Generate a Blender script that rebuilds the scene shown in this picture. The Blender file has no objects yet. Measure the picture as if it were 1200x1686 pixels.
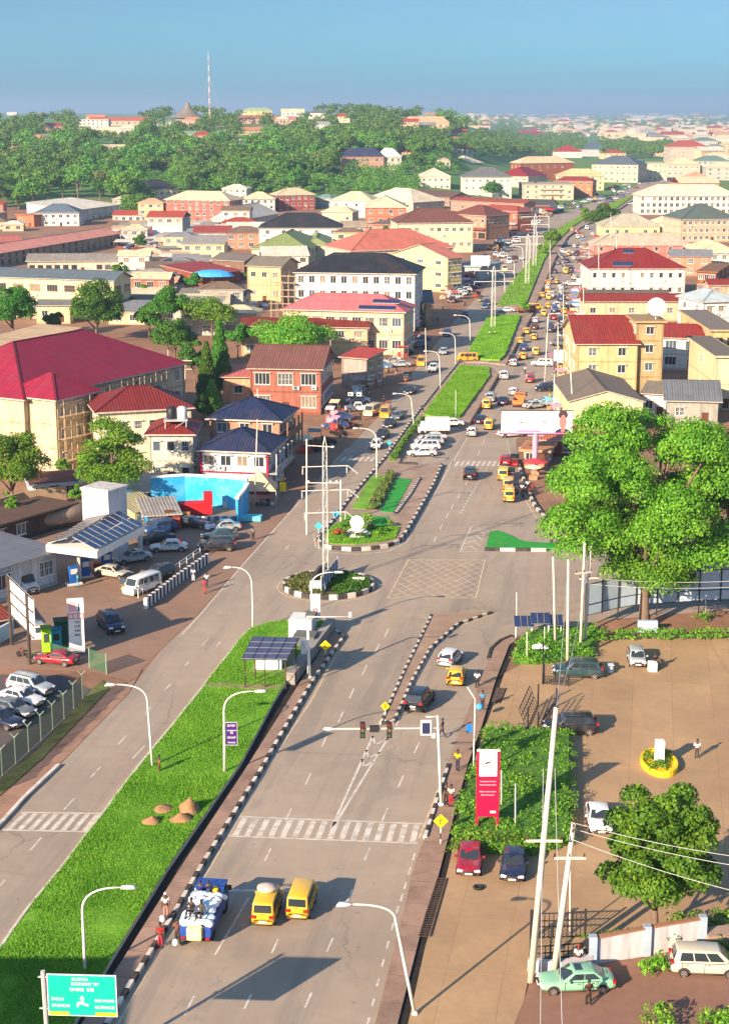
import bpy, math, random
import numpy as np
from mathutils import Vector, Matrix
R = math.radians
random.seed(7); RNG = np.random.default_rng(7)
SC = bpy.context.scene; COL = SC.collection
# ---------------------------------------------------------------- camera, light, exposure
H = 52.4; F = 2650.0; HZ = 187.0
PIT = math.atan((843 - HZ) / F); sp, cp = math.sin(PIT), math.cos(PIT)
cam = bpy.data.cameras.new('camera'); co = bpy.data.objects.new('camera', cam); COL.objects.link(co)
co.location = (0, 0, H); co.rotation_euler = (math.pi / 2 - PIT, 0, 0)
cam.sensor_fit = 'VERTICAL'; cam.sensor_height = 36; cam.lens = F / 1686 * 36
cam.clip_start = 1; cam.clip_end = 90000
SC.camera = co
SUN_EL = R(21); SAZ = R(51)            # shadows run 51 deg from +X towards +Y
W = bpy.data.worlds.new('World'); SC.world = W; W.use_nodes = True
nt = W.node_tree; bg = nt.nodes['Background']
sky = nt.nodes.new('ShaderNodeTexSky'); sky.sky_type = 'NISHITA'; sky.sun_disc = False
sky.sun_elevation = SUN_EL
# direction to the sun: azimuth measured clockwise from +Y
to_sun = Vector((-math.cos(SAZ) * math.cos(SUN_EL), -math.sin(SAZ) * math.cos(SUN_EL), math.sin(SUN_EL)))
sky.sun_rotation = math.atan2(to_sun.x, to_sun.y)
sky.altitude = 100; sky.air_density = 1.3; sky.dust_density = 0.9; sky.ozone_density = 2.2
tint = nt.nodes.new('ShaderNodeMix'); tint.data_type = 'RGBA'; tint.blend_type = 'MULTIPLY'; tint.inputs['Factor'].default_value = 1
tcw = nt.nodes.new('ShaderNodeTexCoord'); sxw = nt.nodes.new('ShaderNodeSeparateXYZ'); nt.links.new(tcw.outputs['Generated'], sxw.inputs[0])
crw = nt.nodes.new('ShaderNodeValToRGB'); crw.color_ramp.interpolation = 'EASE'; nt.links.new(sxw.outputs[2], crw.inputs[0])
crw.color_ramp.elements[0].color = (.15, .42, .90, 1); crw.color_ramp.elements[1].position = .5; crw.color_ramp.elements[1].color = (.66, .74, .84, 1)
e_ = crw.color_ramp.elements.new(.09); e_.color = (.175, .295, .545, 1); e_ = crw.color_ramp.elements.new(.2); e_.color = (.3, .4, .56, 1)
nt.links.new(crw.outputs[0], tint.inputs['B']); nt.links.new(sky.outputs[0], tint.inputs['A'])
nt.links.new(tint.outputs['Result'], bg.inputs[0]); bg.inputs[1].default_value = 0.108
sl = bpy.data.lights.new('sun', 'SUN'); sl.energy = 5.0; sl.angle = R(0.5); sl.color = (1.0, 0.78, 0.56)
so = bpy.data.objects.new('sun', sl); COL.objects.link(so)
so.rotation_euler = to_sun.to_track_quat('Z', 'Y').to_euler(); so.location = (-100, -100, 200)
SC.view_settings.view_transform = 'Standard'; SC.view_settings.look = 'None'
SC.view_settings.exposure = 1.36; SC.view_settings.gamma = 1
SC.render.engine = 'CYCLES'
SC.cycles.max_bounces = 5; SC.cycles.transparent_max_bounces = 10; SC.cycles.volume_bounces = 0
SC.cycles.diffuse_bounces = 3; SC.cycles.glossy_bounces = 2; SC.cycles.transmission_bounces = 2
# ---------------------------------------------------------------- photo pixel -> place on the ground
def G(x, y, z=0.0):
    v = (y - 843) / F; zc = (H - z) / (sp + v * cp)
    return Vector(((x - 600) / F * zc, zc * (cp - v * sp), z))
def sst(a, b, t):
    t = min(1, max(0, (t - a) / (b - a))); return t * t * (3 - 2 * t)
def hz(X, Y):
    if Y < 700: return 0.0
    px = 600 + F * X / Y
    a = sst(700, 2050, Y) * (1 - sst(640, 900, px))
    b = 6 * math.sin(X * .004 + 1) * sst(1000, 2000, Y) * (1 - sst(640, 900, px))
    far = 18 * sst(5000, 9000, Y)
    return 47 * a + b + far * (1 - a)
def GT(x, y):
    v = (y - 843) / F; d = Vector(((x - 600) / F, cp - v * sp, -(sp + v * cp)))
    t = 600.0
    while t < 20000:
        P = Vector((0, 0, H)) + d * t
        if P.z <= hz(P.x, P.y): return P
        t *= 1.004
    return Vector((0, 0, H)) + d * t
def hgt(xb, yb, yt):                                    # height of something standing at (xb,yb) whose top shows at yt
    Y = G(xb, yb).y; return H - Y * math.tan(PIT + math.atan((yt - 843) / F))
# ---------------------------------------------------------------- mesh builder
class MB:
    def __init__(s): s.v = []; s.f = []; s.m = []; s.M = Matrix()
    def add(s, vs, fs, m=0):
        n = len(s.v); s.v += [tuple(s.M @ Vector(p)) for p in vs]
        s.f += [tuple(i + n for i in f) for f in fs]; s.m += [m] * len(fs) if isinstance(m, int) else list(m)
        return s
    def bx(s, x0, x1, y0, y1, z0, z1, m=0):
        return s.add([(x0,y0,z0),(x1,y0,z0),(x1,y1,z0),(x0,y1,z0),(x0,y0,z1),(x1,y0,z1),(x1,y1,z1),(x0,y1,z1)],
              [(0,3,2,1),(4,5,6,7),(0,1,5,4),(1,2,6,5),(2,3,7,6),(3,0,4,7)], m)
    def bar(s, p, q, w, h, m=0, up=(0,0,1)):             # box along p->q
        p, q = Vector(p), Vector(q); d = (q - p)
        if d.length < 1e-6: return s
        d.normalize(); u = Vector(up); a = d.cross(u)
        if a.length < 1e-3: a = d.cross(Vector((1,0,0)))
        a.normalize(); b = a.cross(d)
        a *= w / 2; b *= h / 2
        return s.add([p-a-b,p+a-b,p+a+b,p-a+b,q-a-b,q+a-b,q+a+b,q-a+b],
              [(0,1,2,3),(7,6,5,4),(0,4,5,1),(1,5,6,2),(2,6,7,3),(3,7,4,0)], m)
    def tube(s, pts, r, n=8, m=0, cap=True):
        pts = [Vector(p) for p in pts]; k = len(pts)
        rs = r if isinstance(r, (list, tuple)) else [r] * k
        vs = []; a = None
        for i, p in enumerate(pts):
            d = (pts[min(i+1,k-1)] - pts[max(i-1,0)])
            d = d.normalized() if d.length > 1e-9 else Vector((0,0,1))
            if a is None or True:
                ref = Vector((0,0,1)) if abs(d.z) < .9 else Vector((1,0,0))
                if a is not None:
                    b0 = a - d * a.dot(d)
                    a = b0.normalized() if b0.length > 1e-3 else d.cross(ref).normalized()
                else: a = d.cross(ref).normalized()
            b = d.cross(a)
            for j in range(n):
                t = 2 * math.pi * j / n; vs.append(p + (a * math.cos(t) + b * math.sin(t)) * rs[i])
        fs = [(i*n+j, i*n+(j+1)%n, (i+1)*n+(j+1)%n, (i+1)*n+j) for i in range(k-1) for j in range(n)]
        if cap: fs += [tuple(range(n-1,-1,-1)), tuple(range((k-1)*n, k*n))]
        return s.add(vs, fs, m)
    def lathe(s, prof, n=12, m=0, c=(0,0,0)):            # prof: (r,z) list
        vs = []; k = len(prof)
        for r, z in prof:
            for j in range(n):
                t = 2*math.pi*j/n; vs.append((c[0]+r*math.cos(t), c[1]+r*math.sin(t), c[2]+z))
        fs = [(i*n+j, i*n+(j+1)%n, (i+1)*n+(j+1)%n, (i+1)*n+j) for i in range(k-1) for j in range(n)]
        fs += [tuple(range(n-1,-1,-1)), tuple(range((k-1)*n, k*n))]
        return s.add(vs, fs, m)
    def poly(s, pts, z0, z1, m=0, ms=None):              # extruded outline
        n = len(pts); pts = [(p[0], p[1]) for p in pts]
        ar = sum(pts[i][0]*pts[(i+1)%n][1]-pts[(i+1)%n][0]*pts[i][1] for i in range(n))
        if ar < 0: pts = pts[::-1]
        vs = [(x,y,z0) for x,y in pts] + [(x,y,z1) for x,y in pts]
        s.add(vs, [tuple(range(n,2*n))], m)
        n0 = len(s.v) - 2*n
        for i in range(n):
            s.f.append((n0+i, n0+(i+1)%n, n0+n+(i+1)%n, n0+n+i)); s.m.append(m if ms is None else ms)
        return s
    def mesh(s, name, mats=(), smooth=False):
        me = bpy.data.meshes.new(name); me.from_pydata(s.v, [], s.f)
        for mt in mats: me.materials.append(mt)
        if len(mats) > 1: me.polygons.foreach_set('material_index', s.m)
        if smooth: me.polygons.foreach_set('use_smooth', [True]*len(s.f))
        me.update(); return me
    def build(s, name, mats, parent=None, smooth=False, loc=None, rz=0):
        if not isinstance(mats, (list, tuple)): mats = [mats]
        return link(name, s.mesh(name, mats, smooth), parent, loc, rz)
def link(name, me, parent=None, loc=None, rz=0):
    o = bpy.data.objects.new(name, me); COL.objects.link(o)
    if parent: o.parent = parent
    if loc is not None: o.location = loc
    if rz: o.rotation_euler = (0, 0, rz)
    return o
THINGS = []
def tag(o, label, cat, group=None, kind=None):
    o['label'] = label; o['category'] = cat
    if group: o['group'] = group
    if kind: o['kind'] = kind
    else: THINGS.append(o)
    return o
def thing(name, label, cat, loc=(0,0,0), rz=0, group=None):
    o = link(name, None, None, loc, rz); o.empty_display_size = .2
    return tag(o, label, cat, group)
def struct(name, mb, mats, kind='structure'):
    o = mb.build(name, mats); o['kind'] = kind; return o
def np_mesh(name, v, f, mats, mi=None, smooth=False):
    me = bpy.data.meshes.new(name); k = f.shape[1]
    me.vertices.add(len(v)); me.vertices.foreach_set('co', v.astype(np.float32).ravel())
    me.loops.add(f.size); me.loops.foreach_set('vertex_index', f.astype(np.int32).ravel())
    me.polygons.add(len(f)); me.polygons.foreach_set('loop_start', np.arange(0, f.size, k, dtype=np.int32))
    me.polygons.foreach_set('loop_total', np.full(len(f), k, dtype=np.int32))
    for m in mats: me.materials.append(m)
    if mi is not None: me.polygons.foreach_set('material_index', mi.astype(np.int32))
    if smooth: me.polygons.foreach_set('use_smooth', np.ones(len(f), dtype=bool))
    me.update(calc_edges=True); return me
TS = bpy.data.scenes.new('bench')                        # empty work scene for baking meshes; removed at the end
def evalmesh(o):
    with bpy.context.temp_override(scene=TS, view_layer=TS.view_layers[0]):
        dg = bpy.context.evaluated_depsgraph_get(); dg.update(); return bpy.data.meshes.new_from_object(o.evaluated_get(dg))
def bake(me, mods):                                      # apply modifiers (skin, subsurf, bevel) to a mesh once
    o = bpy.data.objects.new('tmp', me); TS.collection.objects.link(o)
    for typ, kw in mods:
        m = o.modifiers.new(typ, typ)
        for k, v in kw.items(): setattr(m, k, v)
    r = evalmesh(o); bpy.data.objects.remove(o)
    return r
def mesh_mb(me, m=0):
    b = MB(); b.v = [tuple(v.co) for v in me.vertices]; b.f = [tuple(p.vertices) for p in me.polygons]; b.m = [m]*len(b.f); return b
# ---------------------------------------------------------------- materials
MC = {}
def lin(c):
    return tuple(((x/255)/12.92 if x/255 <= .04045 else ((x/255+.055)/1.055)**2.4) for x in c)
def mat(key, col, rough=.85, var=.12, scale=.6, metal=0, spec=.3, bump=0, bscale=20, stain=None, stain_amt=.3, stain_scale=.15,
        alpha=1, coat=0, emit=None, world=False, streak=False, trans=0):
    if key in MC: return MC[key]
    m = bpy.data.materials.new(key); m.use_nodes = True; MC[key] = m
    t = m.node_tree; N = t.nodes; L = t.links; b = N['Principled BSDF']
    b.inputs['Roughness'].default_value = rough; b.inputs['Metallic'].default_value = metal
    b.inputs['Specular IOR Level'].default_value = spec; b.inputs['Coat Weight'].default_value = coat
    b.inputs['Coat Roughness'].default_value = .08
    if alpha < 1: b.inputs['Alpha'].default_value = alpha
    c4 = (*col, 1); b.inputs['Base Color'].default_value = c4
    if emit: b.inputs['Emission Color'].default_value = (*emit[0],1); b.inputs['Emission Strength'].default_value = emit[1]
    if var or stain or bump:
        if world: g = N.new('ShaderNodeNewGeometry').outputs['Position']
        else: g = N.new('ShaderNodeTexCoord').outputs['Object']
        if streak:
            mp = N.new('ShaderNodeMapping'); mp.inputs['Scale'].default_value = (1.6,1.6,.22); L.new(g, mp.inputs[0]); g = mp.outputs[0]
        src = None
        def noise(sc, det=6, rg=.6):
            n = N.new('ShaderNodeTexNoise'); n.inputs['Scale'].default_value = sc; n.inputs['Detail'].default_value = det
            n.inputs['Roughness'].default_value = rg; L.new(g, n.inputs['Vector']); return n.outputs['Fac']
        def ramp(f, a, b_, lo, hi):
            r = N.new('ShaderNodeMapRange'); r.inputs['From Min'].default_value = a; r.inputs['From Max'].default_value = b_
            r.inputs['To Min'].default_value = lo; r.inputs['To Max'].default_value = hi; L.new(f, r.inputs['Value']); return r.outputs[0]
        out = None
        if var:
            f = ramp(noise(scale), .3, .7, 1-var, 1+var); f2 = ramp(noise(scale*9, 3), .3, .7, 1-var*.6, 1+var*.6)
            mu = N.new('ShaderNodeMath'); mu.operation = 'MULTIPLY'; L.new(f, mu.inputs[0]); L.new(f2, mu.inputs[1])
            vm = N.new('ShaderNodeVectorMath'); vm.operation = 'SCALE'; vm.inputs[0].default_value = col
            L.new(mu.outputs[0], vm.inputs['Scale']); out = vm.outputs[0]
        if stain:
            mx = N.new('ShaderNodeMix'); mx.data_type = 'RGBA'
            L.new(ramp(noise(stain_scale, 8, .7), .45, .68, 0, stain_amt), mx.inputs['Factor'])
            if out: L.new(out, mx.inputs['A'])
            else: mx.inputs['A'].default_value = c4
            mx.inputs['B'].default_value = (*stain, 1); out = mx.outputs['Result']
        if out: L.new(out, b.inputs['Base Color'])
        if bump:
            bn = N.new('ShaderNodeBump'); bn.inputs['Strength'].default_value = bump; bn.inputs['Distance'].default_value = .05
            L.new(noise(bscale, 4), bn.inputs['Height']); L.new(bn.outputs[0], b.inputs['Normal'])
    return m
def roofmat(key, col, seam=.9, var=.16, stain=(.12,.07,.05), amt=.3, rough=.6):
    """sheet roof: seams run down the slope, weathered streaks"""
    if key in MC: return MC[key]
    m = mat(key, col, rough, 0); t = m.node_tree; N = t.nodes; L = t.links; b = N['Principled BSDF']
    ge = N.new('ShaderNodeNewGeometry')
    def vm(op, a, bb=None):
        n = N.new('ShaderNodeVectorMath'); n.operation = op
        L.new(a, n.inputs[0]) if not isinstance(a, tuple) else setattr(n.inputs[0], 'default_value', a)
        if bb is not None: L.new(bb, n.inputs[1]) if not isinstance(bb, tuple) else setattr(n.inputs[1], 'default_value', bb)
        return n
    cr = vm('NORMALIZE', vm('CROSS_PRODUCT', ge.outputs['True Normal'], (0,0,1.0)).outputs[0])
    dn = vm('NORMALIZE', vm('CROSS_PRODUCT', ge.outputs['True Normal'], cr.outputs[0]).outputs[0])
    u = vm('DOT_PRODUCT', cr.outputs[0], ge.outputs['Position']).outputs['Value']
    w = vm('DOT_PRODUCT', dn.outputs[0], ge.outputs['Position']).outputs['Value']
    def ma(op, a, v=None, v2=None):
        n = N.new('ShaderNodeMath'); n.operation = op; L.new(a, n.inputs[0])
        if v is not None:
            if isinstance(v, (int, float)): n.inputs[1].default_value = v
            else: L.new(v, n.inputs[1])
        if v2 is not None: n.inputs[2].default_value = v2
        return n.outputs[0]
    s1 = ma('LESS_THAN', ma('FRACT', ma('MULTIPLY', u, 1/seam)), .13)
    s2 = ma('LESS_THAN', ma('FRACT', ma('MULTIPLY', w, 1/(seam*2.6))), .05)
    seamv = ma('MULTIPLY', ma('MAXIMUM', s1, s2), -.26)
    xyz = N.new('ShaderNodeCombineXYZ'); L.new(ma('MULTIPLY', u, 1.3), xyz.inputs[0]); L.new(ma('MULTIPLY', w, .25), xyz.inputs[1])
    n1 = N.new('ShaderNodeTexNoise'); n1.inputs['Scale'].default_value = .8; n1.inputs['Detail'].default_value = 7; n1.inputs['Roughness'].default_value = .65
    L.new(xyz.outputs[0], n1.inputs['Vector'])
    # individual sheets weather differently
    fl = N.new('ShaderNodeCombineXYZ'); L.new(ma('FLOOR', ma('MULTIPLY', u, 1/seam)), fl.inputs[0]); L.new(ma('FLOOR', ma('MULTIPLY', w, 1/(seam*2.6))), fl.inputs[1])
    wn = N.new('ShaderNodeTexWhiteNoise'); L.new(fl.outputs[0], wn.inputs['Vector'])
    a1 = ma('MULTIPLY_ADD', n1.outputs['Fac'], var*3, 1-var*1.5)
    a2 = ma('MULTIPLY_ADD', wn.outputs['Value'], var*.7, -var*.35)
    tot = ma('ADD', ma('ADD', a1, a2), seamv)
    sc = N.new('ShaderNodeVectorMath'); sc.operation = 'SCALE'; sc.inputs[0].default_value = col; L.new(tot, sc.inputs['Scale'])
    n2 = N.new('ShaderNodeTexNoise'); n2.inputs['Scale'].default_value = .22; n2.inputs['Detail'].default_value = 8; n2.inputs['Roughness'].default_value = .7
    L.new(ge.outputs['Position'], n2.inputs['Vector'])
    mr = N.new('ShaderNodeMapRange'); mr.inputs['From Min'].default_value = .48; mr.inputs['From Max'].default_value = .7; mr.inputs['To Max'].default_value = amt
    L.new(n2.outputs['Fac'], mr.inputs['Value'])
    mx = N.new('ShaderNodeMix'); mx.data_type = 'RGBA'; L.new(mr.outputs[0], mx.inputs['Factor']); L.new(sc.outputs[0], mx.inputs['A']); mx.inputs['B'].default_value = (*stain,1)
    L.new(mx.outputs['Result'], b.inputs['Base Color'])
    bn = N.new('ShaderNodeBump'); bn.inputs['Strength'].default_value = .5; bn.inputs['Distance'].default_value = .04
    wv = ma('SINE', ma('MULTIPLY', u, 2*math.pi/(seam*.5))); L.new(wv, bn.inputs['Height']); L.new(bn.outputs[0], b.inputs['Normal'])
    return m
def leafmat(key, c1, c2, c3=None, rough=.55):
    if key in MC: return MC[key]
    m = bpy.data.materials.new(key); m.use_nodes = True; MC[key] = m
    t = m.node_tree; N = t.nodes; L = t.links; b = N['Principled BSDF']
    ge = N.new('ShaderNodeNewGeometry'); oi = N.new('ShaderNodeObjectInfo')
    cr = N.new('ShaderNodeValToRGB'); cr.color_ramp.elements[0].color = (*c1,1); cr.color_ramp.elements[1].color = (*c2,1)
    if c3: e = cr.color_ramp.elements.new(.5); e.color = (*c3,1)
    n = N.new('ShaderNodeTexNoise'); n.inputs['Scale'].default_value = .35; n.inputs['Detail'].default_value = 3
    tc = N.new('ShaderNodeTexCoord'); L.new(tc.outputs['Object'], n.inputs['Vector'])
    a = N.new('ShaderNodeMath'); a.operation = 'MULTIPLY_ADD'; a.inputs[1].default_value = .55; L.new(ge.outputs['Random Per Island'], a.inputs[0])
    b2 = N.new('ShaderNodeMath'); b2.operation = 'MULTIPLY_ADD'; b2.inputs[1].default_value = .9; b2.inputs[2].default_value = -.22; L.new(n.outputs['Fac'], b2.inputs[0])
    L.new(b2.outputs[0], a.inputs[2]); L.new(a.outputs[0], cr.inputs[0])
    hs = N.new('ShaderNodeHueSaturation'); L.new(cr.outputs[0], hs.inputs['Color'])
    o1 = N.new('ShaderNodeMapRange'); o1.inputs['To Min'].default_value = .75; o1.inputs['To Max'].default_value = 1.25; L.new(oi.outputs['Random'], o1.inputs[0])
    L.new(o1.outputs[0], hs.inputs['Value'])
    o2 = N.new('ShaderNodeMapRange'); o2.inputs['To Min'].default_value = .485; o2.inputs['To Max'].default_value = .52; L.new(oi.outputs['Random'], o2.inputs[0])
    L.new(o2.outputs[0], hs.inputs['Hue'])
    L.new(hs.outputs[0], b.inputs['Base Color']); b.inputs['Roughness'].default_value = rough; b.inputs['Specular IOR Level'].default_value = .25
    tr = N.new('ShaderNodeBsdfTranslucent'); L.new(hs.outputs[0], tr.inputs[0])
    ms = N.new('ShaderNodeMixShader'); ms.inputs[0].default_value = .28; L.new(b.outputs[0], ms.inputs[1]); L.new(tr.outputs[0], ms.inputs[2])
    L.new(ms.outputs[0], N['Material Output'].inputs['Surface'])
    return m
def wallmat(c, dirt=.6):
    key = 'plaster_%03d%03d%03d' % c
    c2 = tuple(x*.70 for x in lin(c)); return mat(key, c2, .9, .07, .5, stain=tuple(x*.24 for x in lin(c)), stain_amt=dirt, stain_scale=.9, streak=True)
asphalt = mat('asphalt', (.335,.27,.205), .88, .10, .06, world=True, bump=.12, bscale=9, stain=(.25,.195,.145), stain_amt=.6, stain_scale=.05)
asphalt_d = mat('asphalt_forecourt', (.24,.155,.11), .9, .14, .1, world=True, stain=(.27,.15,.09), stain_amt=.7, stain_scale=.08)
def add_lanes(m, rot, col, amt, sx=.45, sy=.025, lo=.5, hi=.66):
    t = m.node_tree; N = t.nodes; L = t.links; P = N['Principled BSDF']; src = P.inputs['Base Color'].links[0].from_socket
    ge = N.new('ShaderNodeNewGeometry'); mp = N.new('ShaderNodeMapping'); mp.vector_type = 'POINT'; mp.inputs['Rotation'].default_value = (0,0,rot); mp2 = N.new('ShaderNodeMapping'); mp2.inputs['Scale'].default_value = (sx,sy,.1)
    L.new(ge.outputs['Position'], mp.inputs[0]); L.new(mp.outputs[0], mp2.inputs[0]); n = N.new('ShaderNodeTexNoise'); n.inputs['Scale'].default_value = 1; n.inputs['Detail'].default_value = 7; n.inputs['Roughness'].default_value = .65
    L.new(mp2.outputs[0], n.inputs['Vector']); r = N.new('ShaderNodeMapRange'); r.inputs['From Min'].default_value = lo; r.inputs['From Max'].default_value = hi; r.inputs['To Max'].default_value = amt; L.new(n.outputs['Fac'], r.inputs[0])
    mx = N.new('ShaderNodeMix'); mx.data_type = 'RGBA'; L.new(r.outputs[0], mx.inputs['Factor']); L.new(src, mx.inputs['A']); mx.inputs['B'].default_value = (*col,1); L.new(mx.outputs['Result'], P.inputs['Base Color'])
def add_cracks(m, col, scale=.35, wd=.012, amt=.7):
    t = m.node_tree; N = t.nodes; L = t.links; P = N['Principled BSDF']; src = P.inputs['Base Color'].links[0].from_socket
    ge = N.new('ShaderNodeNewGeometry'); nz = N.new('ShaderNodeTexNoise'); nz.inputs['Scale'].default_value = .8; nz.inputs['Detail'].default_value = 4; L.new(ge.outputs['Position'], nz.inputs['Vector'])
    vm = N.new('ShaderNodeVectorMath'); vm.operation = 'MULTIPLY_ADD'; vm.inputs[1].default_value = (1.6,1.6,1.6); L.new(nz.outputs['Color'], vm.inputs[0]); L.new(ge.outputs['Position'], vm.inputs[2])
    vo = N.new('ShaderNodeTexVoronoi'); vo.feature = 'DISTANCE_TO_EDGE'; vo.inputs['Scale'].default_value = scale*.3; L.new(vm.outputs[0], vo.inputs['Vector'])
    r = N.new('ShaderNodeMapRange'); r.inputs['From Min'].default_value = 0; r.inputs['From Max'].default_value = wd; r.inputs['To Min'].default_value = amt; r.inputs['To Max'].default_value = 0; L.new(vo.outputs[0], r.inputs[0])
    n2 = N.new('ShaderNodeTexNoise'); n2.inputs['Scale'].default_value = .05; n2.inputs['Detail'].default_value = 2; L.new(ge.outputs['Position'], n2.inputs['Vector']); r2 = N.new('ShaderNodeMapRange'); r2.inputs['From Min'].default_value = .45; r2.inputs['From Max'].default_value = .6; L.new(n2.outputs['Fac'], r2.inputs[0])
    mu = N.new('ShaderNodeMath'); mu.operation = 'MULTIPLY'; L.new(r.outputs[0], mu.inputs[0]); L.new(r2.outputs[0], mu.inputs[1])
    mx = N.new('ShaderNodeMix'); mx.data_type = 'RGBA'; L.new(mu.outputs[0], mx.inputs['Factor']); L.new(src, mx.inputs['A']); mx.inputs['B'].default_value = (*col,1); L.new(mx.outputs['Result'], P.inputs['Base Color'])
add_lanes(asphalt, R(10), (.20,.165,.14), .55); add_lanes(asphalt, R(10), (.36,.26,.19), .6, .12, .03, .52, .7); add_cracks(asphalt, (.12,.10,.09), amt=.5); add_lanes(asphalt, 0, (.14,.12,.105), .5, .9, .8, .63, .69); add_lanes(asphalt, R(10), (.25,.21,.17), .5, .22, .07, .60, .61)
laterite = mat('laterite', (.28,.14,.08), .95, .2, .12, world=True, bump=.3, bscale=3, stain=(.13,.075,.05), stain_amt=.6, stain_scale=.12)
paving = mat('paving_concrete', (.33,.235,.175), .9, .12, .25, world=True, stain=(.15,.10,.07), stain_amt=.6, stain_scale=.3)
slabmat = mat('concrete_slab', (.245,.162,.108), .9, .10, .18, world=True, stain=(.155,.095,.062), stain_amt=.6, stain_scale=.12)
joint = mat('slab_joint', (.10,.065,.045), .95, .2, .5)
white = mat('white_paint', (.72,.70,.66), .7, .08, 1, stain=(.4,.34,.28), stain_amt=.3, stain_scale=1.2)
roadpaint = mat('road_paint', (.60,.54,.46), .8, .15, 1.5, world=True, stain=(.2,.165,.14), stain_amt=.7, stain_scale=.9)
roadyellow = mat('road_paint_ochre', (.56,.45,.30), .8, .15, 1.5, world=True, stain=(.2,.165,.13), stain_amt=.6, stain_scale=.9)
black = mat('black_paint', (.022,.021,.022), .7, .15, 2)
mud_shade = mat('drain_dark', (.018,.015,.012), 1, .3, 1)  # near-black mud colour also stands in for the shade of a deep drain
steel = mat('galvanised_steel', (.52,.53,.53), .45, .08, 2, metal=.3)
poleW = mat('pole_paint', (.66,.64,.58), .55, .06, 1)
conc = mat('pole_concrete', (.58,.52,.43), .8, .1, 1.2, stain=(.3,.25,.2), stain_amt=.3, stain_scale=1)
rust = mat('rusty_iron', (.06,.04,.032), .8, .3, 2)
curtain = mat('window_curtain', (.22,.17,.12), .35, .3, 1); glassb = mat('window_glass_blue', (.07,.10,.13), .12, 0, spec=.6)
glassm = mat('window_glass', (.03,.036,.045), .12, 0, spec=.6)
carglass = mat('car_glass', (.025,.032,.04), .06, 0, spec=.8)
tyre = mat('rubber', (.018,.018,.018), .85, .1, 3)
rim = mat('alloy', (.5,.5,.52), .3, 0, metal=.8)
lampw = mat('lamp_lens', (.75,.76,.76), .2, 0)
red_l = mat('red_lens', (.35,.015,.015), .25, 0)
solarm = mat('solar_cell', (.018,.03,.085), .15, .1, 2, spec=.7)
wood = mat('timber', (.32,.21,.12), .85, .2, 1)
cloth_w = mat('white_cloth', (.7,.7,.7), .9, .06, 1)
grassm = leafmat('grass', (.085,.24,.012), (.26,.43,.04), (.15,.34,.02))
grass_ground = mat('grass_soil', (.13,.30,.02), .95, .35, .35, world=True, bump=.8, bscale=6, stain=(.18,.22,.04), stain_amt=.35, stain_scale=.25)
turf = mat('artificial_turf', (.014,.27,.03), .9, .2, 1.2, world=True, bump=.5, bscale=14, stain=(.09,.22,.03), stain_amt=.6, stain_scale=.5)
bark = mat('bark', (.16,.11,.08), .95, .25, 2, bump=.6, bscale=8)
leafN = leafmat('leaf_bright', (.045,.15,.012), (.27,.45,.035), (.12,.28,.018))
leafD = leafmat('leaf_deep', (.018,.08,.008), (.13,.28,.02), (.055,.16,.012))
leafF = leafmat('leaf_forest', (.025,.10,.014), (.26,.40,.05), (.09,.22,.022))
leafO = leafmat('leaf_olive', (.06,.085,.02), (.26,.25,.07), (.13,.16,.035))
def paint(c, key=None):
    l = lin(c); return mat('paint_%03d%03d%03d' % c, tuple(x*.85 for x in l), .36, .04, 1.5, coat=.5, spec=.45, stain=tuple(x*.5+.06 for x in l), stain_amt=.5, stain_scale=1.4)
def plain(c, rough=.7):
    return mat('plain_%03d%03d%03d' % c, lin(c), rough, .1, 1.2)
# ---------------------------------------------------------------- the setting
def make_ground():
    ys = [-150, 60, 200, 400, 600, 700]; y = 700
    while y < 70000: y *= 1.04; ys.append(y)
    nu = 150; v = []; f = []
    for y in ys:
        for j in range(nu + 1):
            u = (j / nu * 2 - 1); X = u * (max(y, 0) * .55 + 260); v.append((X, y, hz(X, y)))
    for i in range(len(ys)-1):
        for j in range(nu):
            a = i*(nu+1)+j; f.append((a, a+1, a+nu+2, a+nu+1))
    b = MB(); b.v = v; b.f = f; b.m = [0]*len(f)
    m = mat('ground_earth', (.25,.135,.08), .95, .25, .1, world=True, bump=.3, bscale=2)
    t = m.node_tree; N = t.nodes; L = t.links; P = N['Principled BSDF']
    src = P.inputs['Base Color'].links[0].from_socket
    ge = N.new('ShaderNodeNewGeometry'); sx = N.new('ShaderNodeSeparateXYZ'); L.new(ge.outputs['Position'], sx.inputs[0])
    n = N.new('ShaderNodeTexNoise'); n.inputs['Scale'].default_value = .012; n.inputs['Detail'].default_value = 9; n.inputs['Roughness'].default_value = .7
    L.new(ge.outputs['Position'], n.inputs['Vector'])
    r1 = N.new('ShaderNodeMapRange'); r1.inputs['From Min'].default_value = 650; r1.inputs['From Max'].default_value = 1000; r1.inputs['To Min'].default_value = -.35; r1.inputs['To Max'].default_value = .12
    L.new(sx.outputs[1], r1.inputs[0])
    ad = N.new('ShaderNodeMath'); ad.operation = 'ADD'; L.new(n.outputs['Fac'], ad.inputs[0]); L.new(r1.outputs[0], ad.inputs[1])
    r2 = N.new('ShaderNodeMapRange'); r2.inputs['From Min'].default_value = .45; r2.inputs['From Max'].default_value = .56; L.new(ad.outputs[0], r2.inputs[0])
    mx = N.new('ShaderNodeMix'); mx.data_type = 'RGBA'; L.new(r2.outputs[0], mx.inputs['Factor']); L.new(src, mx.inputs['A']); mx.inputs['B'].default_value = (.085,.19,.03,1)
    L.new(mx.outputs['Result'], P.inputs['Base Color'])
    struct('ground', b, m)
make_ground()
def gp(pts, z=0): return [G(x, y, z) for x, y in pts]
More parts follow.
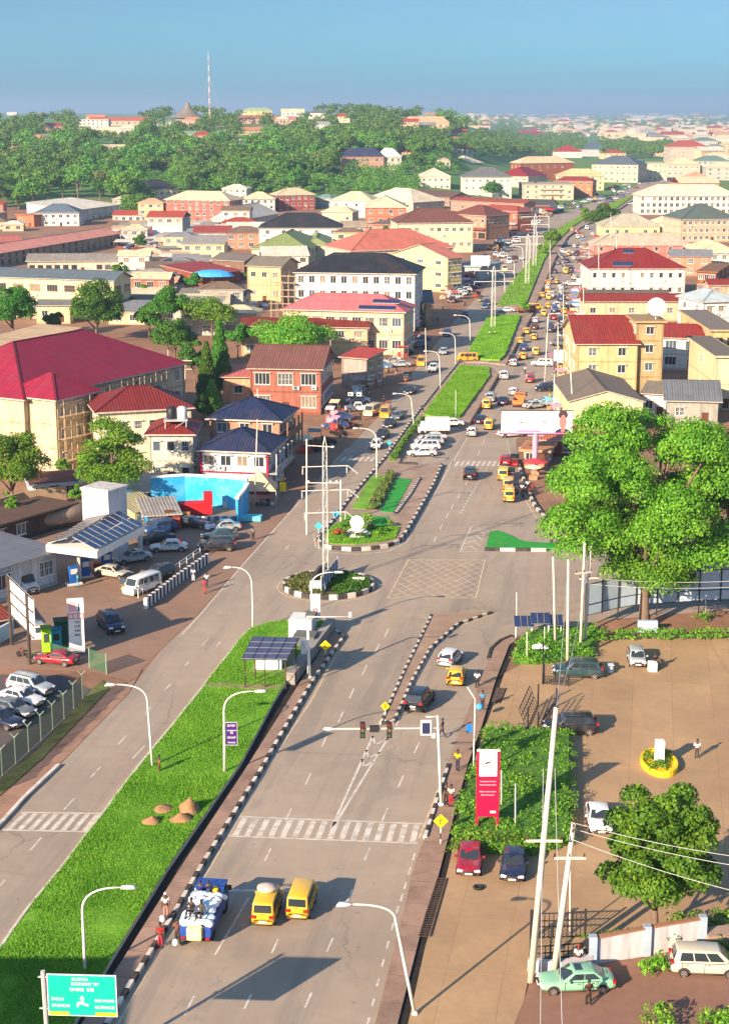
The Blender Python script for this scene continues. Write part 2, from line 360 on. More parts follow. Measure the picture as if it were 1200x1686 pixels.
def sheet(name, pts, z0, z1, m, ms=None, kind='structure'):
    b = MB(); mats = [m] if ms is None else [m, ms]; b.poly(gp(pts), z0, z1, 0, 0 if ms is None else 1)
    return struct(name, b, mats, kind)
roadL = [(-420,1800),(-60,1424),(82,1278),(210,1143),(262,1075),(327,1013),(400,928),(503,813),(548,763),(575,737),(610,700),(637,672),(666,630),(700,588),(744,535),(757,518),(785,490),(810,460),(830,420),(855,385),(890,362),(940,345),(1000,325),(1060,300),(1110,285)]
roadR = [(1135,300),(1078,325),(1050,340),(1010,372),(990,390),(977,420),(966,470),(955,530),(948,580),(935,640),(900,690),(849,724),(853,759),(858,782),(865,800),(875,825),(883,838),(902,860),(912,869),(925,880),(1000,888),(1330,890),(1330,1000),(1188,1004),(1000,1020),(940,1032),(900,1037),(843,1050),(825,1056),(808,1070),(803,1087),(795,1110),(780,1150),(757,1205),(738,1260),(697,1390),(683,1423),(663,1508),(640,1600),(615,1700),(585,1800)]
sheet('road', roadL + roadR, -.1, .02, asphalt)
# forecourt of the filling station and its apron, and the used-car yard
sheet('forecourt', [(-300,1100),(-300,860),(60,850),(200,850),(300,815),(425,800),(500,812),(400,926),(327,1011),(262,1073),(215,1120),(150,1105),(40,1100)], -.1, .012, asphalt_d)
sheet('car_yard_ground', [(-300,1330),(-300,1108),(100,1112),(150,1135),(60,1235),(-20,1300)], -.1, .03, mat('yard_asphalt', (.09,.08,.078), .9, .15, .2, world=True, stain=(.12,.08,.05), stain_amt=.4, stain_scale=.1))
sheet('verge', [(-60,1330),(60,1237),(150,1137),(170,1120),(180,1135),(70,1250),(-40,1345)], -.1, .06, mat('dry_verge', (.10,.12,.03), .95, .4, .5, world=True, stain=(.2,.13,.07), stain_amt=.7, stain_scale=.3))
sheet('shoulder', [(-90,1440),(-40,1350),(70,1253),(180,1140),(213,1120),(235,1102),(212,1142),(82,1277),(-60,1423)], -.1, .05, mat('shoulder_paving', (.34,.20,.135), .92, .16, .3, world=True, stain=(.13,.075,.05), stain_amt=.8, stain_scale=.3))
# compound on the right
m = mat('compound_slabs', (.40,.262,.142), .9, .10, .18, world=True, stain=(.29,.19,.105), stain_amt=.7, stain_scale=.1)
def add_joints(m, rot, w, h, col, off=0):
    t = m.node_tree; N = t.nodes; L = t.links; P = N['Principled BSDF']; src = P.inputs['Base Color'].links[0].from_socket
    ge = N.new('ShaderNodeNewGeometry'); mp = N.new('ShaderNodeMapping'); mp.inputs['Rotation'].default_value = (0,0,rot); L.new(ge.outputs['Position'], mp.inputs[0])
    br = N.new('ShaderNodeTexBrick'); br.offset = off; br.inputs['Scale'].default_value = 1; br.inputs['Brick Width'].default_value = w; br.inputs['Row Height'].default_value = h
    br.inputs['Mortar Size'].default_value = .035; br.inputs['Mortar Smooth'].default_value = .3; L.new(mp.outputs[0], br.inputs[0])
    br.inputs['Color1'].default_value = (1,1,1,1); br.inputs['Color2'].default_value = (.88,.88,.88,1); br.inputs['Mortar'].default_value = (*col,1)
    mx = N.new('ShaderNodeMix'); mx.data_type = 'RGBA'; mx.blend_type = 'MULTIPLY'; mx.inputs['Factor'].default_value = 1
    L.new(src, mx.inputs['A']); L.new(br.outputs[0], mx.inputs['B']); L.new(mx.outputs['Result'], P.inputs['Base Color'])
add_joints(m, R(10), 3.6, 7, (.78,.75,.72)); add_cracks(m, (.2,.13,.09), .4, .01, .6); add_lanes(m, R(35), (.33,.2,.12), .55, .09, .14)
sheet('compound_yard', [(850,1100),(870,1085),(980,1052),(1330,1052),(1330,1570),(1190,1545),(960,1575),(870,1610),(862,1650),(800,1800),(642,1800),(672,1686),(700,1560),(733,1450),(745,1400),(778,1262),(800,1195),(830,1110)], -.1, .1, m)
sheet('driveway', [(800,1800),(862,1650),(875,1608),(960,1590),(1190,1562),(1330,1580),(1330,1800)], -.1, .09, mat('driveway_asphalt', (.25,.135,.09), .9, .13, .15, world=True, bump=.15, bscale=9, stain=(.17,.09,.065), stain_amt=.6, stain_scale=.15))
# drains
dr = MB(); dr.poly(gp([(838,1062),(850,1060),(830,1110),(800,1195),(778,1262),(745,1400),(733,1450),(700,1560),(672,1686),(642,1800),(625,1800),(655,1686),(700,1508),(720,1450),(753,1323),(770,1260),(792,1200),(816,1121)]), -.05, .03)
struct('drain', dr, mud_shade)
pavm = mat('footpath_paving', (.33,.215,.155), .9, .12, .3, world=True, stain=(.13,.085,.06), stain_amt=.6, stain_scale=.25)
add_joints(pavm, R(10), 30, 3.2, (.6,.55,.5))
sheet('footpath', [(808,1070),(825,1056),(843,1050),(850,1056),(838,1064),(816,1121),(792,1200),(770,1260),(753,1323),(720,1450),(700,1508),(655,1686),(625,1800),(587,1800),(615,1700),(663,1508),(683,1423),(697,1388),(738,1260),(757,1205),(780,1150),(795,1110),(803,1087)], -.1, .16, pavm)
# lower median: grass, open drain, footpath
sheet('footpath', [(545,1034),(566,1050),(515,1123),(468,1203),(425,1278),(360,1383),(320,1450),(287,1508),(247,1573),(200,1649),(150,1735),(110,1805),(60,1805),(135,1690),(200,1588),(295,1436),(400,1276),(500,1117),(528,1075)], -.1, .2, pavm)
sheet('drain', [(548,1034),(530,1075),(500,1117),(400,1276),(295,1436),(200,1588),(135,1690),(60,1805),(40,1805),(140,1665),(187,1583),(277,1436),(397,1262),(453,1157),(478,1118),(540,1034)], -.05, .04, mud_shade)
lawn_px = [(-195,1838),(0,1571),(45,1506),(101,1438),(233,1263),(293,1190),(400,1053),(414,1040),(440,1031),(500,1022),(540,1030),(478,1118),(453,1157),(397,1262),(277,1436),(187,1583),(140,1665),(40,1838)]
sheet('lawn', lawn_px, -.1, .42, grass_ground, conc)
sheet('garden_path', [(345,1131),(463,1136),(459,1143),(338,1138)], .3, .47, pavm)
sheet('shed_floor', [(408,1113),(478,1118),(535,1040),(480,1040)], .3, .46, paving)
# channelising island, roundabout, garden island, upper medians, right island
brickm = mat('brick_paving', (.40,.28,.2), .9, .2, .8, world=True, stain=(.15,.095,.07), stain_amt=.6, stain_scale=.4); add_joints(brickm, R(10), .45, .22, (.65,.6,.55), .5)
chan = [(710,1015),(760,1011),(811,1010),(753,1030),(708,1070),(678,1123),(648,1192),(627,1193),(664,1110),(703,1030)]
sheet('island', chan, -.1, .2, brickm)
RC0 = G(541, 966)
rb = MB(); rb.poly([(RC0.x+4.95*math.cos(t*math.pi/24), RC0.y+4.95*math.sin(t*math.pi/24)) for t in range(48)], -.1, .4); struct('roundabout_bed', rb, mat('bed_soil', (.10,.07,.035), .95, .3, .8, bump=.5, bscale=4, stain=(.08,.14,.02), stain_amt=.8, stain_scale=.7))
gard = [(523,890),(543,866),(572,828),(633,757),(693,675),(705,688),(690,702),(667,735),(657,766),(727,766),(712,800),(690,840),(668,878),(655,893),(633,900),(587,905),(545,903),(530,898)]
sheet('island', gard, -.1, .25, paving)
sheet('garden_soil', [(700,688),(690,702),(665,735),(650,762),(640,762),(660,735),(685,700)], .1, .3, grass_ground)
for nm, p in (('turf',[(578,840),(611,787),(635,785),(603,842)]), ('turf',[(625,845),(652,790),(678,792),(647,847)]), ('turf',[(565,850),(592,850),(585,866),(556,866)]), ('turf',[(617,853),(641,854),(636,872),(608,872)])):
    sheet(nm, p, .1, .3, turf if p[0][0] in (625,617) else grass_ground)
sheet('lawn', [(535,893),(538,880),(552,866),(590,868),(640,871),(658,872),(650,890),(625,896),(585,900),(545,899)], .1, .34, grass_ground)
sheet('flower_bed', [(604,842),(638,784),(649,785),(622,843)], .1, .33, MC['bed_soil'])
med3 = [(695,670),(755,597),(775,603),(805,605),(821,620),(773,701),(758,705),(735,698),(708,694)]
sheet('median', med3, -.1, .22, paving)
sheet('lawn', [(697,686),(757,606),(804,608),(806,622),(757,690),(735,693)], .1, .5, grass_ground)
med4 = [(761,597),(802,524),(815,520),(868,519),(880,503),(884,506),(838,594),(832,602),(800,598)]
sheet('median', med4, -.1, .22, paving)
sheet('lawn', [(764,594),(803,526),(817,523),(856,523),(831,588),(822,596),(795,595)], .1, .6, grass_ground)
med5 = [(817,507),(833,475),(857,447),(880,423),(900,389),(930,368),(970,350),(1000,336),(1048,319),(1056,322),(1020,345),(985,362),(957,375),(934,392),(914,428),(883,497),(876,506)]
sheet('median', med5, -.1, .22, paving)
lawn5 = [(819,505),(836,474),(860,446),(883,422),(902,390),(932,370),(971,352),(1001,338),(1046,321),(1014,344),(962,361),(938,378),(912,404),(895,430),(866,502)]
sheet('lawn', lawn5, .1, .6, grass_ground)
sheet('island', [(799,905),(806,878),(820,876),(838,883),(850,890),(870,895),(917,897),(919,905)], -.1, .25, turf)
# kerbs painted in black and white blocks, one run each
def resample(pts, step):
    out = [pts[0]]; acc = 0
    for a, b in zip(pts, pts[1:]):
        d = (b-a).length; n = 0; t = step - acc
        while t <= d: out.append(a + (b-a)*(t/d)); t += step
        acc = d - (t - step)
    return out
def kerb(px, w=.28, h=.24, seg=1.0, z0=-.05, z1=None, closed=False, pts=None, cols=(0,1), name='kerb'):
    P = pts or gp(px)
    if closed: P = P + [P[0]]
    P = resample(P, seg); b = MB()
    for i in range(len(P)-1):
        a, c = P[i].copy(), P[i+1].copy(); zz = h/2 + .0
        jit = random.uniform(-.012, .012); a.z = c.z = zz - .05 + jit; d = (c-a)*.015
        b.bar(a + d, c - d, w, h, cols[i % 2])
    return struct(name, b, [mat('kerb_black', (.035,.033,.033), .85, .2, 2, world=True, stain=(.2,.14,.1), stain_amt=.5, stain_scale=1.2), mat('kerb_white', (.62,.57,.5), .8, .12, 2, world=True, stain=(.25,.18,.13), stain_amt=.6, stain_scale=1.0)])
kerb([(566,1050),(515,1123),(468,1203),(425,1278),(360,1383),(320,1450),(287,1508),(247,1573),(200,1649),(150,1735),(110,1805)], h=.36)
kerb([(545,1036),(566,1050)], h=.36)
kerb([(710,1015),(703,1030),(664,1110),(627,1193),(648,1192),(678,1123),(708,1070),(753,1030),(813,1009)], w=.24, h=.34, seg=.8)
kerb(None, w=.34, h=.62, seg=1.05, pts=[Vector((RC0.x+5.1*math.cos(t*math.pi/32), RC0.y+5.1*math.sin(t*math.pi/32),0)) for t in range(65)])
kerb([(693,673),(633,757),(572,828),(543,867),(523,889),(528,899),(545,905),(587,908),(633,903),(656,895),(669,878),(691,840),(713,800),(728,765)], w=.34, h=.52, seg=1.25)
kerb([(755,597),(725,634),(695,672)], h=.5, seg=1.2)
kerb([(690,790),(676,815),(650,850)], w=.4, h=.5, seg=.6)
kerb([(655,766),(703,768)], w=.5, h=.6, seg=3.0)
kerb([(797,907),(919,908)], w=.35, h=.45, seg=1.9)
kerb([(738,1262),(720,1316),(697,1390)], w=.26, h=.36, seg=1.0)
kerb([(852,762),(858,782),(865,800),(875,825),(883,838),(902,860),(912,869),(925,880)], w=.4, h=.42, seg=1.6)
kerb([(843,1049),(825,1056),(808,1070),(803,1087)], w=.26, h=.34, seg=1.0, cols=(0,0))
kerb([(821,620),(773,701)], w=.35, h=.45, cols=(0,0)); kerb([(884,506),(838,594)], w=.35, h=.45, cols=(0,0))
kerb([(1056,322),(1020,345),(985,362),(957,375),(934,392),(914,428),(885,496)], w=.5, h=.5, seg=3, cols=(0,0))
kerb([(0,1571),(45,1506),(101,1438),(233,1263),(293,1190),(400,1053),(414,1040)], w=.2, h=.5, cols=(1,1))
kerb([(97,1262),(40,1316),(8,1352),(-30,1390)], w=.3, h=.3, cols=(1,1))
# ---------------------------------------------------------------- painted markings
mk = [MB(), MB()]
def line(p, w=.13, z=.026, k=0):
    P = [G(x, y) for x, y in p]
    for a, b in zip(P, P[1:]):
        d = (b-a); n = Vector((-d.y, d.x, 0)).normalized()*w/2
        mk[k].add([(q.x, q.y, z) for q in (a-n, b-n, b+n, a+n)], [(0,1,2,3)])
def quad(p, z=.026, k=0): mk[k].add([(q.x, q.y, z) for q in gp(p)], [(0,1,2,3)])
line([(567,1052),(513,1153),(462,1230),(433,1278),(342,1436),(297,1503),(195,1686),(150,1765)], .14, k=1)
line([(737,1260),(690,1380)], .14, k=1)
for a in ((683,1405),(676,1428),(669,1452),(663,1472),(656,1492),(648,1520),(640,1550),(632,1580),(624,1612),(616,1645),(608,1676)): line([a, (a[0]-3.5, a[1]+12)], .14)
line([(-3,1569),(42,1506),(97,1438),(229,1263),(289,1190),(396,1053)], .16, k=1)
line([(700,1030),(624,1193)], .16, k=1); line([(614,1212),(552,1350)], .2); line([(756,1031),(712,1070),(682,1123),(652,1195)], .15); line([(641,1212),(556,1350),(545,1362)], .2)
line([(818,1009),(756,1031)], .14, k=1)
for q in (((613,1212),(618,1226),(641,1216)),((603,1235),(607,1249),(625,1239)),((596,1250),(599,1263),(614,1254))): line(q, .2)
for x, y, x2, y2 in ((209,1211,195,1226),(239,1228,219,1249),(166,1263,150,1280),(282,1126,271,1137),(343,1052,333,1063),(312,1089,305,1096),(248,1165,240,1177),(123,1315,106,1333),(69,1379,50,1401),(9,1449,-3,1463),(363,1057,357,1064)): line([(x,y),(x2,y2)], .14)
A = [(513,1635),(548,1545),(580,1465),(609,1396),(638,1331),(664,1277),(690,1222)]
for x, y in A: line([(x,y),(x-10.5*(y/1600), y+24*(y/1600))], .14)
for x, y in ((414,1637),(458,1547),(446,1397),(480,1331),(512,1273),(538,1212),(565,1172),(583,1133),(604,1095),(624,1061),(640,1034)): line([(x,y),(x-11*(y/1600), y+24*(y/1600))], .14)
line([(410,1478),(354,1573)], .14); line([(320,1640),(304,1672)], .14); line([(325,1466),(484,1467)], .3)
# crossings
def crossing(tl, tr, bl, br, n, k=0, edge=True, frac=.5):
    def P(u, v):
        a = (tl[0]+(tr[0]-tl[0])*u, tl[1]+(tr[1]-tl[1])*u); b = (bl[0]+(br[0]-bl[0])*u, bl[1]+(br[1]-bl[1])*u)
        return (a[0]+(b[0]-a[0])*v, a[1]+(b[1]-a[1])*v)
    for i in range(n):
        u0, u1 = (i+.25)/n, (i+.25+frac)/n; quad([P(u0,.06),P(u1,.06),P(u1,.95),P(u0,.95)], k=k)
    if edge: line([tl, tr], .2, .03); line([bl, br], .2, .03)
crossing((395,1345),(696,1357),(377,1377),(688,1389),16)
crossing((35,1338),(172,1340),(5,1367),(147,1370),8)
crossing((742,759),(829,759),(736,768),(824,768),10, edge=False)
crossing((566,752),(622,752),(556,760),(615,760),6, edge=False)
# yellow box
bxq = [(672,922),(798,922),(783,985),(638,985)]
def BP(u, v): return (bxq[0][0]*(1-u)*(1-v)+bxq[1][0]*u*(1-v)+bxq[2][0]*u*v+bxq[3][0]*(1-u)*v, 922+63*v)
line(bxq + [bxq[0]], .16, k=1)
n = 7
for i in range(-n+1, n):
    for s in (1, -1):
        a = i / n; u0, v0, u1, v1 = (a, 0, a+1, 1) if a >= 0 else (0, -a, 1+a, 1)
        if a >= 0: u0, v0, u1, v1 = a, 0, 1, 1-a
        if s < 0: u0, u1 = 1-u0, 1-u1
        line([BP(u0,v0), BP(u1,v1)], .11, .030 if s > 0 else .034, k=1)
cb = [(776,866),(803,874),(795,908),(757,909)]
line([(803,874),(776,866),(757,909),(795,908)], .13)
for i in range(4): y = 874+i*9; c = 776-(y-866)*.44; line([(c,y+4),(c+14,y-2),(c+26,y+7)], .14)
# kerb-side lines and lane lines further up
line([(519,890),(516,880),(540,856)], .14, k=1)
line([(516,883),(520,901),(545,910),(590,913),(640,908),(668,894),(682,870),(706,828),(762,733),(775,710)], .13)
a0 = [(RC0.x+5.75*math.cos(t*math.pi/32), RC0.y+5.75*math.sin(t*math.pi/32)) for t in range(65)]
for p, q in zip(a0, a0[1:]):
    c = Vector((RC0.x, RC0.y)); p2 = c+(Vector(p)-c)*1.025; q2 = c+(Vector(q)-c)*1.025; mk[1].add([(*p,.026),(*p2,.026),(*q2,.026),(*q,.026)], [(0,1,2,3)])
for x, y in ((757,812),(746,830),(738,845),(728,863),(718,884),(790,742),(798,723),(770,790)): line([(x,y),(x-4,y+9)], .14)
for i in range(22): 
    t = i/22; x = 818-62*t; y = 742+106*t
    if y > 768: line([(x,y),(x-1.6,y+2.8)], .16)
line([(503,815),(400,930),(330,1012),(300,1045)], .13); line([(573,737),(548,763)], .13)
line([(835,724),(845,790),(880,850),(915,880)], .13, k=1)
for x, y in ((520,846),(535,817),(470,905),(600,740),(612,716)): line([(x+6,y-7),(x,y)], .14)
for Yd in range(330, 700, 14):                          # lane dashes run on towards the bend
    for off in (4.8, -19.9):
        X = off + (Yd-200)*.158 + 7; q = [(X,Yd),(X+.15,Yd),(X+.65,Yd+3),(X+.5,Yd+3)]; mk[0].add([(a,b,.03) for a,b in q], [(0,1,2,3)])
line([(818,504),(784,560),(757,598),(697,668)], .16)
line([(855,520),(878,508)], .1)
struct('road_markings', mk[0], roadpaint); struct('road_markings', mk[1], roadyellow)
# grates over the drains
for q in ([(817,1135),(832,1136),(822,1160),(809,1158)], [(720,1450),(735,1450),(708,1545),(690,1545)]):
    P = gp(q); b = MB(); n = 26
    for i in range(n+1):
        a = P[0].lerp(P[3], i/n); c = P[1].lerp(P[2], i/n); a.z = c.z = .17; b.bar(a, c, .07, .05)
    for k in (0, .5, 1):
        a = P[0].lerp(P[1], k); c = P[3].lerp(P[2], k); a.z = c.z = .165; b.bar(a, c, .07, .05)
    tag(b.build('drain_grate', rust), 'rusty iron grate over the roadside drain, ' + ('beside the red parked car' if q[0][0] < 800 else 'near the corner below the hedge'), 'drain grate')
# ---------------------------------------------------------------- vegetation
def leaves(centres, radii, counts, size, jit=.6, seed=0, flat=.85, shell=.35):
    """leaf quads spread over the outer shell of many clumps"""
    g = np.random.default_rng(seed); V = []
    for c, r, n in zip(centres, radii, counts):
        d = g.normal(size=(n,3)); d /= np.linalg.norm(d, axis=1, keepdims=True)
        d[:,2] = np.where(d[:,2] < -.35, -d[:,2]*.6, d[:,2])
        rr = r * (1 - shell * g.random(n)**1.5)[:,None]
        p = np.array(c) + d * rr * np.array([1,1,flat])
        nn = d + g.normal(size=(n,3))*jit; nn /= np.linalg.norm(nn, axis=1, keepdims=True)
        a = np.cross(nn, g.normal(size=(n,3))); a /= np.linalg.norm(a, axis=1, keepdims=True)
        b = np.cross(nn, a); s = size * (.6 + .8*g.random(n))[:,None]
        V.append(np.stack([p - a*s*.5 - b*s*.08, p - b*s*.36, p + a*s*.5, p + b*s*.36], axis=1))
    V = np.concatenate(V).reshape(-1,3); F_ = np.arange(len(V)).reshape(-1,4)
    return V, F_
def crown_mesh(name, seed, rx, rz_, nc, nl, size, m, zc=0, shape='round', rc=.34, jit=.6):
    g = np.random.default_rng(seed); C = []; Rr = []
    lob = []
    if shape == 'lobed':
        for i in range(11): zz = .85-1.5*(i+.5)/11; an = i*2.4+seed; w = math.sqrt(max(.05,1-zz*zz)); lob.append((rx*.66*w*math.cos(an), rx*.66*w*math.sin(an), rz_*.72*zz, rx*g.uniform(.30,.42)))
    for i in range(nc):
        if lob:
            l = lob[i % 11]; d = g.normal(size=3); d /= np.linalg.norm(d); C.append((l[0]+d[0]*l[3]*.8, l[1]+d[1]*l[3]*.8, zc+l[2]+abs(d[2])*l[3]*1.0)); Rr.append(rx*rc*g.uniform(.55,1.05)); continue
        d = g.normal(size=3); d /= np.linalg.norm(d); k = g.random()**.4
        if shape == 'cone':
            t = (i+.5)/nc; an = i*2.4; w = rx*.35*(1-t)
            C.append((w*math.cos(an), w*math.sin(an), zc - rz_ + 1.9*rz_*t)); Rr.append(rx*(.75*(1-t)**.7+.16)); continue
        if d[2] < -.3: d[2] *= .35
        x, y, z = d[0]*rx*k*.78, d[1]*rx*k*.78, d[2]*rz_*k*.8
        if shape == 'dome': z = abs(z)*1.2 - rz_*.35
        C.append((x, y, zc + z)); Rr.append(rx*rc*g.uniform(.65,1.25))
    V, F_ = leaves(C, Rr, [max(6, int(nl*(r/ (rx*rc))**2)) for r in Rr], size, jit, seed+1)
    return np_mesh(name, V, F_, [m]), C
def trunk_mb(h, r, C, seed=0, nb=7, base=(0,0)):
    g = random.Random(seed); b = MB(); x = y = 0; pts = []
    for i in range(6):
        t = i/5; pts.append((x, y, h*t)); x += g.uniform(-.12,.12)*h*.12; y += g.uniform(-.12,.12)*h*.12
    b.tube(pts, [r*(1.35 if i == 0 else 1-.12*i) for i in range(6)], 9)
    for k in range(nb):
        c = C[g.randrange(len(C))]; s = Vector(pts[3 if k % 2 else 5]); e = Vector(c)
        mid = s.lerp(e, .5) + Vector((g.uniform(-.3,.3), g.uniform(-.3,.3), .12*h*.3))
        b.tube([s, mid, e], [r*.5, r*.3, r*.12], 6)
    return b
def tree(name, label, P, rx, rz_, h, nc, nl, size, m, seed, shape='round', r=.25, rc=.34, cat='tree', group=None, nb=9, zlow=None, jit=.55):
    t = thing(name, label, cat, P, 0, group)
    me, C = crown_mesh('crown', seed, rx, rz_, nc, nl, size, m, zc=h, shape=shape, rc=rc, jit=jit)
    link('crown', me, t)
    tm = trunk_mb(max(h - rz_*.35, h*.5), r, C, seed, nb).build('trunk', bark, t, True)
    return t
def px_tree(name, label, cx, cy, wpx, hpx, yb, dens, size, m, seed, **k):
    """crown centre (cx,cy), its width and height in photo pixels, foot at row yb"""
    b = G(cx, yb); zc_h = hgt(cx, yb, cy); s = (F*1.0) / ((H - 0) / (sp + (yb-843)/F*cp)); rx = wpx/2/s; rz_ = hpx/2/s/.96
    return tree(name, label, b, rx*1.13, rz_*1.13, zc_h, k.pop('nc', 60), dens, size, m, seed, **k)
leafM = leafmat('leaf_almond', (.03,.11,.01), (.22,.40,.03), (.08,.21,.015))
big = px_tree('shade_tree', 'huge bright green spreading tree at the corner of the junction', 1060, 848, 312, 322, 1032, 900, .27, leafN, 3, nc=195, rc=.2, jit=.42, shape='lobed', r=.62, nb=16)
px_tree('shade_tree', 'bright green tree merging with the huge corner tree at the right edge', 1205, 800, 190, 260, 985, 800, .28, leafN, 5, nc=50, rc=.26, jit=.42, r=.6)
px_tree('shade_tree', 'lower bright green tree hanging over the silver fence by the trunk', 1062, 925, 200, 200, 1029, 700, .26, leafN, 61, nc=50, rc=.24, jit=.42, r=.3)
px_tree('almond_tree', 'broad leafy green tree shading the compound behind the white wall', 1078, 1416, 192, 264, 1545, 560, .24, leafM, 8, nc=110, rc=.24, jit=.5, r=.3)
px_tree('garden_tree', 'dark green tree in the gap behind the poles and cypresses', 322, 590, 60, 60, 640, 400, .4, leafD, 71, nc=26, r=.2)
px_tree('garden_tree', 'green tree at the foot of the cypresses by the dark red house', 338, 672, 44, 44, 702, 340, .34, leafD, 72, nc=20, r=.15)
px_tree('garden_tree', 'small green tree left of the long house with maroon roof', 392, 552, 50, 40, 590, 340, .4, leafD, 73, nc=20, r=.15)
px_tree('garden_tree', 'dark tree left of the leaning green tree', 246, 528, 46, 44, 560, 340, .42, leafD, 74, nc=20, r=.2)
px_tree('garden_tree', 'small tree beside the orange market shops', 200, 445, 30, 24, 462, 300, .5, leafD, 75, nc=12, r=.12)
for i_, (x_, y_, w_) in enumerate(((90,528,34),(212,500,30),(238,480,28),(415,452,22),(300,512,30),(232,398,26),(318,462,30),(372,474,24),(250,430,20),(150,470,20),(598,430,22),(636,384,20),(560,392,20))): px_tree('garden_tree', 'small green tree between the old town roofs', x_, y_, w_, w_*.9, y_+w_*.75, 300, .5, leafD, 200+i_, nc=12, r=.15)
px_tree('garden_tree', 'small bush tree in the old town lanes', 616, 398, 34, 16, 408, 300, .5, leafD, 76, nc=12, r=.12)
px_tree('garden_tree', 'large green tree between the dark red roofed house and white tower', 189, 765, 118, 145, 838, 520, .28, leafN, 12, nc=52, rc=.3, r=.3)
px_tree('garden_tree', 'green tree by the cream building at the left edge', 22, 768, 115, 125, 835, 520, .28, leafN, 13, nc=40, rc=.3, r=.3)
px_tree('garden_tree', 'round dark green tree before the cream flats with grey roof', 160, 512, 92, 78, 562, 700, .42, leafD, 14, nc=40, rc=.34, r=.4)
px_tree('garden_tree', 'dark green tree at the left edge beside the cream flats', 22, 512, 80, 78, 560, 600, .42, leafD, 15, nc=36, rc=.34, r=.4)
px_tree('garden_tree', 'green tree behind the magenta roof near the market', 278, 503, 62, 60, 560, 500, .42, leafD, 16, nc=30, rc=.36, r=.3)
px_tree('garden_tree', 'leaning green tree beside the poles behind the magenta roof', 288, 556, 75, 55, 612, 500, .42, leafD, 17, nc=30, rc=.36, r=.3)
px_tree('garden_tree', 'spreading pale green tree left of the red roofed long house', 350, 518, 95, 40, 560, 500, .42, leafN, 18, nc=30, rc=.36, r=.3)
px_tree('garden_tree', 'dome shaped olive green tree below the pink roof with solar panels', 483, 548, 134, 62, 600, 620, .36, leafN, 19, nc=60, rc=.28, shape='dome', r=.5)
px_tree('cypress', 'tallest narrow cypress beside the cream house', 364, 580, 34, 100, 660, 330, .32, leafD, 21, nc=30, shape='cone', r=.15)
px_tree('cypress', 'narrow cypress left of the tallest cypress', 342, 605, 30, 80, 668, 300, .32, leafD, 22, nc=26, shape='cone', r=.15)
px_tree('cypress', 'short pale cypress in front of the tall cypresses', 350, 652, 30, 50, 690, 300, .28, leafN, 23, nc=20, shape='cone', r=.12)
px_tree('garden_tree', 'small bush tree beside the cream scaffolding house', 106, 767, 28, 24, 785, 260, .3, leafN, 24, nc=14, r=.1)
px_tree('garden_tree', 'thin young tree before the earth wall at the left edge', 18, 830, 32, 44, 870, 200, .28, leafN, 25, nc=14, r=.07)
px_tree('garden_tree', 'small green tree at the foot of the white water tower', 128, 813, 26, 30, 845, 300, .3, leafN, 26, nc=12, r=.1)
px_tree('garden_tree', 'green street tree before the grey roofed white flats', 810, 312, 34, 28, 330, 220, .7, leafD, 27, nc=14, r=.3)
px_tree('garden_tree', 'dark green tree at the bend of the grass median', 992, 358, 52, 48, 385, 500, .55, leafD, 28, nc=30, r=.3)
px_tree('garden_tree', 'yellow green small tree at the left of the bend', 962, 352, 22, 26, 370, 240, .5, leafN, 29, nc=12, r=.15)
px_tree('garden_tree', 'bushy green tree on the long median near the bend', 908, 392, 34, 28, 408, 300, .5, leafN, 30, nc=16, r=.15)
px_tree('garden_tree', 'low bush on the long median beside the lamp posts', 893, 410, 22, 16, 420, 300, .5, leafN, 32, nc=10, r=.15)
px_tree('garden_tree', 'small tree behind the shops on the right', 1125, 500, 22, 28, 520, 300, .4, leafN, 31, nc=12, r=.15)
px_tree('garden_tree', 'dark green tree beside the red apartment block on the left', 228, 342, 62, 38, 362, 400, .7, leafF, 33, nc=26, r=.4)
px_tree('palm_bush', 'bushy green plant at the median strip beside the white truck', 862//1, 506, 22, 20, 518, 240, .4, leafN, 34, nc=8, r=.08)
# forest on the hill: five crowns, copied as separate trees
protoF = []
for k, (rx, rz_, h, m) in enumerate(((8,6.5,9.5,leafF),(10,7,10,leafF),(6.5,6,8.5,leafD),(9,8,11,leafF),(7.5,6,9,leafO),(5.5,7.5,10,leafF))):
    me, C = crown_mesh('crown', 100+k, rx, rz_, 26, 120, 1.05, m, zc=h, rc=.36, jit=.45)
    tm = trunk_mb(h*.75, .45, C, 100+k, 5).mesh('trunk', [bark]); protoF.append((me, tm))
fspots = []; hill_rects = [(147,212,40),(198,207,62),(180,252,34),(205,253,18),(362,277,16),(335,288,20),(385,184,44),(424,193,34),(440,190,26),(484,178,50),(525,196,22),(482,192,26),(648,180,34),(712,196,34),(778,200,40),(702,214,46),(790,213,40),(20,190,30),(64,186,26),(75,236,16),(20,248,12),(422,250,20),(460,240,14),(415,204,30),(466,204,26),(310,201,36)]
hr_ = random.Random(8)
XH = [(hr_.uniform(0, 800), hr_.uniform(196, 268), hr_.uniform(12, 26)) for _ in range(40)]
XH = [q for q in XH if q[1] > 198 + max(0, (200-q[0])*.05)]
hill_rects += XH
def try_spot(x, y, dmin, k=None):
    P = GT(x, y)
    for q in fspots:
        if abs(q.x-P.x) < dmin and abs(q.y-P.y) < dmin*2.4: return None
    fspots.append(P); return P
clear = [(560,270,680,292),(690,262,790,300),(560,275,640,345),(120,186,232,215),(355,178,450,196),(225,300,300,345),(55,330,200,375),(395,318,560,400),(265,322,390,380)]
g = random.Random(5); n = 0
KN = {0:'broad green', 1:'wide dark green', 2:'dense green', 3:'tall dark green', 4:'pale olive', 5:'upright green'}
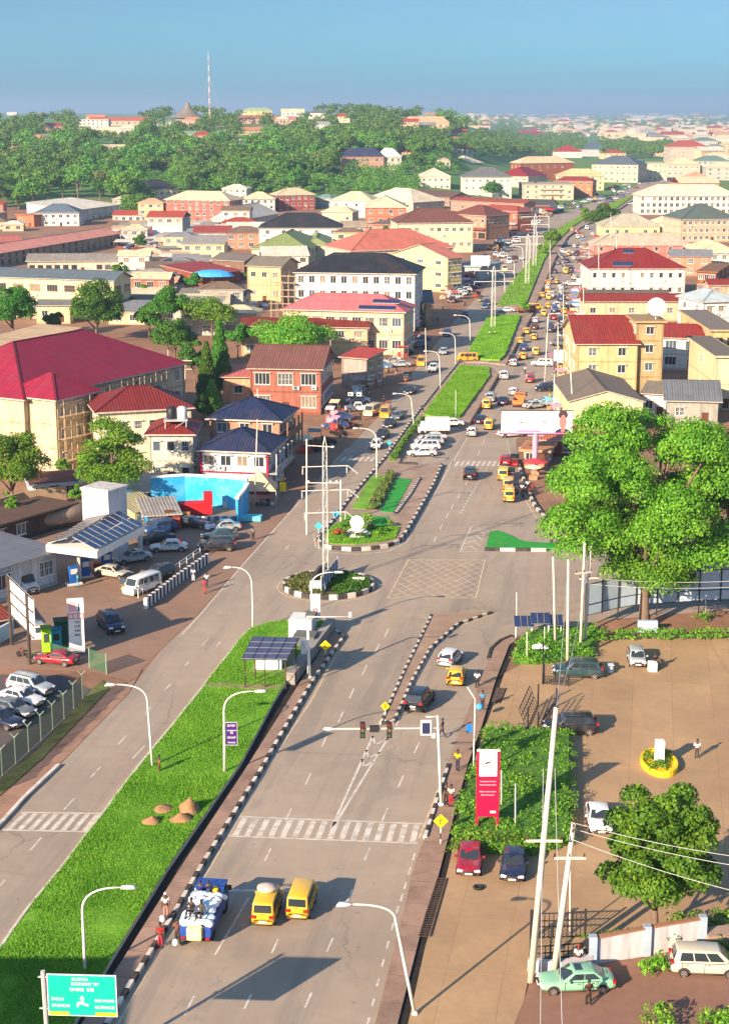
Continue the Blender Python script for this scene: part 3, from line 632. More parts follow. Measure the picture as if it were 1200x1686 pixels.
def in_clear(x, y): return any(a < x < c and b_ < y < d for a, b_, c, d in clear) or any(abs(x-a) < w*.55+5 and b_-5 < y < b_+17 for a, b_, w in hill_rects)
for it in range(9000):
    if n >= 290: break
    x = g.uniform(-40, 700); y = 350 - (350-248)*g.random()
    lim = 352 if x < 260 else (322 if x < 500 else (300 - (x-560)*.09))
    if y > lim or in_clear(x, y): continue
    P = try_spot(x, y, 9.0)
    if P is None: continue
    k = g.choices(range(6), (3,3,2,3,1.2,1.2))[0]
    zone = 'behind the rooftops' if y > 290 and x < 330 else ('on the slope' if x < 420 else ('beside the hilltop houses' if y < 230 else 'behind the school'))
    px = 600 + F*P.x/P.y; zone += (' far left' if px < 120 else ' at left' if px < 260 else ' near the mast' if px < 400 else ' at centre' if px < 540 else ' right part'); sz = g.random()
    t = thing('forest_tree', f'{"large" if sz > .5 else "small"} {KN[k]} tree {zone}', 'tree', P, g.uniform(0,6.28), 'trees of the hillside wood')
    s = .8 + .45*sz; t.scale = (s, s, s*g.uniform(.85,1.1))
    link('crown', protoF[k][0], t); link('trunk', protoF[k][1], t); n += 1
# the rest of the wood and the tree cover between the far houses, one object each (nobody could count it)
def wood_mass(name, label, spots, seed, size=1.3, nl=42, nc=9):
    g2 = np.random.default_rng(seed); C = []; Rr = []
    for P, s in spots:
        for i in range(nc):
            d = g2.normal(size=3); d /= np.linalg.norm(d); C.append((P.x+d[0]*5.5*s, P.y+d[1]*5.5*s, P.z+(6.5+abs(d[2])*4.5)*s)); Rr.append(3.6*s*g2.uniform(.7,1.2))
    V, F_ = leaves(C, Rr, [nl]*len(C), size, .45, seed)
    o = link(name, np_mesh(name, V, F_, [leafF])); tag(o, label, 'wood', kind='stuff'); return o
sp_ = []
for P in [q for q in fspots]: pass
for i in range(2600):
    x = g.uniform(-80, 860); y = 190 + 135*g.random()**1.25
    if y > 300 - max(0, x-400)*.16: continue
    if in_clear(x, y): continue
    if x > 700 and y < 196: continue
    P = GT(x, y); sp_.append((P, g.uniform(.75,1.25)*(1+max(0, P.y-3000)/5000)))
wood_mass('far_wood', 'mass of distant trees covering the hillside and its crest', sp_, 51, 1.5, 30, 8)
sp_ = []
for i in range(1500):
    x = g.uniform(200, 860); y = g.uniform(236 if x > 560 else 272, 322)
    if (555 < x < 665 and 268 < y < 286) or (x > 690 and y > 288) or (x > 760 and y > 262): continue
    if 505 < x < 600 and abs(y - (312-(x-505)*.34)) < 3: continue
    sp_.append((GT(x, y), (g.uniform(.28,.5) if g.random() < .8 else .9) if x > 400 else g.uniform(.4,.8)))
wood_mass('scrub', 'low green scrub and bushes covering the slope above the old town', sp_, 54, .8, 26, 7)
sp_ = []
def rightzone(x, y): return (820 < x < 900 and 215 < y < 262) or (880 < x < 960 and 225 < y < 258) or (985 < x < 1100 and 238 < y < 262)
for i in range(1400):
    x = g.uniform(780, 1100); y = g.uniform(212, 264)
    if rightzone(x, y): sp_.append((GT(x, y), g.uniform(.8,1.2)))
for i in range(420):
    x = g.uniform(690, 900); y = g.uniform(225, 262)
    if x < 700 + (y-225)*2 or x > 760: sp_.append((GT(x, y), g.uniform(.7,1.1)))
wood_mass('green_belt', 'dark green belt of trees behind the long street of flats', sp_[:900], 52, 1.4, 34, 7)
sp_ = []
for i in range(420):
    x = g.uniform(720, 1260); y = 187.8 + 30*g.random()**1.8; P = GT(x, y); sp_.append((P, g.uniform(.7,1.3)*(1+min(4, P.y/9000))))
wood_mass('distant_trees', 'hazy strip of distant trees between the far houses at the horizon', sp_, 53, 2.6, 24, 6)
# grass tufts
def in_poly(x, y, p):
    c = False; j = len(p)-1
    for i in range(len(p)):
        if (p[i][1] > y) != (p[j][1] > y) and x < (p[j][0]-p[i][0])*(y-p[i][1])/(p[j][1]-p[i][1]+1e-9)+p[i][0]: c = not c
        j = i
    return c
def grass(name, label, px, z, n, hh, seed, w=.1):
    P = [(p.x, p.y) for p in gp(px)]; g = np.random.default_rng(seed)
    xs = [p[0] for p in P]; ys = [p[1] for p in P]; X = g.uniform(min(xs), max(xs), n*3); Y = g.uniform(min(ys), max(ys), n*3)
    ins = np.zeros(len(X), bool); j = len(P)-1
    for i in range(len(P)):
        xi, yi = P[i]; xj, yj = P[j]
        cnd = ((yi > Y) != (yj > Y)) & (X < (xj-xi)*(Y-yi)/(yj-yi+1e-9)+xi); ins ^= cnd; j = i
    X = X[ins][:n]; Y = Y[ins][:n]; k = len(X)
    cl = (np.sin(X*.9+seed)+np.sin(Y*.7)+np.sin(X*.31+Y*.43)+3)/6
    keep = (np.sin(X*1.7+Y*.5)*np.sin(Y*1.1-X*.6)+np.sin(X*.37+1)*.6 + g.normal(size=k)*.5) > -.95; X, Y, cl = X[keep], Y[keep], cl[keep]; k = len(X); h = hh*(.35+1.1*cl)*g.uniform(.5,1.3,k); a = g.uniform(0, 6.28, k); lx = g.normal(size=k)*.5*h; ly = g.normal(size=k)*.5*h
    ww = w*g.uniform(.6,1.5,k); Z = np.full(k, z)
    V = np.stack([np.stack([X-np.cos(a)*ww, Y-np.sin(a)*ww, Z],1), np.stack([X+np.cos(a)*ww, Y+np.sin(a)*ww, Z],1), np.stack([X+lx, Y+ly, Z+h],1)], 1).reshape(-1,3)
    o = link(name, np_mesh(name, V, np.arange(len(V)).reshape(-1,3), [grassm])); tag(o, label, 'grass', kind='stuff')
grass('grass', 'bright green rough grass of the wide lower median', lawn_px, .4, 260000, .13, 1, .05)
grass('grass', 'bright green grass on the upper median', [(697,686),(757,606),(804,608),(806,622),(757,690),(735,693)], .48, 50000, .25, 2, .07)
grass('grass', 'bright green grass on the median beside the crossing cars', [(764,594),(803,526),(817,523),(856,523),(831,588),(822,596),(795,595)], .58, 50000, .3, 3, .1)
grass('grass', 'bright green grass of the long median running to the bend', lawn5, .58, 110000, .4, 4, .14)
grass('grass', 'short grass of the garden island', [(535,893),(538,880),(552,866),(590,868),(640,871),(658,872),(650,890),(625,896),(585,900),(545,899)], .33, 9000, .2, 5, .06)
def bushes(name, label, pts, size, nl, m, cat='plant', kind=None, group=None):
    V, F_ = leaves([p[0] for p in pts], [p[1] for p in pts], [nl]*len(pts), size, .6, int(pts[0][0][0]*10) % 999)
    o = link(name, np_mesh(name, V, F_, [m])); tag(o, label, cat, group, kind); return o
def hedge(label, px, h, m=leafN, size=.2, dens=90, w=1.0, name='hedge'):
    P = resample(gp(px), .45); pts = []
    for p in P:
        for k in range(max(1, int(w/.35))):
            for zz in (.3*h, .75*h):
                pts.append(((p.x+random.uniform(-w/2,w/2), p.y+random.uniform(-w/2,w/2), .1+zz), .42*random.uniform(.8,1.15)))
    return bushes(name, label, pts, size, dens//4, m, 'hedge')
def hedge_area(label, px, h, m, dens=26, size=.2, rr=.5, name='hedge', cat='hedge'):
    P = [(p.x,p.y) for p in gp(px)]; xs = [p[0] for p in P]; ys = [p[1] for p in P]; pts = []
    A_ = (max(xs)-min(xs))*(max(ys)-min(ys)); n = int(A_*1.7/(rr*rr*2.2))
    for i in range(n):
        x = random.uniform(min(xs), max(xs)); y = random.uniform(min(ys), max(ys))
        if in_poly(x, y, P): pts.append(((x, y, h*random.uniform(.35,.8)+.05), rr*random.uniform(.8,1.2)))
    o = bushes(name, label, pts, size, dens, m, cat)
    c = MB(); cx_, cy_ = sum(p[0] for p in P)/len(P), sum(p[1] for p in P)/len(P); c.poly([(cx_+(p[0]-cx_)*.94, cy_+(p[1]-cy_)*.94) for p in P], .05, h*.8)
    c.build('core', mat('hedge_core', (.05,.15,.012), .95, .4, 2, bump=1, bscale=6, stain=(.12,.20,.02), stain_amt=.7, stain_scale=2), o); return o
hedge_area('big clipped hedge block around the tall red sign', [(745,1398),(757,1330),(785,1262),(800,1208),(942,1215),(942,1398),(880,1418),(760,1412)], 1.2, leafN, 34, .17, .5)
hedge('low trimmed hedge behind the red and the navy parked cars', [(748,1408),(790,1402),(860,1404)], 1.1, leafN)
hedge_area('clipped hedge patch with white posts at the compound corner', [(842,1096),(853,1062),(880,1046),(980,1040),(975,1088),(920,1094),(880,1098)], .9, leafN, 24, .2, .5)
hedge('long low hedge along the top of the compound, left length', [(970,1058),(1040,1055),(1105,1055)], 1.2, leafN)
hedge('long low hedge along the top of the compound, right length', [(1110,1055),(1160,1054),(1240,1052)], 1.2, leafN)
hedge('hedge inside the white boundary wall under the tree', [(970,1572),(1050,1555),(1110,1560)], 1.1, leafN)
hedge('hedge at the right edge inside the boundary wall', [(1110,1535),(1160,1530),(1240,1520)], 1.1, leafN)
hedge('rounded bush in front of the white wall beside the silver minivan', [(1066,1605),(1095,1598)], 1.1, leafN, w=1.1)
hedge('dark hedge strip behind the silver minivan', [(1180,1573),(1240,1575)], .9, leafD)
hedge('small bush at the bottom edge below the parked cars', [(1075,1690),(1110,1700)], 1.2, leafN, w=1.3)
hedge('bush in the bottom right corner', [(1165,1695),(1230,1690)], .8, leafN, w=1.5)
hedge('round bush on bare earth right of the big tree trunk', [(1150,1022),(1168,1022)], .7, leafN, w=1)
hedge_area('planted strip of shrubs beside the white parked trucks', [(700,690),(688,704),(665,735),(652,760),(641,760),(660,735),(684,700)], 1.0, leafN, 22, .22, .5, 'shrub_row', 'shrubs')
hedge_area('row of palm seedlings and shrubs between the two turf beds', [(604,842),(638,784),(649,785),(622,843)], .9, leafO, 22, .3, .4, 'shrub_row', 'shrubs')
def circ(cx, cy, r, a0, a1, n=14): return [(cx+r*math.cos(a0+(a1-a0)*i/n), cy+r*math.sin(a0+(a1-a0)*i/n)) for i in range(n+1)]
def bed_patch(label, a0, a1, r0, r1, n, m, size=.22, rr=.28):
    pts = []
    for i in range(n):
        a = random.uniform(a0, a1); r = random.uniform(r0, r1); pts.append(((RC0.x+r*math.cos(a), RC0.y+r*math.sin(a), .45+random.uniform(0,.12)), rr*random.uniform(.7,1.3)))
    bushes('ground_cover', label, pts, size, 16, m, 'plants', kind='stuff')
bed_patch('low green plants on the right half of the roundabout', -1.35, 1.3, .7, 4.7, 420, leafD)
bed_patch('reddish and green low plants on the left half of the roundabout', 1.7, 4.6, .8, 4.7, 380, leafO)
for i, (x, y) in enumerate(((583,882),(588,888),(600,890),(622,886),(612,876),(570,872),(556,882),(572,888),(630,880),(646,870))):
    p = G(x, y); bushes('flowering_plant', 'small garden plant around the white emblem monument', [((p.x+random.uniform(-.5,.5), p.y+random.uniform(-.5,.5), .5+random.uniform(0,.3)), .4) for k in range(5)], .25, 22, [leafN, leafO, leafD][i % 3], 'plant', None, 'plants around the emblem monument')
bushes('ornamental_bush', 'large green bush behind the emblem monument', [((p.x+random.uniform(-.9,.9), p.y+random.uniform(-.7,.7), .6+random.uniform(0,.9)), .55) for p in [G(600,868)] for k in range(12)], .28, 40, leafN)
p = G(556, 886); bushes('red_shrub', 'red leaved shrub at the left of the garden island', [((p.x+random.uniform(-.6,.6), p.y+random.uniform(-.5,.5), .6+random.uniform(0,.3)), .4) for k in range(8)], .25, 30, leafmat('leaf_red', (.35,.05,.02), (.5,.2,.06)))
for x, y, r, h, lb in ((313,1343,1.3,1.5,'tall pointed heap of brown earth on the grass'),(298,1358,1.1,.8,'low round heap of brown earth right of centre on the grass'),(252,1362,1.0,.7,'low earth heap furthest left on the grass'),(268,1340,1.1,.5,'flat earth heap left of the tall pointed one')):
    p = G(x, y); b = MB(); n = 14; prof = [(r*.75*(1-t**1.3)+.02, h*.75*t) for t in [i/6 for i in range(7)]]
    vs = []
    b.lathe(prof, n, c=(0,0,.4)); b.v = [(a*(1+.22*math.sin(3*a+5*c+x)), q*(1+.2*math.sin(4*q+x)), c) for a, q, c in b.v]
    tag(b.build('earth_heap', mat('earth_pile', (.30,.17,.08), .95, .25, 2, bump=1, bscale=6), None, True, p), lb, 'earth heap')
# ---------------------------------------------------------------- buildings
WC = {}
def winmesh(w, h, st='std', hash_=0):
    key = (round(w,1), round(h,1), st, hash_)
    if key in WC: return WC[key]
    w, h = key[0], key[1]; b = MB(); f = .07
    fm = {'std': MC['white_paint'], 'brown': wood, 'dark': rust}[st if st in ('brown','dark') else 'std']
    b.bx(-w/2-f, w/2+f, -.06, .02, -h/2-f, -h/2); b.bx(-w/2-f, w/2+f, -.06, .02, h/2, h/2+f)
    b.bx(-w/2-f, -w/2, -.06, .02, -h/2, h/2); b.bx(w/2, w/2+f, -.06, .02, -h/2, h/2)
    n = max(1, round(w/.7))
    for i in range(1, n): x = -w/2 + w*i/n; b.bx(x-.03, x+.03, -.05, .02, -h/2, h/2)
    b.bx(-w/2-f-.08, w/2+f+.08, -.16, .02, -h/2-f-.08, -h/2-f)
    if st == 'std': b.bx(-w/2-.25, w/2+.25, -.42, .02, h/2+f+.08, h/2+f+.16)
    if hash_ == 1:                                        # burglar bars
        for i in range(int(w/.25)+1): b.bx(-w/2+i*.25-.015, -w/2+i*.25+.015, -.09, -.06, -h/2, h/2)
        b.bx(-w/2, w/2, -.09, -.06, -.02, .02)
    p = MB(); p.add([(-w/2,-.025,-h/2),(w/2,-.025,-h/2),(w/2,-.025,h/2),(-w/2,-.025,h/2)], [(0,1,2,3)])
    gl = (glassm, glassm, curtain, glassb)[hash_]; a = b.mesh('window', [fm]); c = p.mesh('pane', [gl])
    j = MB(); j.v = b.v + p.v; nn = len(b.v); j.f = b.f + [tuple(i+nn for i in q) for q in p.f]; j.m = [0]*len(b.f) + [1]*len(p.f)
    WC[key] = (a, c, j.mesh('window', [fm, gl])); return WC[key]
WR = random.Random(4)
def add_window(root, x, y, z, w, h, face, st='std', near=False):
    a, c, j = winmesh(w, h, st, WR.choice((0,0,0,1,1,2,3))); rz = {'f':0,'r':math.pi/2,'l':-math.pi/2,'b':math.pi}[face]
    o = link('window', a if near else j, root, (x,y,z), rz)
    if near: link('pane', c, o)
    return o
def roof_mb(kind, w, d, h, rh, ov):
    b = MB(); x0, x1, y0, y1 = -ov, w+ov, -ov, d+ov; z = h - .02; t = .22
    if kind == 'flat':
        b.bx(x0, x1, y0, y1, h, h+.3, 1); b.bx(x0+.25, x1-.25, y0+.25, y1-.25, h+.3, h+.34, 0); return b
    if kind == 'shed':
        b.add([(x0,y0,h),(x1,y0,h),(x1,y1,h+rh),(x0,y1,h+rh),(x0,y0,h+.14),(x1,y0,h+.14),(x1,y1,h+rh+.14),(x0,y1,h+rh+.14)],
              [(0,3,2,1),(4,5,6,7),(0,1,5,4),(1,2,6,5),(2,3,7,6),(3,0,4,7)], (1,0,1,1,1,1)); return b
    W_, D_ = x1-x0, y1-y0
    if kind in ('hip', 'pyr'):
        k = min(W_, D_)/2 * (.98 if kind == 'hip' else 1)
        if W_ >= D_: r0, r1 = (x0+k, (y0+y1)/2), (x1-k, (y0+y1)/2)
        else: r0, r1 = ((x0+x1)/2, y0+k), ((x0+x1)/2, y1-k)
        vs = [(x0,y0,z),(x1,y0,z),(x1,y1,z),(x0,y1,z),(x0,y0,z+t),(x1,y0,z+t),(x1,y1,z+t),(x0,y1,z+t),(*r0,z+t+rh),(*r1,z+t+rh)]
        fs = [(0,3,2,1),(0,1,5,4),(1,2,6,5),(2,3,7,6),(3,0,4,7)]; ms = [1]*5
        fs += [(4,5,9,8),(5,6,9),(6,7,8,9),(7,4,8)] if W_ >= D_ else [(4,5,8),(5,6,9,8),(6,7,9),(7,4,8,9)]
        b.add(vs, fs, ms + [0]*4)
        R0, R1 = Vector((*r0, z+t+rh)), Vector((*r1, z+t+rh))          # ridge and hip caps
        b.bar(R0, R1, .35, .1, 2)
        for c, r in ((4,R0),(5,R1 if W_ >= D_ else R0),(6,R1),(7,R0 if W_ >= D_ else R1)): b.bar(Vector(vs[c])+Vector((0,0,.02)), r+Vector((0,0,.02)), .3, .08, 2)
        return b
    if kind == 'gable':        # ridge along x
        ym = (y0+y1)/2
        vs = [(x0,y0,h),(x1,y0,h),(x1,y1,h),(x0,y1,h),(x0,ym,h+rh),(x1,ym,h+rh)]; vt = [(a,c,e+.15) for a,c,e in vs]
        b.add(vs+vt, [(6,7,11,10),(8,9,10,11),(0,4,5,1),(2,5,4,3),(0,1,7,6),(2,3,9,8),(0,6,10,4),(4,10,9,3),(1,5,11,7),(5,2,8,11)], [0,0,1,1,1,1,1,1,1,1])
        b.bar((x0,ym,h+rh+.17),(x1,ym,h+rh+.17),.4,.08,2); return b
    if kind == 'gabley':       # ridge along y, gable faces the front
        xm = (x0+x1)/2
        vs = [(x0,y0,h),(x1,y0,h),(x1,y1,h),(x0,y1,h),(xm,y0,h+rh),(xm,y1,h+rh)]; vt = [(a,c,e+.15) for a,c,e in vs]
        b.add(vs+vt, [(6,10,11,9),(7,8,11,10),(0,3,5,4),(1,4,5,2),(0,4,10,6),(4,1,7,10),(3,9,11,5),(2,5,11,8),(0,6,9,3),(1,2,8,7)], [0,0,1,1,1,1,1,1,1,1])
        b.bar((xm,y0,h+rh+.17),(xm,y1,h+rh+.17),.4,.08,2); return b
ROOFS = {}
def rmat(c):
    k = 'sheet_roof_%03d%03d%03d' % c
    return roofmat(k, tuple(x*(.92 if min(c) > 120 else .72) for x in lin(c)), var=.2, stain=(.07+lin(c)[0]*.3, .04+lin(c)[1]*.3, .03+lin(c)[2]*.3), amt=.55)
def building(name, label, p0, p1, yb, dep, kind, rh, wc, rc, fl, nb, ns=3, ov=.7, ww=1.4, wh=1.3, st='std', cat='building', near=False,
             bands=True, door=True, extra=(), h=None, base=None, trim=None, shops=False, wallpaint=None):
    if h is None: h = H*(1-(p0[1]-HZ)/(yb-HZ))
    A, B = G(*p0, h), G(*p1, h); d = B - A; w = math.hypot(d.x, d.y); rz = math.atan2(d.y, d.x)
    if dep > 100:                                         # dep is the photo row of the ridge (or back edge): solve for the depth
        sl = {'hip':.5,'pyr':.7,'gable':.36,'gabley':.3,'shed':.12,'flat':0}[kind]; lo, hi = 4, 60
        for _ in range(30):
            D2 = (lo+hi)/2
            if kind in ('hip','pyr','gabley'): m2 = min(w, D2)/2 if kind != 'gabley' else w/2; yy, z = A.y + (D2 - (m2 if kind != 'gabley' else 0)), h + sl*m2
            elif kind == 'gable': yy, z = A.y + D2/2, h + sl*D2/2
            else: yy, z = A.y + D2, h + sl*D2
            row = 843 + F*math.tan(math.atan2(H-z, yy) - PIT)
            if row > dep: lo = D2
            else: hi = D2
        dep = max(6, min(D2, 34)); rh = sl*(w/2 if kind == 'gabley' else min(w,dep)/2 if kind in ('hip','pyr') else dep/2 if kind == 'gable' else dep)
    t = thing(name, label, cat, (A.x, A.y, 0), rz)
    b = MB(); b.bx(0, w, 0, dep, -.3, h - .05)
    fh = h/fl
    if kind == 'gable':
        for x in (0, w): pass
        b.add([(0,0,h-.05),(0,dep,h-.05),(0,dep/2,h+rh*.94),(w,0,h-.05),(w,dep,h-.05),(w,dep/2,h+rh*.94)], [(0,2,1),(3,4,5)])
    if kind == 'gabley': b.add([(0,0,h-.05),(w,0,h-.05),(w/2,0,h+rh*.94),(0,dep,h-.05),(w,dep,h-.05),(w/2,dep,h+rh*.94)], [(0,1,2),(3,5,4)])
    if kind == 'shed': b.add([(0,0,h-.05),(0,dep,h-.05),(0,dep,h+rh*.95),(w,0,h-.05),(w,dep,h-.05),(w,dep,h+rh*.95)], [(0,2,1),(3,4,5),(1,2,5,4)])
    mats = [wallmat(wc), wallmat(trim) if trim else wallmat(tuple(int(x*.86) for x in wc))]
    if bands and fl > 1:
        for k in range(1, fl): b.bx(-.07, w+.07, -.07, dep+.07, k*fh-.12, k*fh+.12, 1)
    b.bx(-.09, w+.09, -.09, dep+.09, -.3, .45, 1)
    if fl > 1:
        for x in (0, w): b.bx(x-.16, x+.16, -.1, .1, .45, h-.1, 1)
    b.build('wall', mats, t)
    rb_ = roof_mb(kind, w, dep, h, rh, ov)
    if kind == 'flat': rb_.build('roof', [wallmat(rc), mats[0]], t)
    else: rb_.build('roof', [rmat(rc), wallmat((215,205,190)), rmat(tuple(int(x*.8) for x in rc))], t)
    g = random.Random(int(p0[0]*7+p0[1])); rsk = .06
    for k in range(fl):
        z = k*fh + fh*.56
        if shops and k == 0:
            m_ = max(2, int(w/4))
            for i in range(m_):
                x0 = w*(i+.1)/m_; x1 = w*(i+.9)/m_; s = MB(); s.bx(x0, x1, -.05, .01, .2, min(fh*.78, 2.9)); s.build('shutter', plain(g.choice([(60,70,90),(95,75,60),(40,42,48),(120,110,100)])), t)
            aw = MB(); aw.add([(0,-.05,fh*.95),(w,-.05,fh*.95),(w,-1.6,fh*.8),(0,-1.6,fh*.8),(0,-.05,fh*.98),(w,-.05,fh*.98),(w,-1.6,fh*.83),(0,-1.6,fh*.83)], [(0,1,2,3),(7,6,5,4),(3,2,6,7),(0,3,7,4),(2,1,5,6)])
            aw.build('awning', plain(g.choice([(150,160,170),(120,70,60),(90,110,150)])), t); continue
        hw = min(wh, fh*.55)
        for i in range(nb):
            x = w*(i+.5)/nb
            if g.random() < rsk: continue
            if door and k == 0 and i == nb//2:
                s = MB(); s.bx(x-.6, x+.6, -.06, .02, .1, 2.2, 0); s.build('door', plain((88,52,34)), t); continue
            add_window(t, x, 0, z, min(ww, w/nb*.62), hw, 'f', st, near)
        for i in range(ns):
            y = dep*(i+.5)/ns
            add_window(t, w, y, z, min(ww, dep/ns*.6), hw, 'r', st)
            if A.x > 20: add_window(t, 0, y, z, min(ww, dep/ns*.6), hw, 'l', st)
    ex_ = list(extra)
    if fl >= 2 and w > 9:
        for i in range(g.choice((0,1,2,3))): ex_.append(('ac', g.uniform(1,w-1), (g.randrange(1,fl)+.12)*fh))
        if kind == 'flat' and w > 7: ex_.append(('tank', w*.3, dep*.6, h+.3))
    for e in ex_:
        if e[0] == 'tank':                                # water tank on a stand on the roof
            _, x, y, z = e; s = MB(); s.lathe([(.55,z),(.6,z+.15),(.6,z+1.1),(.45,z+1.35),(.15,z+1.45)], 12, c=(x,y,0)); s.build('water_tank', plain((30,32,36), .5), t)
        if e[0] == 'balcony':
            _, k, x0, x1 = e; z = k*fh; s = MB(); s.bx(x0, x1, -1.3, 0, z-.1, z+.06); s.bx(x0, x1, -1.3, -1.22, z+.95, z+1.03); n_ = int((x1-x0)/.35)
            for i in range(n_+1): x = x0+(x1-x0)*i/n_; s.bx(x-.03, x+.03, -1.29, -1.23, z, z+1)
            s.build('balcony', wallmat((205,190,165)), t)
        if e[0] == 'balcr':
            _, k, n_ = e; z = k*fh; s = MB(); s.bx(w, w+1.4, 0, dep, z-.1, z+.06, 0); s.bx(w+1.32, w+1.4, 0, dep, z, z+1.0, 0)
            for i in range(n_): y = dep*i/(n_-1); s.bx(w+1.2, w+1.4, max(0,y-.12), min(dep,y+.12), z+.06, z+fh-.1, 0)
            s.build('gallery', wallmat(tuple(int(x*.8) for x in wc)), t)
        if e[0] == 'ac':
            _, x, z = e; s = MB(); s.bx(x-.45, x+.45, -.4, -.02, z, z+.6, 0); s.tube([(x-.1,-.42,z+.3),(x-.1,-.41,z+.3)], .2, 10, 1); s.build('air_conditioner', [plain((210,208,200)), plain((60,60,62))], t)
        if e[0] == 'solar':                               # panels laid on the front slope: u0,u1 across, v0,v1 up the slope
            _, u0, u1, v0, v1, nx, ny = e; D2 = (dep+2*ov)/2; k = rh/ D2
            s = MB()
            def S(u, v, o): return (w*u, -ov + D2*v, h-.02+.22+rh*v + o)
            for i in range(nx):
                for j_ in range(ny):
                    a, c = u0+(u1-u0)*(i+.04)/nx, u0+(u1-u0)*(i+.96)/nx; e0, e1 = v0+(v1-v0)*(j_+.04)/ny, v0+(v1-v0)*(j_+.96)/ny
                    s.add([S(a,e0,.14),S(c,e0,.14),S(c,e1,.14),S(a,e1,.14),S(a,e0,.07),S(c,e0,.07),S(c,e1,.07),S(a,e1,.07)], [(0,1,2,3),(4,5,1,0),(5,6,2,1),(6,7,3,2),(7,4,0,3)], [0,1,1,1,1])
            s.build('solar_panel', [solarm, steel], t)
        if e[0] == 'scaf':                                # timber scaffolding against the front
            _, x0, x1, off = e; s = MB(); n_ = int((x1-x0)/1.5)
            for i in range(n_+1):
                x = x0+(x1-x0)*i/n_
                for yy in (-off, -off-1.0): s.tube([(x+g.uniform(-.15,.15), yy, 0),(x+g.uniform(-.15,.15), yy, h*g.uniform(.85,1.02))], .06, 5)
            for k in range(1, int(h/1.7)+1):
                z = k*1.7
                for yy in (-off, -off-1.0): s.tube([(x0-.5, yy, z+g.uniform(-.1,.1)),(x1+.5, yy, z+g.uniform(-.1,.1))], .05, 5)
                if k % 2: s.bx(x0, x1, -off-1.0, -off, z+.05, z+.1)
            s.build('scaffolding', mat('bamboo', (.45,.33,.2), .9, .2, 2), t)
    return t, w, dep, h
CR = (238,226,196); WH = (236,232,222); PK = (226,170,140); BR = (176,98,62); BE = (222,200,162); GY = (176,172,162); SAL = (205,112,88)
rBE = (205,190,158); rRD = (150,52,40); rBK = (48,50,56); rGY = (120,124,124); rBR = (118,72,56); rSAL = (206,120,100); rMAG = (158,36,64); rBL = (38,52,88); rGN = (140,158,96); rWH = (225,215,192)
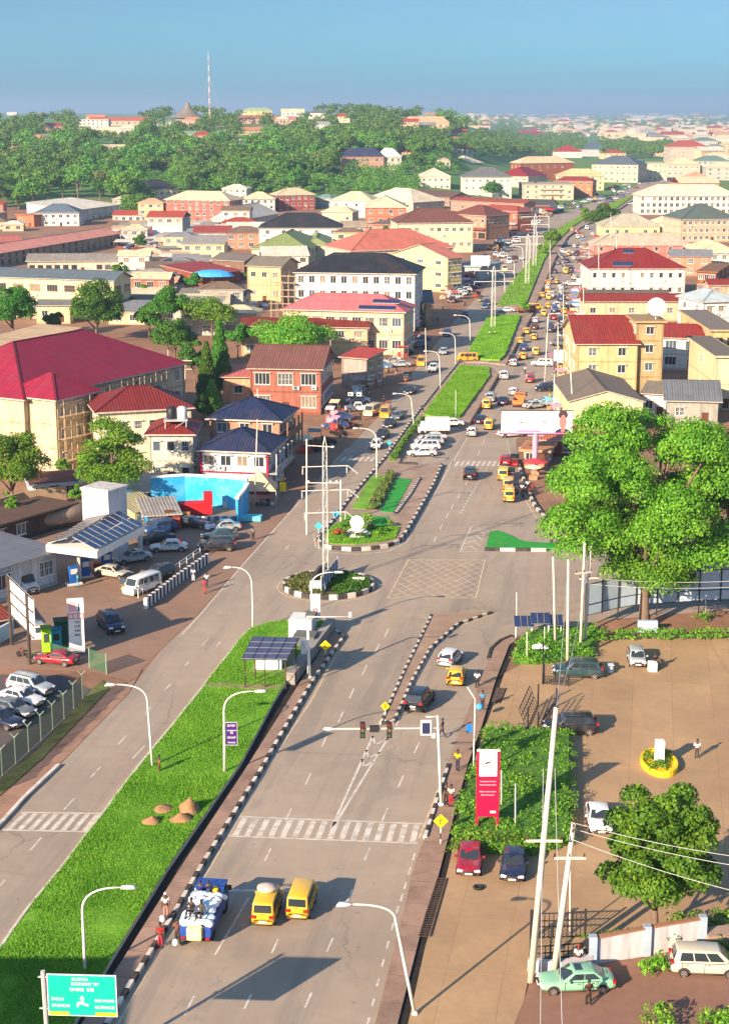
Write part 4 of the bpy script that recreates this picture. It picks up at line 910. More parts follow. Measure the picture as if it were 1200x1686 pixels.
BL = [
 # right of the avenue, near to far
 ('yellow_house','bright yellow block with rusty red roof and outside staircase',(951,567),(1048,567),655,520,'gable',2.0,(224,200,146),rRD,3,2,2,{'wh':1.4}),
 ('office_tower','tall narrow beige tower carrying the white satellite dish',(1049,531),(1091,531),655,10,'flat',0,(196,170,124),(180,150,110),4,1,2,{}),
 ('shop_house','white upper floor over green glass shopfront under red roof',(1088,556),(1154,558),610,533,'gable',1.6,WH,rRD,2,2,2,{'shops':False,'ww':2.2,'wh':1.6}),
 ('long_shop','long low red roofed range behind the satellite dish',(960,497),(1150,497),530,484,'gable',1.6,BE,rRD,1,6,1,{}),
 ('white_shop','white house with grey sheet roof and three wide windows',(963,493),(1100,493),522,478,'gable',1.4,WH,(112,104,94),2,3,1,{'ww':3,'wh':1.5}),
 ('cream_shop','cream house with narrow red roof and four brown windows',(971,466),(1073,466),488,453,'gable',1.6,CR,rRD,2,4,1,{'ww':2.8,'st':'brown'}),
 ('flat_house','small flat roofed annex beside the narrow red roof',(1074,462),(1102,462),486,452,'flat',0,CR,(150,140,120),2,2,1,{}),
 ('hall','largest bright red hipped roof with two groups of solar panels',(971,443),(1127,443),492,409,'hip',5.0,(240,236,222),(140,42,36),2,10,4,{'ww':1.0,'extra':[('solar',.24,.46,.1,.32,6,1),('solar',.38,.5,.72,.92,4,1)]}),
 ('school_hall','pink fronted hall with pale roof and little pediment',(978,404),(1137,404),432,384,'hip',3.6,(222,140,128),(186,172,150),2,7,3,{'ww':1.0}),
 ('yellow_hall','pale yellow hall with grey beige hipped roof at the bend',(992,373),(1086,373),392,352,'hip',4,(240,226,165),(178,172,150),1,6,3,{}),
 ('school_wing','beige wing to the right of the pale yellow hall',(1064,366),(1106,368),388,352,'hip',3,CR,(196,186,160),1,3,2,{}),
 ('apartment_block','long white three storey block with cream hipped roof',(1053,323),(1215,323),354,304,'hip',4,(244,240,222),(218,206,178),3,17,4,{'wh':1.8,'ww':1.6}),
 ('apartment_block','pinkish beige block under dark green grey hipped roof',(1122,362),(1215,361),400,336,'hip',5,(224,196,166),(98,112,104),3,10,3,{'ww':1.2}),
 ('white_house','white house with pale blue grey roof at the right edge',(1158,498),(1215,496),552,476,'hip',3.4,(236,238,236),(172,188,192),2,3,2,{}),
 ('cream_house','cream roofed white house below the beige block at right',(1153,417),(1215,417),448,394,'hip',4,(228,228,214),(224,208,166),2,4,3,{}),
 ('brick_house','orange brick block with many small windows at the right edge',(1148,448),(1178,449),500,434,'flat',0,(170,104,66),(150,110,80),3,3,3,{'wh':1.2}),
 ('red_house','narrow red roof over a peach wall at the right edge',(1168,470),(1215,470),508,460,'gable',1.4,PK,rRD,2,2,1,{}),
 ('beige_house','beige flat roofed house with brown shutters at the right edge',(1172,545),(1215,545),620,512,'flat',0,(226,196,142),(140,130,118),2,2,2,{'st':'brown','ww':2}),
 ('round_house','pale cream corner building with blank curved wall',(1180,588),(1215,588),680,556,'flat',0,(238,220,176),(128,120,108),2,1,1,{}),
 ('warehouse','low warehouse with two slope grey sheet roof and yellow gable',(938,662),(1058,662),712,608,'gabley',1.5,(238,226,176),(136,122,104),1,2,0,{'ov':.4,'door':False,'bands':False}),
 ('lean_to','small grey lean-to between the warehouse and the dark yard',(1059,648),(1096,650),690,628,'shed',.6,WH,(150,138,118),1,2,1,{}),
 ('long_shed','long slate blue and brown shed roof sloping to the right',(1098,660),(1182,662),700,626,'gable',1.8,GY,(120,124,128),1,2,1,{}),
 # between avenue and left: white block with black roof and neighbours
 ('white_block','tall white block under a large black hipped roof',(487,449),(682,452),547,416,'hip',5.2,(240,240,236),(44,46,52),4,11,4,{'ww':1.3,'wh':1.6,'extra':[('scaf',-6,0,1)]}),
 ('bank_building','pale pink building with pink hipped roof bearing solar panels',(468,510),(664,515),585,482,'hip',4.4,(236,204,170),(222,120,124),2,9,4,{'ww':1.9,'wh':1.7,'extra':[('solar',.62,.93,.08,.32,9,1),('solar',.72,.95,.45,.68,6,1)]}),
 ('long_house','long beige house with maroon low roof beside the dome tree',(398,537),(604,540),588,523,'gable',1.6,(224,196,156),(128,44,38),2,7,3,{'ww':1.8}),
 ('salmon_hall','wide salmon hipped roof above cream walls near the avenue',(580,414),(745,408),474,380,'hip',4.2,(240,226,192),rSAL,2,6,4,{}),
 ('yellow_block','pale yellow gabled block beside the white empty billboard',(648,418),(737,426),474,400,'gabley',2.6,(244,226,164),(214,128,108),3,3,3,{'ww':2.2,'wh':1.0}),
 ('brown_hall','cream block with wide chocolate brown hipped roof',(655,368),(778,367),418,344,'hip',5,(240,226,190),(124,80,68),2,10,4,{}),
 ('green_house','cream house under the pale green many sided roof',(415,410),(508,411),446,370,'hip',5.4,(240,226,186),rGN,2,3,2,{}),
 ('green_wing','side wing of pale green roof right of the green house',(500,404),(540,404),440,376,'hip',3.6,(240,228,190),(158,172,108),2,1,3,{}),
 ('black_roof_house','white house behind the green roof with black hipped roof',(427,376),(561,376),420,351,'hip',5,(238,238,236),(50,52,56),3,5,4,{}),
 ('rusty_house','salmon building under a broad rusty brown sheet roof',(413,607),(527,609),684,568,'gable',2.6,(178,112,94),(132,88,76),2,3,6,{'ww':3,'wh':1.9,'near':True,'extra':[('ac',18,3.6),('ac',19.5,3.6)]}),
 ('peach_house','small peach annex with light pink roof beside the blue roof',(367,621),(468,622),668,603,'shed',1.2,(232,180,140),(214,120,104),1,2,1,{}),
 ('red_roof_shop','small corner house with bright orange red sheet roof',(564,588),(603,591),640,572,'shed',1.8,(190,170,160),(190,70,48),2,1,2,{}),
 ('blue_roof_house','larger back house with navy blue hipped roof and galleries',(347,690),(459,694),782,654,'hip',5.0,(196,150,120),rBL,3,3,4,{'near':True,'extra':[('balcr',1,5),('balcr',2,5)]}),
 ('blue_roof_clinic','front white house with crimson band and navy hipped roof',(331,742),(440,746),814,703,'hip',4.4,(232,232,236),rBL,2,4,4,{'near':True,'trim':(176,36,70),'extra':[('balcr',1,5)]}),
 ('dark_red_house','cream house with steep dark red hipped roofs and front wing',(163,680),(313,672),790,640,'hip',4.6,(242,230,200),(128,44,40),2,6,3,{'near':True,'ww':1.0,'wh':1.1}),
 ('red_wing','lower wing with dark red roof behind the metal tank stand',(246,716),(316,716),806,686,'hip',3.2,(242,232,206),(134,46,42),2,3,3,{'near':True,'ww':1.0}),
 ('cream_block','unfinished cream block with the vast magenta hipped roof and scaffolding',(40,659),(302,600),780,24,'hip',6.4,(228,206,170),rMAG,3,11,4,{'near':True,'ww':1.2,'wh':1.7,'extra':[('scaf',1,34,.4)]}),
 ('magenta_bay','projecting front bay of cream wall under its own magenta gable',(92,660),(160,645),785,10,'hip',3.0,(228,208,172),(158,36,64),3,3,3,{'near':True,'ww':1.2,'wh':1.7,'extra':[('scaf',0,9,.4)]}),
 ('workshop','long low workshop with flat buff roof above the magenta roof',(-40,588),(130,541),640,9,'shed',.5,(214,206,188),(208,178,136),1,7,2,{'ww':3.2,'wh':1.5}),
 ('flats','cream flats with long blue grey gable roof',(-40,455),(187,463),522,10,'gable',2.0,(240,226,180),(100,116,126),2,8,2,{'ww':3.0,'wh':1.6,'st':'brown'}),
 ('outbuilding','small cream outbuilding with grey roof under the cream flats',(60,503),(115,503),534,494,'shed',1,(226,212,170),(118,124,126),1,2,1,{}),
 ('market_hall','long pink roofed arcade of the market',(-40,424),(197,385),446,14,'gable',2.2,(200,176,150),(226,150,126),2,22,2,{'ww':1.6,'wh':1.8,'st':'dark'}),
 ('market_hall','shorter pink roof behind the long pink arcade',(-40,402),(37,397),420,10,'gable',2,(190,150,130),(216,124,108),1,4,1,{}),
 ('shop_row','grey roofed low row of white and orange shops by the arcade',(46,431),(212,430),452,418,'gable',1.2,(226,206,186),(140,134,124),1,12,1,{'ww':2,'st':'dark'}),
 ('white_row','low cream row with grey roof above the pale green tree',(297,486),(402,488),508,475,'gable',1.2,(236,226,190),(128,128,118),1,6,1,{'ww':1.8}),
 ('house_grey','beige house with grey brown roof left of the white scaffold block',(408,438),(462,440),500,422,'gable',2,(226,196,150),(136,128,112),2,3,3,{}),
 ('brick_shed','low pink brick shed below the beige house',(402,476),(470,478),498,466,'shed',.8,(196,120,96),(130,112,100),1,2,2,{}),
 ('barn','large brown sheet barn at the edge of the market',(350,428),(402,431),458,416,'gable',2.2,(140,110,92),(124,116,108),1,1,1,{'door':False}),
 ('red_shed','low red roofed shed next to the blue tarpaulin',(333,453),(396,446),472,434,'shed',1.8,(150,80,60),(168,60,48),1,2,1,{}),
 ('apartment_block','four storey red and cream apartments at the wood edge',(272,329),(378,331),366,314,'hip',2.6,(196,116,102),(214,196,160),4,9,4,{'ww':1.3}),
 ('house_black','cream house with steep black pyramid roof in the trees',(229,312),(293,311),344,296,'hip',7.5,(240,224,180),(44,46,54),2,6,3,{}),
 ('house_slate','white house with slate blue pyramid roof at the left',(58,351),(130,351),374,336,'hip',6,(236,236,232),(104,120,136),2,6,3,{}),
 ('white_long','long white house with white shed roof beside the slate roof',(128,346),(198,337),368,330,'shed',1,(232,232,232),(226,218,198),2,7,2,{}),
 ('orange_hut','small orange walled flat house at the left edge of the market',(28,354),(56,355),374,348,'flat',0,(206,130,96),(200,120,90),1,2,2,{}),
 ('white_flats','white flats with beige roof next to the red block',(400,328),(452,328),356,316,'hip',2.6,(236,230,220),(214,196,160),3,5,3,{}),
 ('red_flats','dark salmon flats in the centre of the old town',(458,322),(518,321),354,310,'hip',2.4,(176,92,84),(206,186,150),3,6,3,{}),
 ('house_beige','house with wide beige hipped roof behind the dark salmon flats',(448,308),(522,309),330,300,'hip',3,(226,214,186),(208,188,146),2,6,2,{}),
 ('teal_house','small house with teal sheet roof beside the salmon flats',(520,326),(545,327),350,320,'hip',1.6,(176,186,186),(120,158,150),2,2,2,{}),
 ('house_beige','white house with beige hipped roof left of the broad pale roof',(545,330),(612,331),362,315,'hip',3.2,(236,230,214),(214,198,164),2,4,3,{}),
 ('broad_roof_house','house under the broadest pale beige roof in the old town',(595,330),(680,334),356,308,'hip',4,(222,206,180),(226,212,180),2,5,3,{}),
 ('salmon_house','salmon fronted house with beige roof below the broad pale roof',(602,342),(668,342),386,322,'hip',3.4,(224,134,104),(216,200,164),3,4,3,{}),
 ('small_house','small cream house with pale roof above the black roof',(530,349),(580,350),372,340,'hip',1.8,(224,208,176),(206,190,156),1,3,2,{}),
 ('pale_house','pale roofed white house at the left of the black hipped roof',(403,362),(458,352),380,340,'pyr',4,(228,224,210),(226,216,192),1,3,2,{}),
 ('four_storey','cream flats with pale roof left of the grey roofed flats',(693,291),(741,291),326,276,'hip',3.6,(232,226,208),(222,206,172),3,5,4,{}),
 ('two_storey','cream house with beige roof on the rise behind the flats',(727,268),(768,269),292,256,'hip',3.6,(236,224,180),(212,200,168),2,5,4,{}),
 ('little_house','little white house with red roof by the wood',(702,265),(721,265),280,258,'hip',2.6,WH,(176,74,56),1,2,1,{}),
 ('grey_flats','white flats with slate grey roof and blank grey side',(762,292),(842,292),330,275,'hip',4,(232,230,216),(116,118,118),3,7,4,{}),
 ('red_mansion','house with broad crimson roof behind the grey roofed flats',(818,290),(869,291),312,271,'hip',5,(226,200,186),(150,34,40),2,4,3,{}),
 ('balcony_flats','white and beige flats with open balconies on the long street',(862,304),(944,304),330,296,'flat',0,(224,206,180),(190,176,154),3,6,2,{'extra':[('balcony',1,10,24),('balcony',2,10,24)]}),
 ('orange_flats','orange walled block with red roof beside the street bend',(913,298),(975,299),324,291,'hip',2,(200,136,96),(150,56,42),3,5,2,{}),
 ('yellow_flats','pale yellow block with beige roof on the long street',(920,290),(994,290),314,278,'hip',3,(236,218,172),(212,190,138),3,6,3,{}),
 ('brown_flats','brown walled block with wide beige roof above the street',(858,269),(944,268),298,258,'hip',3.6,(160,92,64),(214,190,150),2,7,3,{}),
 ('cream_slate','cream block with large slate blue roof beyond the bend',(974,271),(1050,272),300,256,'hip',5,(230,214,180),(96,108,120),3,8,3,{'ww':1.6}),
 ('flat_block','flat roofed pale yellow block right of the slate blue roof',(1052,269),(1098,269),298,260,'flat',0,(236,224,190),(206,196,170),3,6,3,{}),
 ('beige_long','grey sided block with beige roof in the right distance',(1098,271),(1152,271),292,260,'hip',3.4,(214,204,186),(218,196,156),2,6,3,{}),
 ('red_top_flats','grey four storey flats with brick red roof at the right',(1100,242),(1164,242),268,231,'hip',2.6,(206,192,176),(178,86,66),4,9,3,{}),
 ('salmon_roofs','house with salmon hipped roof above the long white block',(1128,298),(1178,298),314,280,'hip',3.6,(226,212,190),(212,156,122),2,5,2,{}),
 ('red_roof_villa','villa with bright red hipped roof in the green belt',(914,250),(958,250),260,239,'hip',4,WH,(176,50,38),1,4,2,{}),
 ('blue_grey_villa','villa with twin slate blue roofs right of the red villa',(958,246),(1005,246),258,233,'hip',6,(200,206,206),(92,112,130),1,4,2,{}),
 ('magenta_villas','white villa with steep crimson gables among distant trees',(838,221),(874,222),230,212,'hip',6,WH,(160,30,52),2,5,2,{}),
 ('magenta_villas','crimson roofed villa right of the white crimson gabled villa',(872,214),(888,214),224,206,'hip',5,(220,180,170),(150,34,56),2,2,2,{}),
 ('street_house','brown roofed shophouse on the shaded side of the avenue',(745,353),(800,356),392,336,'hip',3,(196,150,122),(128,74,60),2,5,5,{'shops':True}),
 ('street_house','red roofed shophouse next to the brown roofed shophouse',(786,345),(852,349),380,336,'hip',3,(190,110,86),(170,80,64),2,6,5,{'shops':True}),
 ('street_house','dark grey roofed shophouse by the parked cars at the street bend',(858,338),(905,339),352,328,'gable',2,CR,(84,82,82),1,5,2,{'shops':True}),
 ('street_house','red brown low shophouse behind the shaded street cars',(742,330),(862,336),352,324,'gable',1.6,(190,150,130),(160,74,58),1,9,2,{}),
 ('brown_low','dark brown low roof between the flats and the old town',(667,322),(740,326),342,312,'gable',2,(170,140,120),(112,84,72),1,6,2,{}),
 ('tan_row','tan row of small houses with grey roofs by the black roof',(562,374),(602,374),396,364,'gable',1.6,(220,196,156),(160,146,124),2,3,2,{}),
 ('tan_row','pinkish row of small houses left of the brown hall',(604,370),(652,371),396,360,'flat',0,(206,150,130),(140,120,108),2,4,2,{}),
 ('white_corner','small white building behind the white empty billboard',(745,438),(790,440),462,430,'flat',0,(190,200,204),(150,170,176),1,3,1,{}),
 ('ware_small','plain beige box shed with dark roof beside the white block',(700,500),(710,500),540,478,'shed',.6,(190,170,130),(84,84,88),1,0,1,{'door':False}),
]
for nm, lb, p0, p1, yb, dep, kd, rh, wc, rc, fl, nb, ns, kw in BL:
    building(nm, lb, p0, p1, yb, dep, kd, rh, wc, rc, fl, nb, ns, **kw)
# satellite dish on the tower
h_t = H*(1-(531-HZ)/(655-HZ)); P = G(1082, 531, h_t); P.z = 0
t = thing('satellite_dish', 'big white satellite dish on the beige tower', 'satellite dish', (P.x, P.y+2, h_t+.34))
b = MB(); b.M = Matrix.Translation((0,0,2.3)) @ Matrix.Rotation(R(-8), 4, 'Z') @ Matrix.Rotation(R(70), 4, 'X')
b.lathe([(.05,.0),(.7,.06),(1.2,.2),(1.75,.45),(1.75,.5),(1.2,.25),(.7,.11),(.05,.05)], 24); b.build('dish', plain((240,240,238), .5), t, True)
b = MB(); b.tube([(0,0.2,0),(0,.2,2.2)], .12, 8); b.tube([(0,-.1,2.2),(0,-1.6,2.9)], .04, 5); b.build('mast', steel, t)
# hill houses and the far city
def simple_house(name, label, P, w, d, h, rh, kind, wc, rc, rz, group=None, fl=2, nwin=4, ov=.5):
    t = thing(name, label, 'house', P, rz, group); b = MB(); b.bx(-w/2, w/2, 0, d, -3, h)
    b.build('wall', wallmat(wc), t); r = roof_mb(kind, w, d, h, rh, ov); r.v = [(x-w/2, y, z) for x, y, z in r.v]
    r.build('roof', [rmat(rc) if kind != 'flat' else wallmat(rc), wallmat(wc), rmat(rc) if kind != 'flat' else wallmat(rc)], t)
    for k in range(fl):
        for i in range(nwin): add_window(t, -w/2 + w*(i+.5)/nwin, 0, (k+.55)*h/fl, min(1.8, w/nwin*.6), h/fl*.45, 'f')
    return t
HH = [(597,281,'pink brick school with navy hipped roof on the green slope',30,9.5,'hip',(206,150,126),(52,62,92),2,9),(641,280,'cream lodge with white roof right of the brick school',17,9,'hip',(222,214,196),(228,220,206),2,4),(730,276,'small cream house in the scrub',10,5,'hip',CR,(200,180,150),1,3),(147,212,'white three storey house with open galleries on the wooded hill',40,9,'flat',(232,228,216),(190,160,140),3,9),
 (198,207,'long low house with orange roof right of the white hill house',62,5,'gable',(226,200,180),(196,100,74),1,10),
 (160,224,'small white house below the white three storey hill house',12,3,'gable',WH,(200,180,150),1,3),
 (180,252,'long low roof in a clearing of the wood',30,3,'gable',(190,170,150),(206,186,160),1,5), (205,253,'pale low roof beside the long roof in the clearing',16,3,'gable',(200,180,150),(210,196,170),1,3),
 (362,277,'white cottage with red brown eaves among the trees below the mast',15,4,'hip',WH,(206,170,140),1,4), (335,288,'low tan roof beside the cottage in the trees',18,3,'gable',(200,170,130),(210,180,140),1,3),
 (385,184,'long white house on the hill crest right of the mast',44,8,'flat',(228,224,212),(200,196,186),2,8),
 (424,193,'yellow house with green roof on the hilltop',34,7,'hip',(238,216,150),(140,170,130),2,5), (440,190,'pale green roofed hall on the hilltop',26,7,'hip',(200,214,196),(120,156,140),2,4),
 (484,178,'long white wall building on the hill crest',50,5,'flat',(236,232,218),(220,214,200),1,9), (525,196,'white house with grey pyramid roof on the crest',22,6,'pyr',(236,232,220),(104,108,114),1,4),
 (482,192,'low white villa left of the grey pyramid roof',26,5,'gable',WH,(220,200,160),1,5), (648,180,'cream mansion with red brown roof on the hill crest',34,10,'hip',(236,224,190),(170,110,90),2,7),
 (855,194,'',20,8,'hip',WH,(200,190,170),2,4), (712,196,'tan roofed house near the red masts',34,7,'hip',(226,196,160),(196,140,110),2,5), (778,200,'tan house with stepped roofs below the far mast',40,9,'hip',(226,206,160),(196,130,100),2,6),
 (702,214,'pale orange roofed school in the trees',46,7,'hip',(230,200,160),(206,160,126),1,8), (790,213,'white house with brick roof left of the crimson gables',40,7,'hip',WH,(180,90,70),1,7),
 (20,190,'white hall at the far left of the crest',30,6,'gable',WH,(214,200,180),1,5), (64,186,'white house at the left of the hill crest',26,6,'gable',WH,(220,210,190),1,4),
 (75,236,'low house with grey roof in the trees at far left',16,4,'gable',(200,190,170),(150,140,130),1,3), (20,248,'pink cottage beside the white mast at far left',12,5,'hip',(220,160,150),(170,130,110),1,3),
 (422,250,'red roofed cottage in the wood',20,4,'hip',(200,150,130),(176,70,50),1,4), (460,240,'white cottage above the red roofed cottage',14,4,'gable',WH,(220,210,190),1,3),
 (415,204,'long brown roofed house below the green roofed hall',30,5,'gable',(200,160,140),(170,110,90),1,6), (466,204,'reddish long roof right of the brown roofed house',26,4,'gable',(210,180,160),(190,130,110),1,5)]
for x, y, lb, w, h, kd, wc, rc, fl, nw in HH:
    if not lb: continue
    P = GT(x, y); simple_house('hill_house', lb, P, w, 12, h, 3.5 if 'school' not in lb else 6, kd, wc, rc, random.uniform(-.2,.2), None, fl, nw)
for i_, (x, y, w) in enumerate(XH): simple_house('hill_house', f'{("white","cream","pinkish","tan")[i_%4]} little house with {("pale","red","orange","grey","green")[i_%5]} roof among the hill trees', GT(x, y), w, 10, 4+i_%3*2, 3, ('hip','gable')[i_%2], ((236,230,214),(240,220,170),(220,170,150),(214,190,150))[i_%4], ((220,206,176),(170,70,54),(206,140,104),(140,140,140),(120,150,130))[i_%5], (i_%7-3)*.1, None, 1+i_%2, 4)
P = GT(310, 201); t = thing('conical_hall', 'grey cone roofed church hall on the hill', 'church', P)
b = MB(); b.lathe([(15,0),(15,5),(15,5.2)], 16); b.build('wall', wallmat((150,140,130)), t)
b = MB(); b.lathe([(18,4.5),(10,9.5),(4,15),(1,21),(.1,22)], 16); b.build('roof', rmat((140,128,112)), t)
cl = [((236,230,214),'white'),((236,216,170),'cream'),((226,200,160),'beige'),((206,150,120),'pinkish'),((200,196,186),'grey')]
rl = [((214,196,160),'sand coloured roof'),((222,212,190),'pale roof'),((176,74,54),'brick red roof'),((206,160,124),'orange tan roof'),((124,128,132),'slate roof'),((150,60,56),'crimson roof'),((110,140,130),'green roof')]
g = random.Random(11); hs = []
def far_house(x, y, smin, smax, zone):
    P = GT(x, y)
    for q in hs:
        if abs(q[0]-P.x) < 15*(1+P.y/6000) and abs(q[1]-P.y) < 24*(1+P.y/2500): return
    hs.append((P.x, P.y)); wc, wn = g.choice(cl); rc, rn = g.choices(rl, (6,5,2.2,2.5,1.2,.6,.5))[0]; w = g.uniform(smin, smax)*(1+P.y/12000); fl = g.choice((1,2,2,3,4))
    kd = g.choice(('hip','hip','gable','flat')); nm = f'{wn} {["","single storey","two storey","three storey","four storey"][fl]} house, {rn} {zone}'
    simple_house('far_house', nm, P, w, w*.7, fl*3.3, w*.14, kd, wc, rc, g.uniform(-.35,.35), None, fl, 4 if w < 30 else 7)
for i in range(150): far_house(g.uniform(730, 1230), 189.5+16*g.random()**1.2, 22, 46, 'near the hazy horizon')
for i in range(260):
    x = g.uniform(1000, 1225); far_house(x, g.uniform(206, 246), 18, 34, 'in the right distance')
for i in range(80): far_house(g.uniform(860, 1010), g.uniform(206, 226), 18, 30, 'beyond the green belt')
for i in range(26): far_house(g.uniform(1165, 1225), g.uniform(246, 300), 18, 30, 'at the right edge')
for x, y in ((1180,282),(1150,318),(1130,250),(1010,262),(1060,252),(1090,258)): far_house(x, y, 20, 30, 'near the long street')
# dense old town between the named houses
occ = []
def old_house(x, y, zone):
    P = G(x, y)
    for nm, lb, p0, p1, yb, dep, kd, rh, wc, rc, fl, nb, ns, kw in BL:
        if p0[0]-6 < x < p1[0]+8 and p0[1]-16 < y < yb+6: return
    for q in occ:
        if abs(q[0]-P.x) < 11 and abs(q[1]-P.y) < 12: return
    occ.append((P.x,P.y)); wc, wn = g.choice(cl + [((192,128,106),'salmon')]); rc, rn = g.choices(rl + [((134,112,92),'rusty roof'),((150,146,138),'grey sheet roof')], (5,3,1.5,1.2,1,.3,.3,3,3))[0]
    fl = g.choice((1,1,2,2,3)); w = g.uniform(9,16)
    simple_house('town_house', f'{wn} {["","low","two floor","three floor"][fl]} house with {rn} {zone}', P, w, w*.75, fl*3.1, w*.15, g.choice(('hip','gable','shed','hip')), wc, rc, R(g.uniform(-14,8)), None, fl, max(2, int(w/3.6)))
for i in range(420): old_house(g.uniform(385, 665), g.uniform(318, 470), 'in the packed old town')
for i in range(40): old_house(g.uniform(660, 760), g.uniform(300, 350), 'behind the brown roofed hall')
for i in range(40): old_house(g.uniform(1095, 1210), g.uniform(330, 470), 'right of the red hipped hall')
for i in range(40): old_house(g.uniform(200, 420), g.uniform(345, 372), 'beside the red apartment block')
for i in range(40): old_house(g.uniform(200, 400), g.uniform(484, 560), 'behind the magenta roof')
for i in range(30): old_house(g.uniform(-20, 60), g.uniform(366, 384), 'at the far left')
for i in range(30): old_house(g.uniform(900, 1060), g.uniform(276, 300), 'along the long street')
for i in range(60): old_house(g.uniform(205, 400), g.uniform(392, 480), 'among the market roofs')
# market stalls: rusty and pale sheet roofs on posts
g = random.Random(3); ms = []
SRC = [((132,112,92),'rust brown'),((176,170,160),'light grey'),((150,146,138),'grey'),((214,206,192),'off white'),((110,82,64),'dark brown'),((160,70,52),'red'),((70,120,170),'blue'),((196,170,130),'tan')]
for i in range(2500):
    if len(ms) > 120: break
    x = g.uniform(195, 405); y = g.uniform(376, 478)
    if y > 470 - (x < 230)*60 or (x < 215 and y > 440): continue
    P = G(x, y)
    if any(abs(q[0]-P.x) < 6 and abs(q[1]-P.y) < 7.5 for q in ms) or any(abs(q[0]-P.x) < 9 and abs(q[1]-P.y) < 10 for q in occ): continue
    if 345 < x < 405 and 412 < y < 475: continue
    ms.append((P.x,P.y)); c, cn = g.choices(SRC, (4,4,4,5,3,1,.7,3))[0]; w = g.uniform(5,11); d = g.uniform(4,8); h = g.uniform(2.3,3.4)
    t = thing('market_stall', f'open market stall with {cn} sheet roof in the market', 'market stall', P, R(g.uniform(-12,12)))
    b = MB(); b.add([(-w/2,0,h),(w/2,0,h),(w/2,d,h+.7),(-w/2,d,h+.7),(-w/2,0,h+.08),(w/2,0,h+.08),(w/2,d,h+.78),(-w/2,d,h+.78)], [(0,3,2,1),(4,5,6,7),(0,1,5,4),(1,2,6,5),(2,3,7,6),(3,0,4,7)]); b.build('roof', rmat(c), t)
    for sx in (-1,1):
        for yy in (.2, d-.2): b = MB(); b.tube([(sx*(w/2-.2),yy,0),(sx*(w/2-.2),yy,h+.7*yy/d)], .06, 5); b.build('post', wood, t)
    b = MB(); b.bx(-w/2+.5, w/2-.5, .8, 1.8, 0, .8); b.build('counter', plain(g.choice([(150,110,80),(90,100,120),(170,150,120),(120,60,50)])), t)
# ---------------------------------------------------------------- vehicles
def loft(st, prof):                     # st: (y, ztop, hw, zbot); prof(hw, zb, zt) -> half section points from bottom centre outwards and up to top centre
    b = MB(); secs = []
    for y, zt, hw, zb in st:
        h_ = prof(hw, zb, zt); ring = [(x, y, z) for x, z in h_] + [(-x, y, z) for x, z in h_[::-1] if x > 1e-6]; secs.append(ring)
    n = len(secs[0]); vs = [p for s in secs for p in s]
    fs = [(i*n+j, i*n+(j+1) % n, (i+1)*n+(j+1) % n, (i+1)*n+j) for i in range(len(secs)-1) for j in range(n)]
    fs += [tuple(range(n)), tuple(range(len(vs)-1, len(vs)-n-1, -1))]
    b.add(vs, fs); return b
VK = {  # L W H hood belt trunk  yw rf rr rb  windows
 'sedan': (4.7,1.80,1.45,.86,.93,.98, .95,.20,-1.05,-1.75,2),
 'coupe': (4.4,1.78,1.36,.82,.88,.95, .80,.05,-.85,-1.75,1),
 'hatch': (3.9,1.66,1.50,.92,.95,1.0, 1.05,.40,-1.35,-1.85,2),
 'suv':   (4.75,1.90,1.74,1.04,1.10,1.08, 1.20,.55,-1.85,-2.22,3),
 'minivan':(4.5,1.75,1.78,1.0,1.05,1.02, 1.55,.75,-1.85,-2.1,3),
 'kvan':  (3.9,1.58,1.82,1.0,1.02,.9, 1.55,1.1,-1.72,-1.85,3),
 'bus':   (4.8,1.76,2.02,1.1,1.15,1.0, 2.15,1.7,-2.2,-2.33,4),
 'van':   (5.4,1.95,2.35,1.2,1.3,1.1, 2.1,1.4,-2.5,-2.62,1),
 'pickup':(5.0,1.82,1.72,1.04,1.08,1.02, 1.15,.55,-.55,-.75,2),
}
VM = {}
